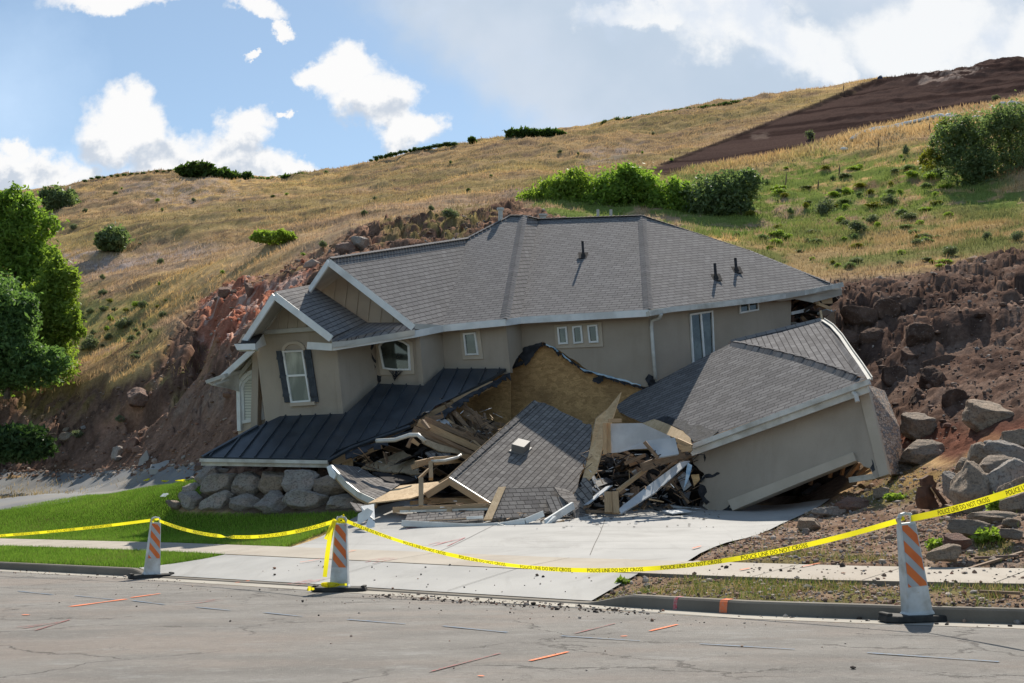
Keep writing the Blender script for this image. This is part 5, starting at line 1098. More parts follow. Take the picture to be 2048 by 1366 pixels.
    for a, c, w, h, lab in (((832, 928, 30.0), (870, 919, 30.4), .1, .14, 'orange-brown block end above the gable post'), ((861, 925, 29.8), (862, 958, 29.4), .1, .1, 'short upright stud under the pale gutter scrap'), ((838, 957, 29.3), (858, 938, 29.6), .05, .06, 'thin slanting stick beside the gable post'),
                            ((824, 935, 30.5), (846, 927, 30.4), .1, .12, 'brown stub sticking out of the torn board'), ((870, 922, 30), (950, 915, 31.5), .08, .2, 'dark joist behind the fallen ridge'), ((1105, 1052, 26.3), (1128, 1044, 26.5), .05, .1, 'small pale offcut under the white fascia'), ((1068, 1062, 26.0), (1090, 1052, 26.1), .06, .05, 'splinter beside the loose white trim')):
        board('timber', a, c, w, h, M_wood, lab, 'timber', g)
    board('trim_length', (996, 1050, 26.2), (1064, 1068, 25.9), .08, .07, M_gutter, 'loose white trim length lying in front of the fallen roof', 'trim')
    G3 = MB(); G3.tube([P(752, 882, 30.6), P(790, 880, 30.5), P(820, 870, 30.3), (P(836, 870, 30.2)), P(850, 882, 30.1)], .055, 8); o = G3.build('bent_downspout', M_gutter, None, smooth=True); tag(o, 'bent grey-white downspout sticking out under the metal porch roof', 'downspout')
    G3 = MB(); G3.tube([P(862, 923, 29.8), P(890, 921, 29.9), P(915, 915, 30.1), P(922, 910, 30.2)], .04, 6); o = G3.build('gutter_scrap', M_gutter, None, smooth=True); tag(o, 'crooked pale gutter scrap above the short upright stud', 'gutter')
    # lumber pile between porch roof and strand board wall
    r = random.Random(12); lab = 'splintered timber in the tangled pile behind the fallen roof'; g = 'splintered timbers piled behind the fallen roof'
    base = [((836, 845, 31.5), (1000, 918, 31.8), .09, .2), ((826, 858, 31.2), (985, 925, 31.4), .09, .18), ((848, 838, 31.8), (1015, 905, 32.2), .09, .16), ((880, 800, 33.4), (980, 905, 32.4), .09, .14), ((905, 798, 33.5), (1010, 870, 33.0), .09, .14), ((900, 815, 33.0), (975, 900, 32.2), .08, .12),
            ((940, 820, 33.5), (1000, 890, 32.6), .08, .12), ((925, 795, 33.8), (960, 900, 32.4), .07, .1), ((950, 835, 33.2), (968, 905, 32.3), .09, .12), ((870, 850, 32), (960, 890, 32.2), .08, .1), ((960, 842, 33.2), (1010, 850, 33.6), .1, .12), ((968, 828, 33.4), (985, 900, 32.5), .06, .1),
            ((845, 842, 31.3), (858, 858, 31.1), .1, .1), ((860, 838, 32), (886, 832, 32.2), .1, .14), ((842, 858, 31.2), (1005, 935, 31.2), .06, .1), ((815, 895, 30.9), (832, 858, 31.0), .06, .1), ((824, 880, 30.8), (838, 890, 30.8), .09, .12), ((905, 850, 32.3), (990, 880, 32.6), .08, .1), ((915, 870, 32.0), (1000, 900, 32.2), .07, .14)]
    for k in range(22):
        u = r.uniform(850, 960); v = r.uniform(812, 885); L = r.uniform(50, 110); an = r.uniform(.25, 1.15); base.append(((u, v, r.uniform(32.2, 33.6)), (u + L * math.cos(an), min(v + L * math.sin(an), 922), r.uniform(31.8, 32.8)), r.uniform(.04, .09), r.uniform(.08, .16)))
    for k, (a, c, w, h) in enumerate(base): board('splintered_timber', a, c, w, h, M_wood_d if r.random() < .78 else M_wood, lab, 'timber', g, r.uniform(.5, 1), r.uniform(-.4, .4))
    sheet('splintered_board', [(838, 868, 31.0), (870, 885, 31.1), (920, 900, 31.3), (985, 920, 31.5), (940, 915, 31.3), (900, 905, 31.1), (870, 898, 31.0), (845, 885, 30.9)], .03, M_osb_g, 'frayed lower edge of a board under the timber pile', 'board', j=2.5, seed=9)
    sheet('drywall_piece', [(862, 842, 32.3), (890, 838, 32.6), (925, 862, 32.6), (955, 895, 32.3), (900, 868, 32.1)], .03, M_drywall, 'pale plasterboard sheet showing between the piled timbers', 'plasterboard', j=1.5, seed=3)
    # dark jumble of small wreckage deep under roof and garage
    m = MB(); r = random.Random(44)
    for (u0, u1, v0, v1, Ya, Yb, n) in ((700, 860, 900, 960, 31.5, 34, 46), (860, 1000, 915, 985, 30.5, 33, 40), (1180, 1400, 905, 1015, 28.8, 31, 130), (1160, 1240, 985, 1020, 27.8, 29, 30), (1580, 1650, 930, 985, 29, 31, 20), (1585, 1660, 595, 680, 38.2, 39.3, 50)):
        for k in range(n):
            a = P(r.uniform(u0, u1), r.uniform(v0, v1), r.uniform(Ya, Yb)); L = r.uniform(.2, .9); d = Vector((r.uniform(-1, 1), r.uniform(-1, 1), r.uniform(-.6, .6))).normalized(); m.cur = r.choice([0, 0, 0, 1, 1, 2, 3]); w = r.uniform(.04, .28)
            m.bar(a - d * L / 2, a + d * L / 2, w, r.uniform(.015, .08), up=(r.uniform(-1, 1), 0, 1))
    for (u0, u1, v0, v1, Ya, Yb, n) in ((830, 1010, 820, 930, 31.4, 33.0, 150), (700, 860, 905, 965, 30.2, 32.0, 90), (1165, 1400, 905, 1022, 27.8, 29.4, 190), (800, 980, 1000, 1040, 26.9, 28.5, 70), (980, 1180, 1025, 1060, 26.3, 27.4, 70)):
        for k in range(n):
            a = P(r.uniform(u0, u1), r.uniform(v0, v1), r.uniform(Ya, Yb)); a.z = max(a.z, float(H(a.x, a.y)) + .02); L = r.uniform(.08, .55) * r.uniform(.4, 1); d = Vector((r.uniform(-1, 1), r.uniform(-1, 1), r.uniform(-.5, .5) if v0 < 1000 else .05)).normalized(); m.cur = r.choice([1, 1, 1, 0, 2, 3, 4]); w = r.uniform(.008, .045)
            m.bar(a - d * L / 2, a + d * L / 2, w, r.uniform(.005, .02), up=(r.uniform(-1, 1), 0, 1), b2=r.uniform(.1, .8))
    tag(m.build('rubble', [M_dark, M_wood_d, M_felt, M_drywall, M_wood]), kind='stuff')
    m = MB()
    for k in range(16):
        a = P(r.uniform(1180, 1390), r.uniform(900, 960), r.uniform(28.3, 29.2)) if k > 6 else P(r.uniform(840, 1000), r.uniform(850, 910), r.uniform(31.2, 32.4)); q = [a]
        for _ in range(6): q.append(q[-1] + Vector((r.uniform(-.18, .18), r.uniform(-.1, .1), r.uniform(-.2, .06))))
        m.tube(q, .009, 4)
    tag(m.build('loose_wires', M_felt), kind='stuff')
    # small scraps scattered on the concrete
    m = MB()
    for k in range(150):
        p = ground_at(r.uniform(1000, 1440), r.uniform(1018, 1062) if r.random() < .5 else r.uniform(1015, 1040)); a = r.uniform(0, 6.28); s = r.uniform(.015, .07); m.cur = r.choice([0, 1, 2, 3]); m.box(p.x, p.y, p.z + .03, s, s * r.uniform(.3, 1), .01, Matrix.Translation(p) @ Matrix.Rotation(a, 4, 'Z') @ Matrix.Translation(-p))
    tag(m.build('debris_scraps', [M_dark, M_wood_d, M_felt, M_drywall]), kind='stuff')
    # wreckage at the back corner, between house and slope
    g = 'debris behind the house corner'
    sheet('brown_panel', [(1655, 633, 37.0), (1668, 622, 37.2), (1672, 646, 37.2), (1668, 652, 37.0), (1653, 645, 36.9)], .06, M_wood_d, 'brown panel standing above the garage gutter corner', 'panel')
    board('rafter_tail', (1628, 600, 38.2), (1662, 600, 38.6), .12, .25, M_wood, 'orange-brown rafter tail under the hanging house eave', 'timber'); board('rafter_tail', (1635, 608, 38.0), (1660, 618, 38.2), .12, .1, M_wood, 'pale broken rafter just below the hanging eave', 'timber')
    board('batten_scrap', (1582, 627, 38.0), (1618, 619, 38.4), .05, .1, M_drywall, 'grey batten lying against the house corner', 'batten')
    board('twisted_post', (1641, 622, 36.8), (1644, 640, 36.6), .06, .06, M_tape if 0 else M_osb_l, 'yellowish splinter standing on the top corner of the garage roof', 'timber')

# ------------------------------------------------------------------ rocks
def ico(sub):
    bm = bmesh.new(); bmesh.ops.create_icosphere(bm, subdivisions=sub, radius=1); V = np.array([v.co[:] for v in bm.verts]); F = np.array([[v.index for v in f.verts] for f in bm.faces]); bm.free(); return V, F
ICO = {k: ico(k) for k in (1, 2, 3, 4, 5)}
def rock_shape(seed, sub=4, planes=16, rough=.16, flat=.75):
    V, F = ICO[sub]; r = np.random.RandomState(seed); d = V / np.linalg.norm(V, axis=1)[:, None]; R_ = np.full(len(V), 1.0)
    for k in range(planes):
        n = r.normal(size=3); n /= np.linalg.norm(n); o = r.uniform(.56, .80); c = d @ n; R_ = np.minimum(R_, np.where(c > .05, o / np.maximum(c, .05), 9))
    p = d * R_[:, None] * 1.22; q = p * 2.2 + seed * 3.1
    R2 = 1 + rough * (fbm(q[:, 0], q[:, 1], q[:, 2], 4, seed) - .5) * 1.6; return p * R2[:, None], F
ROCKS = {}
M_rock_e = mat('earth', (.12, .08, .06), .97, vcol_fn(.3, 5, .9, .08, 6), spec=.05)
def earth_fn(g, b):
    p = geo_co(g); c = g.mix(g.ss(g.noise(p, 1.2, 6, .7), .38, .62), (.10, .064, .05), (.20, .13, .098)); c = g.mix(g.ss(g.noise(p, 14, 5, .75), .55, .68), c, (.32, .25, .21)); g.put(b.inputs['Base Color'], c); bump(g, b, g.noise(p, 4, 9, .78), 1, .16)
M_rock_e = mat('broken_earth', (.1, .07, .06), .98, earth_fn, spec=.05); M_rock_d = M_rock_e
def rock_mesh(seed, m, sub=5, planes=16, rough=.2):
    k = (seed, m.name, sub)
    if k not in ROCKS:
        V, F = rock_shape(seed, sub, planes, rough); ROCKS[k] = npmesh('boulder', V, F, m, smooth=True)
    return ROCKS[k]
_rr = random.Random(77)
def rock(u, v, w, h, Y, m, label, name='boulder', group=None, seed=None, rot=None, deep=None, cat='boulder', dz=0):
    c = P(u, v, Y) if Y else hit(u, v + h / 2) + Vector((0, 0, 0)); y = c.y
    o = bpy.data.objects.new(name, rock_mesh(seed or _rr.randint(1, 9), m)); col.objects.link(o); k = y / FP
    sx, sz = w * k / 2 * 1.13, h * k / 2 * 1.16
    if not Y: c.z += sz * .55
    o.location = c + Vector((0, 0, dz)); o.scale = (sx, deep or (sx + sz) / 2, sz); o.rotation_euler = (_rr.uniform(-.12, .12), rot if rot is not None else _rr.uniform(-.15, .15), _rr.uniform(-.35, .35)); tag(o, label, cat, group); return o
ORD = ['first', 'second', 'third', 'fourth', 'fifth', 'sixth', 'seventh', 'eighth', 'ninth', 'tenth', 'eleventh', 'twelfth', 'thirteenth', 'fourteenth']
def build_rocks():
    g = 'boulders stacked as a retaining wall beneath the porch roof'
    low = [(386, 1003, 50, 38, 32.2), (434, 1005, 58, 36, 31.6), (490, 1007, 62, 34, 31.2), (548, 1006, 68, 40, 30.8), (620, 1005, 78, 40, 30.2), (688, 1008, 70, 34, 29.8)]
    cl = ['dark grey', 'pinkish grey', 'pale grey', 'cracked reddish grey', 'wide brown-grey', 'low dark']
    for i, (u, v, w, h, Y) in enumerate(low): rock(u, v, w, h, Y, M_rock, f'{cl[i]} boulder, {ORD[i]} from the left in the bottom course of the boulder wall', group=g, seed=1 + i)
    up = [(386, 981, 42, 28, 33.0), (423, 950, 48, 44, 33.2), (447, 970, 66, 42, 32.1), (496, 970, 62, 46, 31.8), (550, 969, 66, 46, 31.4), (603, 970, 70, 44, 30.9), (666, 972, 78, 42, 30.5)]
    cl = ['small blue-grey', 'upright angular', 'rounded rosy grey', 'dark blocky', 'tan-grey blocky', 'big light brown', 'broad tan']
    for i, (u, v, w, h, Y) in enumerate(up): rock(u, v, w, h, Y, M_rock_t if i in (4, 6) else M_rock, f'{cl[i]} boulder, {ORD[i]} from the left in the upper course of the boulder wall', group=g, seed=3 + i % 6)
    for i, (u, v, w, h, Y) in enumerate([(470, 940, 50, 36, 33.6), (520, 942, 44, 30, 33.4), (570, 941, 50, 34, 33.0), (618, 942, 46, 32, 32.6), (660, 945, 46, 30, 32.2), (706, 960, 50, 40, 31.6), (725, 985, 40, 36, 30.8)]): rock(u, v, w, h, Y, M_rock_d, f'dark shaded rock, {ORD[i]} from the left right under the porch eave', group='shaded rocks under the porch eave')  # back row takes the dark earth colour, painting in the eave's shade
    rock(352, 1010, 34, 16, 32.4, M_rock_t, 'pale flat edging stone at the left foot of the boulder wall', name='edging_stone', cat='stone')
    g = 'boulders piled at the right edge of the yard'
    B = [(1843, 908, 92, 50, 27.2, 't', 'large flat tan boulder below the dark earth slope, behind the dry grass'), (1960, 912, 46, 48, 23.0, 't', 'pointed tan boulder at the back left of the right-hand pile'), (1988, 897, 40, 32, 23.6, 'g', 'blue-grey tilted slab behind the pointed tan boulder'), (2017, 912, 80, 60, 22.8, 'g', 'big grey boulder at the top of the right-hand pile'), (2040, 884, 66, 36, 24.5, 't', 'brownish boulder above the big grey boulder at the picture edge'),
         (1928, 932, 36, 30, 23.2, 't', 'small pinkish boulder at the left shoulder of the right-hand pile'), (1988, 938, 92, 48, 21.8, 't', 'long wedge-shaped tan boulder in the middle of the right-hand pile'), (1945, 980, 76, 92, 20.6, 't', 'tallest upright tan boulder at the front of the right-hand pile'), (1905, 975, 30, 54, 21.3, 'g', 'narrow grey boulder left of the tallest upright boulder'), (2010, 965, 72, 76, 20.4, 'g', 'rounded grey boulder right of the tallest upright boulder'),
         (2046, 944, 44, 36, 21.4, 'g', 'grey boulder cut by the picture edge beside the tape'), (2040, 985, 70, 56, 19.6, 't', 'brown boulder under the yellow tape at the picture edge'), (2034, 1010, 60, 44, 18.4, 't', 'cracked light boulder low at the picture edge'), (1990, 1036, 110, 26, 17.8, 't', 'long flat grey-tan rock in front of the right-hand pile'), (1938, 1060, 80, 30, 17.0, 't', 'flat brown rock leading down from the right-hand pile'),
         (1914, 1084, 56, 26, 16.2, 'r', 'flat pink rock right of the front barricade panel'), (1889, 1108, 66, 30, 15.7, 't', 'whitish pink rock at the edge of the sidewalk'), (2024, 1047, 32, 18, 17.2, 't', 'small rounded pink rock on the gravel at right'), (2022, 1070, 46, 18, 16.4, 't', 'thin slanted slab lying on the gravel at far right')]
    for (u, v, w, h, Y, k, lab) in B:
        gz = hit(u, v + h * .4); Y2 = min(Y, gz.y + .3) if gz else Y; rock(u, v, w, h, Y2, {'t': M_rock_t, 'g': M_rock, 'r': M_rock_r}[k], lab, group=g)
    g = 'boulders in the slipped earth on the right'
    for (u, v, w, h, k, lab) in [(1837, 838, 68, 52, 't', 'rounded grey-tan boulder lying in the red earth'), (1976, 818, 96, 60, 't', 'broad angular boulder topped with gravel on the red earth'), (1780, 868, 34, 44, 'r', 'red-brown block beside the stone-faced garage wall'), (2030, 866, 60, 40, 't', 'tan boulder between the red earth and the right-hand pile'), (1812, 928, 26, 22, 't', 'small pale rock under the large flat tan boulder')]:
        rock(u, v, w, h, None, {'t': M_rock_t, 'r': M_rock_r}[k], lab, group=g, dz=-.1)
    g = 'rocks along the right edge of the driveway'
    for (u, v, w, h, k, lab) in [(1664, 1020, 60, 22, 'g', 'blue-grey rock at the back end of the driveway edge'), (1700, 1006, 70, 30, 'r', 'long purplish rock under the lifted garage wall'), (1618, 1046, 48, 26, 't', 'tan rock halfway along the driveway edge'), (1612, 1063, 14, 12, 'g', 'small round cobble on the gravel by the driveway'), (1764, 985, 32, 20, 't', 'pinkish rock under the bent white trim'), (1296, 1171, 16, 10, 'g', 'dark grey cobble in the corner of the weedy strip')]:
        rock(u, v, w, h, None, {'t': M_rock_t, 'g': M_rock, 'r': M_rock_r}[k], lab, group=g)
    g = 'blocks of earth broken from the slope on the right'
    for i, (u, v, w, h) in enumerate([(1722, 606, 70, 54), (1775, 596, 46, 50), (1745, 648, 54, 40), (1702, 660, 40, 44), (1812, 590, 60, 40), (1838, 640, 56, 50), (1822, 690, 40, 44), (1868, 735, 44, 60), (1910, 770, 40, 56), (1940, 770, 34, 40), (1838, 770, 36, 50), (1690, 700, 40, 40), (1790, 730, 50, 44), (1880, 700, 60, 36), (1762, 705, 30, 26)]):
        o = rock(u, v, w, h, None, M_rock_e, 'dark brown block of broken earth on the slumped slope right of the house', name='earth_block', group=g, cat='earth block', dz=-.35)
    g = 'rocks in the slipped earth on the left'
    for (u, v, w, h, k, lab) in [(400, 930, 22, 18, 'r', 'orange-brown rock right beside the porch gutter end'), (262, 884, 26, 30, 'r', 'maroon block half way up the brown spill of earth'), (236, 903, 22, 26, 'g', 'dark grey rock below the maroon block'), (452, 580, 34, 22, 'r', 'orange-red rock standing at the top of the red earth'), (500, 573, 18, 30, 'r', 'upright red rock on the crest of the red earth'), (275, 790, 44, 36, 'r', 'pinkish tan rock on the crest of the earth flow'), (132, 857, 12, 10, 't', 'white stone right of the fallen conifer'), (135, 870, 24, 18, 't', 'pale pink rock at the lower end of the earth flow'),
                                 (690, 492, 40, 30, 'r', 'reddish rock outcrop at the scarp above the upper gable'), (722, 478, 34, 26, 'g', 'grey rock in the scarp above the upper gable'), (812, 438, 26, 16, 'r', 'brown rock on the grass rim above the long ridge')]:
        rock(u, v, w, h, None, {'t': M_rock_t, 'g': M_rock, 'r': M_rock_r}[k], lab, group=g, dz=-.05)
    for i, (u, v, w, h) in enumerate([(720, 500, 40, 22), (750, 478, 44, 24), (800, 470, 44, 22), (845, 470, 50, 24), (880, 455, 40, 26), (910, 455, 50, 30), (950, 440, 50, 26), (660, 520, 30, 18), (630, 540, 30, 16), (580, 535, 30, 12), (975, 432, 36, 22), (770, 500, 40, 20)]):
        rock(u, v, w, h, None, M_rock_d, 'dark clod of earth along the broken scarp behind the house ridge', name='earth_block', group='earth clods along the scarp behind the house', cat='earth block', dz=-.5)
    # concrete chunks at the foot of the slide
    e = empty('concrete_chunk', hit(320, 945)); tag(e, 'broken white concrete slab with two round holes at the foot of the earth spill', 'concrete slab'); y = e.location.y - .1
    pl = Pl((298, 938, y), (335, 938, y), (320, 920, y + .5)); m = MB(); m.slab(jag_px(pl, [(299, 938), (302, 929), (318, 926), (331, 921), (339, 920), (336, 930), (334, 938)]), .12); m.build('slab', M_conc, e)
    m = MB(); m.slab(L3([(298, 938, y - .02), (335, 938, y - .02), (334, 949, y - .02), (299, 949, y - .02)]), .2); m.build('edge', M_conc, e)
    for u in (306, 326): m = MB(); c = pl.pt(u, 935, .004); m.slab([c + Vector((.06 * math.cos(a), 0, .04 * math.sin(a))) for a in [k * .524 for k in range(12)]], .01); m.build('hole', M_dark, e)
    for u, v, w, h, lab in ((288, 912, 22, 22, 'tilted grey-white concrete piece left above the holed slab'), (290, 943, 14, 10, 'small grey concrete block left of the holed slab')):
        c = hit(u, v + h / 2); m = MB(c); k = c.y / FP; m.slab([Vector((x * k, -.1, z * k)) for x, z in ((-w / 2, -h / 2), (-w / 3, h / 4), (w / 4, h), (w / 2, h / 3), (w / 3, -h / 4))], .12); o = m.build('concrete_piece', M_conc); o.location = c; tag(o, lab, 'concrete piece')
    for i, (u, v, w) in enumerate(((68, 905, 26), (58, 911, 24), (42, 917, 14), (68, 915, 22))):
        c = hit(u, v) or P(u, v, 52); m = MB(c); k = c.y / FP; m.box(0, 0, .06, w * k, .3, .13); o = m.build('paving_block', M_conc); o.location = c; o.rotation_euler = (0, _rr.uniform(-.1, .1), _rr.uniform(-.4, .4)); tag(o, 'pale concrete paving block heaped at the right end of the fallen conifer', 'paving block', 'paving blocks by the fallen conifer')
def jag_px(pl, L): return pl.pts(jag(L + L[:1], .6, 2, 3)[:-1])

# ------------------------------------------------------------------ stones, tufts, lawn (uncountable)
def stones(name, pts, size, cols, seed, zoff=0):
    """many small stones as one mesh; pts (n,3), size (n,)"""
    V, F = ICO[1]; r = np.random.RandomState(seed); n = len(pts)
    sc_ = size[:, None] * r.uniform(.55, 1.1, (n, 3)) * np.array([1, 1, .7]); a = r.uniform(0, 6.28, n); ca, sa = np.cos(a), np.sin(a)
    Vn = V[None] * (1 + r.uniform(-.28, .28, (n, len(V), 1))) * sc_[:, None, :]; X = Vn[..., 0] * ca[:, None] - Vn[..., 1] * sa[:, None]; Y = Vn[..., 0] * sa[:, None] + Vn[..., 1] * ca[:, None]
    W = np.stack([X, Y, Vn[..., 2]], -1) + pts[:, None, :] + np.array([0, 0, zoff]); FF = F[None] + (np.arange(n) * len(V))[:, None, None]
    C = np.repeat(cols, len(V), 0); o = link(name, npmesh(name, W.reshape(-1, 3), FF.reshape(-1, 3), M_stones, colattr=C)); return tag(o, kind='stuff')
M_stones = mat('loose_stones', (.3, .2, .15), .95, vcol_fn(.3, 30, .3, .01, 40), spec=.15)
PAL = np.array([(.34, .24, .18), (.42, .33, .27), (.24, .16, .12), (.16, .11, .085), (.50, .43, .37), (.30, .27, .25), (.36, .20, .14)])
def cand(n, u0, u1, Y0, Y1, seed):
    r = np.random.RandomState(seed); u = r.uniform(u0, u1, n); Y = np.exp(r.uniform(math.log(Y0), math.log(Y1), n)); x = (u - 1024) / (FP * CP) * Y; return x, Y, r
def build_stones():
    x, y, r = cand(30000, 1180, 2500, 12.5, 29, 1); z = TZ(x, y); C, f = terrain_fields(x, y, z); s, t = st_of(x, y)
    k = (f['yd'] > .5) & (r.uniform(size=len(x)) < .8) & (t > T_CURB1) & ~((t > T_SW0 - .05) & (t < T_SW1 + .02)); x, y, z = x[k], y[k], z[k]
    sz = np.exp(r.normal(math.log(.016), .5, len(x))) * (y / 17) ** .5; stones('yard_gravel', np.c_[x, y, z + sz * .3], np.clip(sz, .008, .09), PAL[r.randint(0, 7, len(x))] * r.uniform(.75, 1.15, (len(x), 1)), 2)
    x, y, r = cand(52000, -120, 2400, 27, 75, 3); z = TZ(x, y); C, f = terrain_fields(x, y, z)
    k = ((f['sl'] > .4) | (f['dr'] > .4)) & (r.uniform(size=len(x)) < np.where(f['dr'] > .4, .38, .7)); x, y, z, C = x[k], y[k], z[k], C[k]
    sz = np.exp(r.normal(math.log(.038), .6, len(x))) * (y / 40) ** .6; P2 = PAL[r.randint(0, 7, len(x))]; br = (r.uniform(size=len(x)) < .3)[:, None]
    col_ = np.where(br, P2 * .9, C * r.uniform(.7, 1.5, (len(x), 1))); stones('slide_rubble', np.c_[x, y, z + sz * .2], np.clip(sz, .02, .38), col_, 4)
    # stones along the foot of the slide on the side road
    r = np.random.RandomState(8); n = 1500; u = r.uniform(-200, 420, n); v = 954 + np.abs(r.normal(0, 4, n)) - 2 + (u > 300) * (u - 300) * .05; pts = []
    for a, b in zip(u, v):
        x_, z_ = sxz(a, b); pts.append((a, b))
    r3 = np.random.RandomState(5); u3 = r3.uniform(-500, 450, 1100); Y3 = np.interp(u3, [-700, 0, 100, 200, 300, 400, 440], [58, 53.5, 51.2, 48.6, 44.6, 41, 39]) + r3.normal(-.25, .45, 1100); x3 = np.array([sxz(q_, 957)[0] for q_ in u3]) * Y3; P3 = np.c_[x3, Y3, np.maximum(TZ(x3, Y3), H(x3, Y3))]; sz = np.exp(r.normal(math.log(.05), .45, len(P3))); stones('slide_edge_stones', P3 + np.c_[0 * sz, 0 * sz, sz * .3], sz, PAL[r.randint(0, 7, len(P3))], 9)
    # pebbles in the gutter and on the road
    r = np.random.RandomState(12); S = []; 
    for (s0, s1, t0, t1, n, sg) in ((4, 9, -.35, .3, 500, .013), (2, 14, -1.6, .1, 100, .010), (-8, 3, .05, .5, 200, .018), (-9, 24, -6, 0, 90, .010), (14, 26, -.2, .4, 120, .012), (-4, 5, T_SW0 + .02, T_SW1, 420, .016), (-9, 1.5, T_CURB0, T_CURB1 + .1, 420, .02), (-9, .2, .05, .4, 160, .03), (6, 14, T_CURB1, T_SW0, 50, .014)):
        s = r.uniform(s0, s1, n); t = np.clip(r.normal((t0 + t1) / 2, (t1 - t0) / 3.2, n), t0, t1); x, y = xy_of(s, t); z = prof(s, t) + .012 * (t > T_CURB1); sz = np.exp(r.normal(math.log(sg), .45, n)); S.append(np.c_[x, y, z + sz * .45, sz])
    S = np.concatenate(S); dark = np.random.RandomState(3).uniform(size=len(S)) < .45; cc = PAL[np.random.RandomState(4).randint(0, 7, len(S))]; cc[dark] = (.06, .05, .045); stones('road_pebbles', S[:, :3], S[:, 3], cc, 13)

def blades(name, x, y, z, h, w, C, r, m=None, lean=.35):
    n = len(x); a = r.uniform(0, 6.28, n); dx, dy = np.cos(a) * w / 2, np.sin(a) * w / 2; lx, ly = r.normal(0, lean, n) * h, r.normal(0, lean, n) * h
    V = np.stack([np.c_[x - dx, y - dy, z - .02], np.c_[x + dx, y + dy, z - .02], np.c_[x + lx, y + ly, z + h]], 1).reshape(-1, 3); F = np.arange(n * 3).reshape(-1, 3); C3 = np.repeat(C, 3, 0); C3[2::3] *= 1.25
    o = link(name, npmesh(name, V, F, m or M_tuft, colattr=C3)); return tag(o, kind='stuff')
def build_grass():
    # lawn
    x, y, r = cand(330000, -160, 760, 24, 42, 21); z = H(x, y); u, v = proj(x, y, z); s, t = st_of(x, y)
    k = (pdist(u, v, Z_LAWN) > -1.0) & (t > T_SW1 + .02); x, y, z = x[k], y[k], z[k]; s2 = r.uniform(16.3 - 2.2, 34, 60000); t2 = r.uniform(T_CURB1 + .02, T_SW0 - .01, 60000); kk = s2 > strip_tip(t2); s2, t2 = s2[kk], t2[kk]; x2, y2 = xy_of(s2, t2)
    x = np.r_[x, x2]; y = np.r_[y, y2]; z = np.r_[z, prof(s2, t2)]; n = len(x); q = fbm(x * .8, y * .8, o=3, seed=3)
    C = np.array([(.13, .25, .025)]) * (1 - q[:, None]) + np.array([(.26, .39, .055)]) * q[:, None]; C *= r.uniform(.65, 1.3, (n, 1)); dr_ = r.uniform(size=n) < .05 + .18 * sstep(fbm(x * .5, y * .5, o=3, seed=15), .55, .72); C[dr_] = (.24, .22, .08)
    blades('lawn_grass', x, y, z, r.uniform(.035, .085, n), np.full(n, .014), C, r)
    # dry grass on the hill
    x, y, r = cand(360000, -300, 2650, 43, 175, 22); z = TZ(x, y); C, f = terrain_fields(x, y, z); s_ = fbm(x * .25, y * .25, o=4, seed=77)
    dens = (1 - np.clip(f['sl'] + f['dr'] + f['scar'] + f['pad'] + f['yd'] + f['lw'], 0, 1)) * (.3 + .7 * sstep(s_, .36, .56)); k = r.uniform(size=len(x)) < dens * .9; x, y, z, C = x[k], y[k], z[k], C[k]; n = len(x)
    g = zone(proj(x, y, z)[0], proj(x, y, z)[1], [(1340, 345), (1500, 318), (1700, 260), (1900, 220), (2400, 180), (2400, 300), (1900, 262), (1700, 300), (1600, 330), (1440, 352)], 16)
    h = r.uniform(.10, .34, n) * (1 + g * 1.0) * (y / 90) ** .25; blades('dry_hill_grass', x, y, z, h, h * .16 * (y / 80) ** .6 + .02, C * r.uniform(.72, 1.22, (n, 1)) * np.array([1.0, 1.0, .97]), r)
    # grass caught on the slide and along its rim
    x, y, r = cand(60000, -120, 2350, 30, 60, 23); z = TZ(x, y); C, f = terrain_fields(x, y, z); k = ((f['sl'] + f['dr']) > .3) & (C[:, 0] > .19) & (C[:, 1] > C[:, 0] * .715) & (r.uniform(size=len(x)) < .8); x, y, z, C = x[k], y[k], z[k], C[k]; n = len(x)
    if n: blades('slide_grass', x, y, z, r.uniform(.1, .4, n), np.full(n, .03), C * r.uniform(.8, 1.5, (n, 1)), r)
    # weeds and straw in the yard and the strip by the kerb
    x, y, r = cand(120000, 1240, 2400, 12.5, 28, 24); z = TZ(x, y); C, f = terrain_fields(x, y, z); s, t = st_of(x, y); grn = (C[:, 1] > C[:, 0] * .76)
    k = (f['yd'] > .5) & (t > T_CURB1 + .02) & ~((t > T_SW0 - .03) & (t < T_SW1 + .04)) & (r.uniform(size=len(x)) < np.where(grn, .8 * sstep(fbm(x * 2.2, y * 2.2, o=3, seed=66), .38, .6), .04)); x, y, z, C = x[k], y[k], z[k], C[k]; n = len(x); G = np.where(r.uniform(size=n)[:, None] < .55, np.array([(.13, .18, .035)]), np.array([(.36, .27, .12)]))
    blades('yard_weeds', x, y, z, r.uniform(.03, .11, n), np.full(n, .012), G * r.uniform(.7, 1.3, (n, 1)), r, lean=.5)

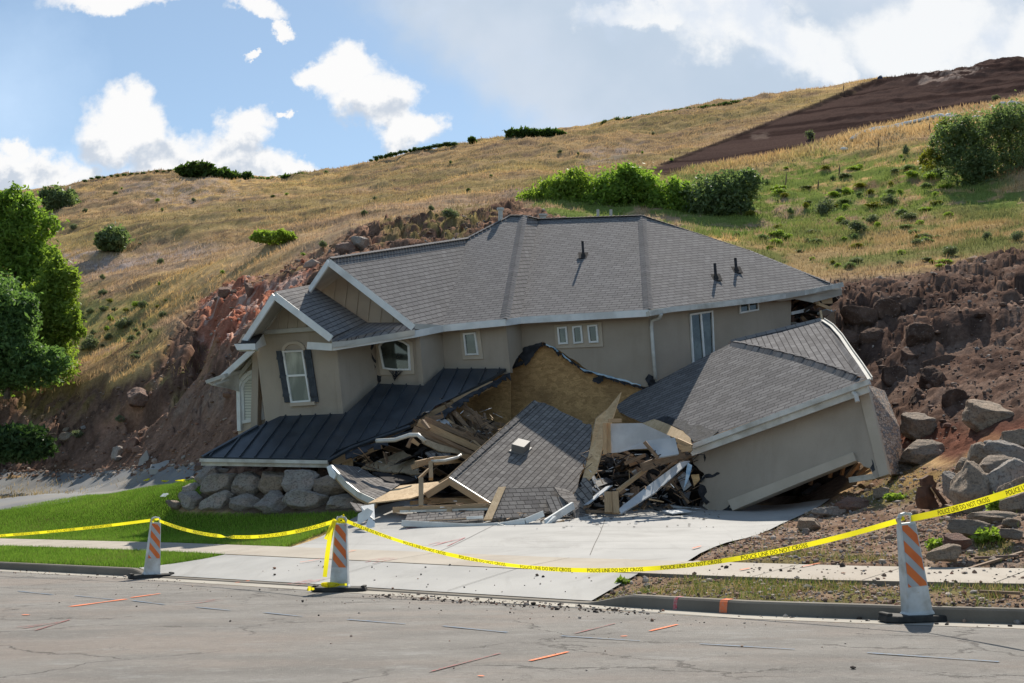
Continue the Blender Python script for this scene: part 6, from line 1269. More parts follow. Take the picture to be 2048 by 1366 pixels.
# ------------------------------------------------------------------ shrubs and trees
def leafcloud(name, lobes, n, size, m, seed, gap=.42, up=.0, shell=.55, parent=None):
    r = np.random.RandomState(seed); L = [tuple(q) for q in lobes]
    if len(L) > 1 and n > 1000:
        for q in list(L):
            for _ in range(5):
                e = r.normal(size=3); e /= np.linalg.norm(e); e[2] = abs(e[2]) * .9 - .15; k = r.uniform(.75, 1.08); s_ = r.uniform(.2, .42); L.append((q[0] + e[0] * q[3] * k, q[1] + e[1] * q[4] * k, q[2] + e[2] * q[5] * k, q[3] * s_, q[4] * s_, q[5] * s_ * 1.3))
    L = np.array(L); vol = (L[:, 3] * L[:, 4] * L[:, 5]) ** (2 / 3.); pick = r.choice(len(L), n * 2, p=vol / vol.sum()); d = r.normal(size=(n * 2, 3)); d /= np.linalg.norm(d, axis=1)[:, None]
    q = d * 2.1 + pick[:, None] * 5.3 + seed; bump_ = .42 + 1.15 * fbm(q[:, 0] * 1.3, q[:, 1] * 1.3, q[:, 2] * 1.3, 4, seed); rad = (shell + (1 - shell) * r.uniform(size=n * 2) ** .6) * bump_ * np.where(r.uniform(size=n * 2) < .16, r.uniform(1.0, 1.32, n * 2), 1.0)
    p = L[pick, :3] + d * L[pick, 3:6] * rad[:, None]; s0 = L[:, 3:6].mean(); g = fbm(p[:, 0] / s0 * 3.2, p[:, 1] / s0 * 3.2, p[:, 2] / s0 * 3.2, 3, seed + 5); k = np.where(g > gap)[0][:n]; p, g, d = p[k], g[k], d[k]; n = len(p)
    a = r.normal(size=(n, 3)) + np.array([0, 0, up]); a /= np.linalg.norm(a, axis=1)[:, None]; b = r.normal(size=(n, 3)); b -= a * (a * b).sum(1)[:, None]; b /= np.linalg.norm(b, axis=1)[:, None]; sz = size * r.uniform(.6, 1.35, n)[:, None]; a *= sz; b *= sz * .42
    V = np.stack([p - a, p + b, p + a, p - b], 1).reshape(-1, 3); F = np.arange(n * 4).reshape(-1, 4); v = np.clip((g - .5) * 1.6 + .5 + r.uniform(-.3, .3, n), 0, 1)
    me = npmesh(name, V, F, m, attr={'v': np.repeat(v, 4)}); return link(name, me, parent) if parent is not False else me
LM = {}
def lm(k):
    if not LM:
        LM.update(mid=leaf_mat('leaves_mid', (.12, .20, .035), (.28, .40, .085), .5), dark=leaf_mat('leaves_dark', (.08, .15, .055), (.17, .27, .10), .5), light=leaf_mat('leaves_light', (.15, .22, .035), (.30, .39, .085), .5),
                  oak=leaf_mat('leaves_oak', (.035, .065, .018), (.09, .15, .035), .45), sage=leaf_mat('leaves_sage', (.10, .12, .07), (.23, .26, .17), .35), grey=leaf_mat('leaves_grey', (.10, .145, .07), (.21, .27, .14), .45), yellow=leaf_mat('leaves_yellow', (.10, .13, .025), (.27, .25, .04), .4), con=leaf_mat('needles', (.02, .05, .018), (.075, .13, .045), .25))
    return LM[k]
def px_lobes(lob, Y, o):
    k = Y / FP; out = []
    for (u, v, ru, rv) in lob: p = P(u, v, Y) - o; out.append((p.x, p.y, p.z, ru * k, (ru + rv) / 2 * k, rv * k))
    return out
def bush(lob, Y, m, n, size, label, seed, name='shrub', cat='shrub', group=None, gap=.42, shell=.55):
    b = max(l[1] + l[3] for l in lob); u = sum(l[0] for l in lob) / len(lob); h = hit(u, min(b, 2000)) ; Y = Y or (h.y if h else 150); o = P(u, b, Y)
    me = leafcloud(name, px_lobes(lob, Y, o), n, size, m, seed, gap=gap, shell=shell, parent=False); ob = link(name, me); ob.location = o; return tag(ob, label, cat, group)
def build_plants():
    def tree(lob, Y, m, n, size, label, seed, base, stems, name='tree'):
        o = P(base[0], base[1], Y); e = empty(name, o); tag(e, label, 'tree', 'trees at the left edge')
        me = leafcloud('crown', px_lobes(lob, Y, o), n, size, m, seed, gap=.44, shell=.45, parent=False); c = bpy.data.objects.new('crown', me); col.objects.link(c); c.parent = e
        mb = MB(); r = random.Random(seed)
        for (u, v, rr_) in stems:
            t = P(u, v, Y) - o; pts = [Vector((0, 0, -.4)) + Vector((r.uniform(-.2, .2), 0, 0))] + [t * k + Vector((r.uniform(-.25, .25), r.uniform(-.3, .3), 0)) for k in (.3, .6)] + [t]; mb.tube(pts, [rr_, rr_ * .8, rr_ * .55, rr_ * .2], 7)
        tr = mb.build('trunk', M_bark); tr.parent = e
    tree([(20, 425, 60, 50), (60, 455, 46, 48), (-20, 480, 70, 70), (60, 520, 48, 52), (15, 560, 76, 76), (75, 590, 40, 50), (20, 650, 80, 80), (60, 690, 60, 70), (0, 740, 60, 50)], 60, lm('mid'), 52000, .125, 'tallest bright green leafy tree at the left edge of the hillside', 5, (30, 765), [(20, 430, .25), (60, 470, .2), (-10, 500, .2)])
    tree([(-10, 610, 60, 60), (35, 650, 42, 50), (-15, 700, 70, 60), (50, 715, 46, 40), (100, 720, 40, 24), (10, 750, 60, 34), (70, 745, 56, 26)], 53, lm('dark'), 30000, .115, 'dark blue-green bushy tree in front at the left edge', 6, (10, 780), [(0, 620, .15), (40, 660, .12)])
    tree([(110, 545, 24, 36), (135, 575, 22, 44), (100, 590, 30, 40), (128, 640, 30, 44), (100, 680, 34, 40), (150, 660, 16, 26), (85, 640, 40, 70), (110, 725, 44, 40)], 58, lm('light'), 24000, .11, 'slender light green aspen to the right of the taller trees', 7, (118, 735), [(112, 560, .06), (135, 560, .06), (98, 600, .06), (126, 620, .05)])
    tree([(-170, 480, 90, 90), (-190, 600, 100, 90), (-150, 700, 90, 70)], 64, lm('mid'), 12000, .2, 'broad green tree just past the left edge of the view', 8, (-170, 790), [(-170, 500, .25)])
    bush([(118, 402, 34, 26), (95, 395, 18, 18), (138, 415, 16, 16)], 145, lm('grey'), 3500, .34, 'grey-green round tree on the far slope above the tall green trees', 9, 'far_tree', 'tree')
    bush([(228, 478, 30, 26), (210, 488, 18, 16)], None, lm('grey'), 2600, .22, 'large grey-green shrub casting shadow on the left slope', 10)
    bush([(553, 476, 38, 14), (530, 472, 18, 12), (576, 474, 16, 12)], None, lm('light'), 2400, .14, 'bright green rounded shrub alone on the slope above the lower gable', 11)
    for i, (lob, n, mm, lab) in enumerate([([(1080, 410, 42, 40), (1110, 395, 34, 40), (1060, 422, 28, 26), (1100, 425, 40, 30)], 8000, 'light', 'light green shrub at the left end of the thicket behind the roof'), ([(1150, 378, 46, 40), (1180, 395, 44, 44), (1130, 405, 44, 40), (1165, 420, 50, 34)], 11000, 'light', 'green shrub with a rounded top, second from left in the thicket behind the roof'), ([(1240, 375, 50, 40), (1275, 385, 52, 50), (1220, 405, 54, 44), (1290, 420, 54, 36), (1255, 352, 30, 22)], 14000, 'mid', 'tallest dense green shrub in the middle of the thicket behind the roof'),
                                          ([(1345, 405, 40, 46), (1370, 420, 40, 36)], 7000, 'mid', 'dull green shrub right of the tallest one in the thicket'), ([(1420, 395, 52, 46), (1460, 385, 50, 42), (1495, 368, 30, 28), (1440, 418, 56, 30)], 11000, 'grey', 'grey-green shrub at the right end of the thicket behind the roof')]):
        bush(lob, 80 - i * 1.2, lm(mm), n, .15, lab, 20 + i, group='shrub thicket behind the roof', gap=.40)
    bush([(1905, 285, 42, 50), (1945, 272, 54, 52), (1990, 280, 60, 62), (2040, 270, 56, 64), (1930, 325, 60, 46), (2000, 340, 76, 44), (1960, 350, 60, 34)], 74, lm('grey'), 26000, .11, 'big loose willow shrub at the upper right edge', 30, gap=.47, shell=.35)
    bush([(1890, 262, 22, 26), (1905, 300, 26, 30), (1860, 320, 22, 22)], 75, lm('yellow'), 2600, .12, 'yellowing shrub on the left flank of the big willow', 31, gap=.45)
    # scrub oak on the skyline
    i = 0
    for (u, v, ru, rv) in [(375, 342, 22, 10), (403, 337, 24, 14), (438, 349, 28, 11), (472, 357, 26, 10), (508, 364, 24, 9), (545, 365, 22, 8), (575, 360, 16, 9), (602, 355, 13, 8), (495, 352, 6, 6), (1030, 270, 20, 9), (1060, 267, 24, 9), (1095, 268, 22, 8), (1118, 270, 12, 5), (944, 281, 5, 4)]:
        bush([(u, v, ru, rv), (u + ru * .4, v + 2, ru * .6, rv * .8)], 158, lm('oak'), 900, .42, 'dark green scrub oak growing on the skyline of the hill', 40 + i, name='scrub_oak', group='scrub oaks on the skyline'); i += 1
    protos = {}
    def small(u, v, ru, rv, kind, label, group, name='shrub', Y=None):
        h = hit(u, v + rv) if not Y else P(u, v + rv, Y)
        if h is None: return
        k = _rr.randint(0, 2); key = (kind, k)
        if key not in protos: protos[key] = leafcloud(name, [(0, 0, .55, .8, .8, .5), (.35, .1, .45, .5, .5, .4), (-.4, 0, .4, .5, .5, .38), (.1, 0, .75, .35, .35, .35), (-.2, .3, .3, .7, .5, .25)], 1500, .10, lm(kind), 60 + k + len(kind), gap=.42, shell=.25, parent=False)
        o = bpy.data.objects.new(name, protos[key]); col.objects.link(o); o.location = h; s = h.y / FP; o.scale = (ru * s * .95, ru * s * .95, rv * s * 1.7); o.rotation_euler.z = _rr.uniform(0, 6); tag(o, label, 'shrub', group)
    for k in range(26): t = k / 25; u = 1210 + 318 * t; small(u, 246 - 49 * t + _rr.uniform(-2, 1), _rr.uniform(9, 16), _rr.uniform(5, 8), 'oak', 'low scrub oak in the long row on the skyline right of the roof', 'row of scrub oaks on the right skyline', 'scrub_oak', Y=168)
    for k in range(18): t = k / 17; u = 742 + 166 * t; small(u, 322 - 36 * t ** .7 + _rr.uniform(-2, 1), _rr.uniform(6, 12), _rr.uniform(3, 6), 'oak', 'low scrub oak on the skyline between the two cloud banks', 'row of scrub oaks on the middle skyline', 'scrub_oak', Y=160)
    for k in range(14): t = k / 13; u = 170 + 170 * t; small(u, 362 - 20 * t ** .6 + _rr.uniform(-2, 1), _rr.uniform(5, 9), _rr.uniform(2, 4), 'oak', 'tiny scrub oak on the skyline of the left knoll', 'scrub oaks on the left knoll', 'scrub_oak', Y=163)
    sg = [(247, 645, 20, 13), (178, 686, 22, 15), (216, 672, 12, 8), (205, 583, 11, 7), (205, 553, 7, 6), (286, 608, 13, 8), (325, 627, 9, 7), (147, 452, 10, 7), (170, 420, 7, 5), (320, 522, 9, 8), (646, 487, 11, 8), (728, 424, 9, 6), (862, 415, 9, 6), (750, 396, 6, 5), (900, 425, 20, 12), (1620, 268, 13, 11), (1650, 412, 26, 20), (1715, 450, 22, 14), (1780, 398, 22, 12), (1745, 436, 16, 10), (1900, 500, 20, 12), (2035, 470, 18, 12), (1812, 298, 9, 12), (1975, 470, 14, 8), (1690, 446, 14, 9), (1850, 480, 12, 7), (240, 838, 12, 8), (155, 868, 16, 9), (180, 620, 10, 6), (262, 676, 12, 8), (300, 660, 8, 6), (2046, 235, 8, 10), (1992, 195, 10, 7), (1306, 266, 5, 4), (1120, 302, 6, 4)]
    for (u, v, ru, rv) in sg: small(u, v, ru, rv, 'sage', 'silvery grey-green sagebrush on the slope', 'sagebrush dotted over the slope', 'sagebrush')
    r = random.Random(9)
    for k in range(90):
        u, v = r.uniform(120, 2040), r.uniform(300, 640); h = hit(u, v)
        if h is None or h.y < 56: continue
        if in_poly(np.array([u]), np.array([v]), Z_SCAR)[0] or in_poly(np.array([u]), np.array([v]), Z_SLIDE)[0] or in_poly(np.array([u]), np.array([v]), Z_DIRT_R)[0]: continue
        small(u, v, r.uniform(3, 7), r.uniform(2, 5), r.choice(['sage', 'grey', 'oak', 'mid']), 'tiny low shrub on the dry slope', 'tiny shrubs over the dry slope')
    for k in range(90):
        u, v = r.uniform(1470, 1900), r.uniform(330, 530); small(u, v, r.uniform(7, 22), r.uniform(3, 8), r.choice(['light', 'yellow', 'light', 'grey', 'sage']), 'low green and yellow brush on the slope right of the roof', 'low brush right of the roof', 'brush')
    for k in range(30):
        u, v = r.uniform(140, 330), r.uniform(590, 720); small(u, v, r.uniform(5, 12), r.uniform(3, 7), r.choice(['yellow', 'sage', 'light']), 'low yellow-green brush right of the aspens', 'low brush right of the aspens', 'brush')
    # uprooted conifer
    o = hit(50, 925) or P(50, 925, 52); Y = min(o.y, 50); e = empty('fallen_conifer', P(50, 920, Y)); tag(e, 'uprooted dark green conifer lying at the foot of the slide at left', 'fallen tree')
    o = P(50, 920, Y); me = leafcloud('branches', px_lobes([(55, 880, 46, 26), (10, 885, 50, 32), (85, 893, 26, 20), (30, 905, 60, 18), (-50, 895, 50, 28)], Y, o), 15000, .15, lm('con'), 90, gap=.38, shell=.3, parent=False); c = bpy.data.objects.new('branches', me); col.objects.link(c); c.parent = e
    mb = MB(); a = P(-60, 915, Y + .3) - o; b = P(112, 868, Y + .2) - o; mb.tube([a, (a + b) / 2 + Vector((0, 0, .3)), b], [.14, .09, .03], 7)
    for k in range(26):
        p = a.lerp(b, .1 + .88 * k / 26); d = Vector((r.uniform(-.2, .9), r.uniform(-.8, .2), r.uniform(-.2, .7))).normalized(); mb.tube([p, p + d * r.uniform(.5, 1.2)], [.025, .008], 4)
    t = mb.build('trunk', M_bark); t.parent = e
    # dried stalks, a green weed by the boulders, roots
    for i, (u, v, h, lab) in enumerate([(1755, 300, 24, 'tall dark dried stalk left of the big willow'), (1570, 372, 30, 'tall rust-brown dried stalk right of the thicket'), (1677, 352, 24, 'dark dried stalk by the low brush'), (1635, 378, 20, 'thin dried stalk above the sagebrush'), (1858, 260, 14, 'short dried stalk below the white sandbags'), (1686, 182, 16, 'dark dried stalk on the golden slope near the skyline')]):
        p = hit(u, v) or P(u, v, 160); k = p.y / FP; mb = MB(); mb.tube([Vector((0, 0, -.1)), Vector((.1 * k * h, 0, h * k * .5)), Vector((.12 * k * h, 0, h * k))], [.02 + .3 * k, .04 + .6 * k, .01], 5); o = mb.build('dried_stalk', M_wood_d); o.location = p; tag(o, lab, 'plant')
    for (u, v, w, h, lab, n) in ((1942, 1022, 20, 60, 'tall leafy green weed in front of the tallest upright boulder', 260), (1990, 1030, 14, 40, 'leafy green weed in the dark gap between two boulders', 160), (1245, 1168, 12, 10, 'small green weed in the joint of the driveway apron', 120), (1975, 1085, 34, 26, 'low patch of green weeds on the gravel at right', 700), (1875, 1100, 22, 20, 'green weeds right beside the front barricade panel', 400), (1790, 1000, 22, 12, 'green clump of grass behind the driveway rocks', 400)):
        p = hit(u, v); k = p.y / FP; me = leafcloud('weed', [(0, 0, h * k * .5, w * k, w * k, h * k * .55)], n, .055, lm('light'), n, gap=.2, shell=.1, parent=False); o = link('weed', me); o.location = p; tag(o, lab, 'weed')
    bush([(575, 938, 60, 16), (520, 936, 50, 14)], 34.2, lm('dark'), 1500, .06, 'dark ground shrub growing in shade behind the boulder wall', 95, gap=.45)

# ------------------------------------------------------------------ barricade panels, tape, sandbags, odds and ends
def clip(poly, a, b, c):
    """keep a*x + b*z <= c"""
    out = []
    for (p, q) in zip(poly, poly[1:] + poly[:1]):
        fp, fq = a * p[0] + b * p[1] - c, a * q[0] + b * q[1] - c
        if fp <= 0: out.append(p)
        if fp * fq < 0: t = fp / (fp - fq); out.append((p[0] + (q[0] - p[0]) * t, p[1] + (q[1] - p[1]) * t))
    return out
def panel(loc, rz, lean, label, phase=0.0):
    e = empty('barricade_panel'); tag(e, label, 'barricade panel', 'striped barricade panels along the kerb')
    W = lambda z: .138 - .048 * (z - .06) / .99; D = lambda z: .088 - .045 * (z - .06) / .99
    m = MB(); pts = [(-.42, -.09), (-.33, -.19), (.33, -.19), (.42, -.09), (.42, .09), (.33, .19), (-.33, .19), (-.42, .09)]; lo = [Vector((x, y, 0)) for x, y in pts]; hi = [Vector((x * .96, y * .92, .065)) for x, y in pts]
    m.poly(hi); m.poly(lo[::-1])
    for i in range(8): j = (i + 1) % 8; m.poly([lo[i], lo[j], hi[j], hi[i]])
    m.box(-.37, 0, .075, .06, .2, .03); m.box(.37, 0, .075, .06, .2, .03); m.build('base', M_rubber, e, bevel=.008)
    m = MB(); zs = [.06, .10, .34, .7, 1.02]; ring_ = lambda z, k=1: [Vector((-W(z) * k, -D(z) * k, z)), Vector((W(z) * k, -D(z) * k, z)), Vector((W(z) * k, D(z) * k, z)), Vector((-W(z) * k, D(z) * k, z))]
    R_ = [ring_(.06, 1.12), ring_(.085, 1.1)] + [ring_(z) for z in zs[1:]]
    for A, B in zip(R_, R_[1:]):
        for i in range(4): j = (i + 1) % 4; m.poly([A[i], A[j], B[j], B[i]])
    m.poly(R_[-1]); body = m.build('body', M_plast, e, bevel=.006)
    m = MB(); w = W(1.02); a = [Vector((-w + .014, 0, 1.0)), Vector((-w + .016, 0, 1.07)), Vector((-w * .6, 0, 1.105)), Vector((0, 0, 1.118)), Vector((w * .6, 0, 1.105)), Vector((w - .016, 0, 1.07)), Vector((w - .014, 0, 1.0))]
    for p, q in zip(a, a[1:]): m.bar(p, q, .05, .026, up=(0, 0, 1) if abs((q - p).normalized().z) < .8 else (1, 0, 0))
    m.build('handle', M_plast, body, bevel=.004)
    Q = lambda x, z, o: Vector((x, -D(z) - o, z)); zl, zh = .36, 1.0; f = lambda z: W(z) - .016
    pan = [(-f(zl), zl), (f(zl), zl), (f(zh), zh), (-f(zh), zh)]; m = MB(); m.slab([Q(x, z, .004) for x, z in pan], .003, vec=Vector((0, .003, 0))); sh = m.build('reflective_sheet', M_silver, body)
    for k in range(-1, 4):
        c0 = .36 + k * .235 + phase; q = clip(clip(pan, 1.15, 1, c0 + .125), -1.15, -1, -c0)
        if len(q) > 2: m = MB(); m.slab([Q(x, z, .0065) for x, z in q], .002, vec=Vector((0, .002, 0))); m.build('orange_stripe', M_orange, sh)
    m = MB(); 
    for z in (.30, .99): m.tube([Vector((.0, -D(z) - .008, z)), Vector((0, -D(z) + .005, z))], .008, 8)
    m.build('bolt', M_gutter, body)
    e.location = loc; e.rotation_euler.z = rz; body.rotation_euler.y = lean; return e
TEXT = {}
def text_mesh():
    if not TEXT:
        c = bpy.data.curves.new('text', 'FONT'); c.body = 'POLICE LINE DO NOT CROSS'; c.size = 1; c.resolution_u = 2; c.offset = .012; o = bpy.data.objects.new('text', c); col.objects.link(o); bpy.context.view_layer.update()
        me = bpy.data.meshes.new_from_object(o.evaluated_get(bpy.context.evaluated_depsgraph_get())); V = np.array([v.co[:] for v in me.vertices]); F = [tuple(p.vertices) for p in me.polygons]; bpy.data.objects.remove(o); bpy.data.curves.remove(c); bpy.data.meshes.remove(me)
        V[:, 0] -= V[:, 0].min(); V[:, 0] *= .86 / V[:, 0].max(); h = V[:, 1].max(); V[:, 1] = V[:, 1] / h * .046 - .023; TEXT['m'] = (V, F)
    return TEXT['m']
def tape(parent, L, w=.056, twist=(), seed=0, text=True, name='ribbon', t0=.1):
    """a ribbon along a 3D path; twist: (distance, degrees) pairs"""
    r = random.Random(seed); L = [Vector(p) for p in L]; d = [0]
    for a, b in zip(L, L[1:]): d.append(d[-1] + (b - a).length)
    N = max(8, int(d[-1] / .05)); S = np.linspace(0, d[-1], N); X = np.array([[p.x, p.y, p.z] for p in L]); PX_ = np.stack([np.interp(S, d, X[:, i]) for i in range(3)], 1)
    for _ in range(14): PX_[1:-1] = (PX_[:-2] + PX_[2:] + 2 * PX_[1:-1]) / 4
    T = np.gradient(PX_, axis=0); T /= np.linalg.norm(T, axis=1)[:, None]; tw = np.interp(S, [t[0] for t in twist] or [0], [t[1] for t in twist] or [0]) + 9 * np.sin(S * 3.1 + seed) + 6 * np.sin(S * 7.3)
    up = np.array([0, 0, 1.]); U = []
    for i in range(N):
        t = Vector(T[i]); n = t.cross(Vector((0, 0, 1))).normalized(); u = n.cross(t).normalized(); U.append((Matrix.Rotation(R(tw[i]), 3, t) @ u)[:])
    U = np.array(U); V = np.concatenate([PX_ - U * w / 2, PX_ + U * w / 2]); idx = np.arange(2 * N).reshape(2, N); F = np.stack([idx[0, :-1], idx[0, 1:], idx[1, 1:], idx[1, :-1]], -1)
    o = link(name, npmesh(name, V, F, M_tape, smooth=True), parent)
    if text:
        TV, TF = text_mesh(); VV, FF = [], []; s0 = t0
        while s0 + .86 < d[-1] - .05:
            s = s0 + TV[:, 0]; p = np.stack([np.interp(s, S, PX_[:, i]) for i in range(3)], 1); u = np.stack([np.interp(s, S, U[:, i]) for i in range(3)], 1); t = np.stack([np.interp(s, S, T[:, i]) for i in range(3)], 1); n = np.cross(t, u); cam_ = np.array([0, 0, ZC]) - p; sg = np.sign((n * cam_).sum(1))[:, None]
            q = p + u * TV[:, 1:2] + n * sg * .003; me = bpy.data.meshes.new('lettering'); me.from_pydata(q.tolist(), [], TF); me.materials.append(M_ink); link('lettering', me, o); s0 += 1.12
    return o
def sag(a, b, drop, n=14):
    return [a.lerp(b, k / n) - Vector((0, 0, drop * 4 * (k / n) * (1 - k / n))) for k in range(n + 1)]
def crumple(parent, c, rad, n, seed, name='knot'):
    r = random.Random(seed); pts = [c + Vector((r.uniform(-1, 1) * rad[0], r.uniform(-1, 1) * rad[1], r.uniform(-1, 1) * rad[2])) for _ in range(n)]
    return tape(parent, pts, w=.035, seed=seed, text=False, name=name)
def build_barriers():
    pr = ground_at(1836, 1242); pm = ground_at(679, 1183); pl_ = ground_at(303, 1156)
    for p in (pr, pm, pl_): p.z += .006
    print('PANELS', pr, pm, pl_)
    panel(pr, R(12), R(-5.5), 'nearest orange and white striped barricade panel, leaning left by the right-hand kerb', .03)
    panel(pm, R(-3), R(.6), 'middle orange and white striped barricade panel, wrapped in loose yellow tape', .0)
    panel(pl_, R(30), R(2.2), 'leftmost orange and white striped barricade panel, standing by the lawn strip', .06)
    tr, tm, tl = [Vector((p.x + math.sin(l) * 1.05, p.y, p.z + 1.08)) for p, l in ((pr, R(-5.5)), (pm, R(.6)), (pl_, R(2.2)))]
    k = empty('caution_tape', tl); tag(k, 'yellow tape running from the left picture edge to the leftmost panel', 'tape', 'yellow barrier tapes')
    tape(k, sag(P(-420, 1072, 30), tl + Vector((-.09, -.03, -.02)), .2), seed=1, twist=((0, 10), (6, -20), (9, 20), (12, 0)), w=.055, name='ribbon')
    k = empty('caution_tape', tm); tag(k, 'yellow tape sagging between the leftmost and the middle panel', 'tape', 'yellow barrier tapes')
    a, b = tl + Vector((.09, -.05, -.03)), tm + Vector((-.1, -.03, -.03)); tape(k, sag(a, b, .27), seed=2, twist=((0, 0), (2.2, -15), (2.8, 200), (5, 190)), t0=.2, w=.058)
    crumple(k, tl + Vector((0, -.05, -.03)), (.13, .05, .04), 12, 3)
    k = empty('caution_tape', tm + Vector((.1, 0, 0))); tag(k, 'long yellow tape sagging over the driveway between the middle and the nearest panel', 'tape', 'yellow barrier tapes')
    a, b = tm + Vector((.09, -.04, -.03)), tr + Vector((-.1, -.03, -.05)); tape(k, sag(a, b, .62, 22), seed=4, twist=((0, 0), (3, 25), (6, -10), (9, 8), (12, -5)), t0=.15)
    c = crumple(k, tm + Vector((0, -.04, -.03)), (.14, .06, .05), 16, 5)
    tape(k, [tm + Vector((-.09, -.07, 0)), tm + Vector((-.13, -.1, -.12)), tm + Vector((-.17, -.11, -.35)), tm + Vector((-.2, -.1, -.6)), tm + Vector((-.22, -.12, -.86))], seed=6, w=.07, t0=.02, name='hanging_end')
    tape(k, [tm + Vector((-.08, -.08, 0)), tm + Vector((-.16, -.1, -.1)), tm + Vector((-.22, -.1, -.3))], seed=8, w=.05, text=False, name='hanging_end')
    crumple(k, pm + Vector((-.12, -.12, .11)), (.28, .08, .04), 22, 9, 'coil'); crumple(k, pm + Vector((-.45, -.15, .05)), (.12, .08, .04), 12, 10, 'coil'); crumple(k, tm + Vector((.03, -.03, .06)), (.03, .03, .05), 8, 19)
    k = empty('caution_tape', tr); tag(k, 'yellow tape rising from the nearest panel to the right picture edge', 'tape', 'yellow barrier tapes')
    tape(k, sag(tr + Vector((.05, -.05, -.02)), P(2300, 868, 9.5), .08), seed=11, twist=((0, 0), (2, 22), (4, -14)), w=.068, t0=.5); crumple(k, tr + Vector((-.02, -.05, -.02)), (.11, .04, .03), 12, 12)
    # yellow scraps on the side road
    for i, (u, v, lab) in enumerate(((298, 963, 'crumpled yellow tape scrap on the side road, left one'), (330, 966, 'crumpled yellow tape scrap on the side road, middle one'), (362, 966, 'crumpled yellow tape scrap on the side road next to the boulders'))):
        k = empty('tape_scrap', ground_at(u, v)); tag(k, lab, 'tape scrap'); crumple(k, ground_at(u, v) + Vector((0, 0, .06)), (.22, .12, .05), 14, 20 + i, 'ribbon')
    p = ground_at(333, 991); o = sheet('white_litter', [(320, 993, p.y), (326, 987, p.y + .1), (334, 986, p.y + .1), (346, 989, p.y), (338, 993, p.y - .1)], .01, M_white, 'crumpled white litter lying on the lawn', 'litter')
    # paint marks
    def mark(m, name, segs, dz=.008):
        b = MB()
        for (u1, v1, u2, v2, w) in segs:
            a, c = ground_at(u1, v1), ground_at(u2, v2); a2, c2 = a.to_2d(), c.to_2d(); d = c2 - a2; q = Vector((-d.y, d.x)).normalized() * w / 2; n = max(2, int(d.length / .25)); pv = None
            for i in range(n + 1):
                t = i / n; wob = q * (.75 + .25 * math.sin(i * 1.7)); p = a2 + d * t; l, r_ = p + wob, p - wob; zz = [float(H(s.x, s.y)) + dz for s in (l, r_)]; cur = ((l.x, l.y, zz[0]), (r_.x, r_.y, zz[1]))
                if pv: b.poly([pv[0], pv[1], cur[1], cur[0]])
                pv = cur
        tag(b.build(name, m), kind='structure')
    mark(M_po, 'orange_paint_marks', [(140, 1214, 252, 1199, .10), (262, 1196, 320, 1188, .08), (45, 1231, 58, 1230, .1), (1060, 1323, 1136, 1305, .05), (1300, 1263, 1355, 1250, .05), (1242, 1274, 1254, 1273, .05), (958, 1354, 966, 1353, .06), (470, 1166, 508, 1160, .05)], .008)
    mark(M_prr, 'red_paint_marks', [(70, 1262, 140, 1240, .03), (45, 1258, 130, 1243, .03), (30, 1256, 95, 1248, .02), (350, 1206, 440, 1199, .03), (370, 1209, 450, 1201, .03), (860, 1345, 1000, 1308, .03), (1150, 1268, 1230, 1248, .03), (400, 1207, 430, 1200, .02)], .008)
    mark(M_pr, 'red_paint_on_driveway', [(875, 1090, 925, 1079, .04), (865, 1094, 905, 1083, .03), (895, 1094, 930, 1077, .03), (858, 1091, 880, 1086, .03), (730, 1127, 790, 1118, .03), (745, 1129, 795, 1120, .03), (735, 1123, 780, 1117, .02), (575, 1171, 625, 1161, .03), (590, 1173, 640, 1163, .03), (600, 1168, 650, 1160, .03), (812, 1060, 835, 1056, .05)], .024)
    mark(M_po, 'orange_paint_on_walk', [(600, 1128, 640, 1122, .03), (1385, 1101, 1402, 1096, .05), (1480, 1145, 1500, 1141, .05), (1605, 1138, 1640, 1131, .04), (690, 1108, 712, 1104, .04)], .036)
    mark(M_pb, 'blue_paint_marks', [(36, 1183, 105, 1190, .06), (150, 1192, 230, 1200, .05), (265, 1202, 330, 1210, .06), (392, 1215, 462, 1222, .06), (528, 1226, 605, 1234, .06), (695, 1240, 810, 1249, .06), (885, 1253, 1015, 1266, .06), (1122, 1273, 1280, 1283, .05), (1400, 1289, 1590, 1300, .05), (1735, 1307, 1998, 1325, .06)], .008)
    b = MB()
    for (u1, u2, k_) in ((1349, 1357, 0), (1444, 1460, 1)):
        b.cur = k_
        s1, s2 = [st_of(ground_at(u, 1215).x, ground_at(u, 1215).y)[0] for u in (u1, u2)]
        for (ta, ha, tb, hb) in ((T_CURB0 - .003, .01, T_CURB0 + .017, .1285), (T_CURB0 + .017, .1285, T_CURB0 + .042, .1515), (T_CURB0 + .042, .153, T_CURB1, .156)):
            q = []
            for s, t, h in ((s1, ta, ha), (s2, ta, ha), (s2, tb, hb), (s1, tb, hb)): x, y = xy_of(s, t); q.append((x, y, E1[2] + SA[2] * s + h))
            b.poly(q)
    tag(b.build('kerb_paint', [M_pr, M_po]), kind='structure')
    # sandbags on the slope
    V, F = rock_shape(3, 3, 0, .25); V = V * np.array([1, .7, .5]); sb = npmesh('sandbag', V, F, mat('sandbag_cloth', (.72, .72, .70), .8, spec=.2), smooth=True); path = [(1706, 280), (1716, 272), (1726, 267), (1752, 259), (1777, 257), (1811, 249), (1839, 243), (1869, 235), (1878, 235)]; n = 46
    us = [p[0] for p in path]; vs = [p[1] for p in path]
    def bag(u, v, s, dz=0):
        p = hit(u, v)
        if p is None or p.y > 150: p = P(u, v, 108)
        o = bpy.data.objects.new('sandbag', sb); col.objects.link(o); k = 108 / FP; o.location = p + Vector((0, 0, dz + .12)); o.scale = (s * k * 4.2,) * 3; o.rotation_euler = (0, _rr.uniform(-.2, .2), _rr.uniform(-.5, .5)); tag(o, 'white sandbag in the row laid along the golden slope', 'sandbag', 'white sandbags on the slope')
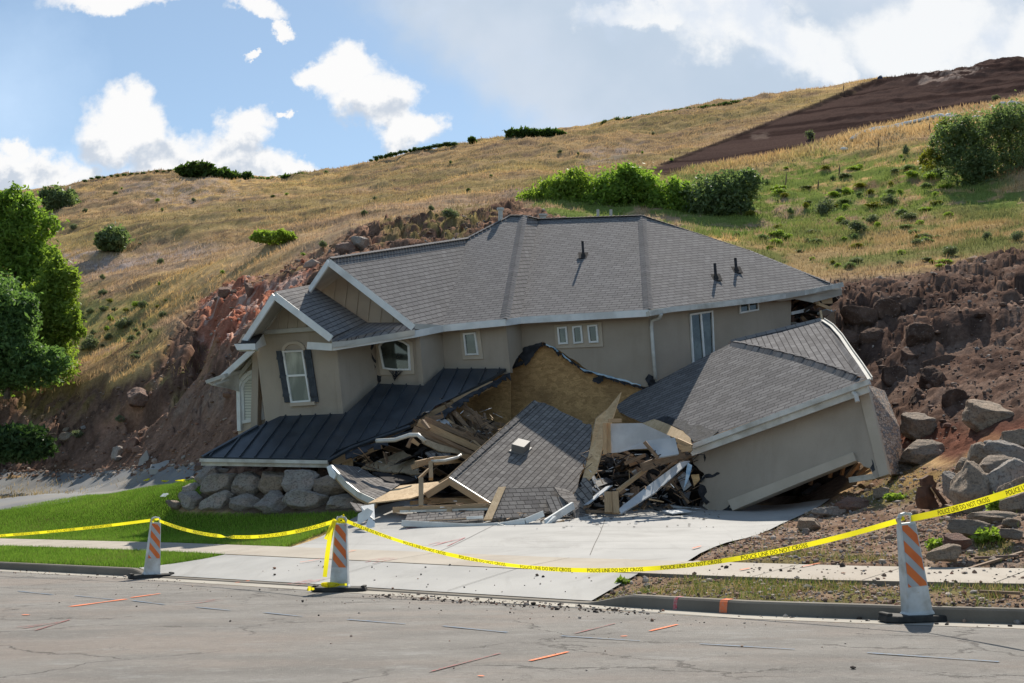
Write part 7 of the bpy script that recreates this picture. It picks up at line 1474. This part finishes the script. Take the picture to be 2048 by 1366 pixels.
    for i in range(n): u = 1706 + 172 * i / (n - 1); bag(u, float(np.interp(u, us, vs)), 1.3)
    for i in range(16): u = 1745 + 60 * i / 15; bag(u, float(np.interp(u, us, vs)) + 4, 1.3)
    for u, v, s in ((1876, 236, 2.4), (1890, 239, 1.6), (1899, 235, 2.6), (1906, 238, 2.0), (1913, 237, 2.2), (1952, 239, 2.2), (2008, 213, 2.6), (2024, 209, 2.2), (2034, 210, 1.6), (1688, 301, 1.4)): bag(u, v, s)
    # rusty scrap by the right-hand boulders
    p = hit(1858, 1018); e = empty('rusty_scrap', p); tag(e, 'rusty brown curved metal scrap standing left of the boulder pile', 'metal scrap'); Y = p.y
    M_rust = mat('rust', (.1, .05, .03), .9, noisy((.085, .045, .03), (.15, .075, .045), 5, 30, .5, .01, c3=(.05, .032, .026), s3=3))
    g = [[(1832, 985, Y), (1830, 1000, Y), (1834, 1016, Y)], [(1836, 974, Y - .1), (1836, 996, Y - .15), (1842, 1018, Y - .1)], [(1850, 972, Y - .1), (1852, 992, Y - .2), (1858, 1019, Y - .15)], [(1866, 972, Y), (1870, 996, Y - .1), (1880, 1014, Y - .1)]]; g = [L3(r_) for r_ in g]; m = MB()
    for i in range(3):
        for j in range(2): m.slab([g[i][j], g[i + 1][j], g[i + 1][j + 1], g[i][j + 1]], .04)
    m.build('curved_plate', M_rust, e); m = MB(); m.slab(L3([(1845, 972, Y), (1844, 958, Y), (1852, 954, Y), (1858, 950, Y), (1866, 951, Y), (1868, 962, Y), (1874, 966, Y), (1872, 975, Y)]), .15); m.build('bracket', M_rust, e)
    m = MB(); m.bar(P(1862, 972, Y - .1), P(1896, 1016, Y - .1), .16, .05); m.build('arm', M_rust, e); m = MB(); m.bar(P(1861, 975, Y - .2), P(1878, 1001, Y - .2), .02, .02); m.build('rod', M_wood, e)
    for i, (u1, v1, u2, v2, lab) in enumerate(((1892, 1016, 1912, 1022, 'pale stick lying by the rusty scrap'), (1950, 1124, 2038, 1119, 'long red-brown board lying on the gravel at right'), (1960, 1192, 2040, 1196, 'broken brown stick on the gravel in front of the far right kerb'), (1940, 1145, 2046, 1112, 'thin dark stick lying across the gravel'))):
        a, c = hit(u1, v1), hit(u2, v2); board('stick', a + Vector((0, 0, .05)), c + Vector((0, 0, .05)), .05 if i != 1 else .12, .03, M_wood_d if i != 1 else M_rock_r, lab, 'stick')
    p = P(1760, 158, 168); m = MB(); V, F = rock_shape(5, 3, 3, .3); o = link('blue_bundle', npmesh('blue_bundle', V, F, mat('blue_cloth', (.03, .05, .12), .8), smooth=True)); o.location = p; o.scale = (.3, .3, .42); tag(o, 'tiny dark blue bundle on the rim where golden grass meets bare earth', 'bundle')
    V, F = rock_shape(6, 2, 3, .3); o = link('white_bundle', npmesh('white_bundle', V, F, M_white, smooth=True)); o.location = P(1761, 153, 168); o.scale = (.2, .2, .2); tag(o, 'tiny white bundle on top of the dark blue one at the rim', 'bundle')
    # concrete box by the garage
    p = hit(1768, 935); m = MB(p); m.slab([Vector((x, -.1, z)) for x, z in ((-.35, -.4), (.25, -.4), (.28, .35), (-.3, .42))], .5); o = m.build('concrete_post', M_curb); o.location = p + Vector((.25, .2, .1)); tag(o, 'greenish grey concrete block standing right of the stone-faced wall', 'concrete block')
build_terrain(); build_street()
build_house(); build_garage(); build_wreck()
build_rocks(); build_stones(); build_grass(); build_plants(); build_barriers()
for o in list(bpy.data.objects):
    if 'category' in o and o.parent: del o['category']
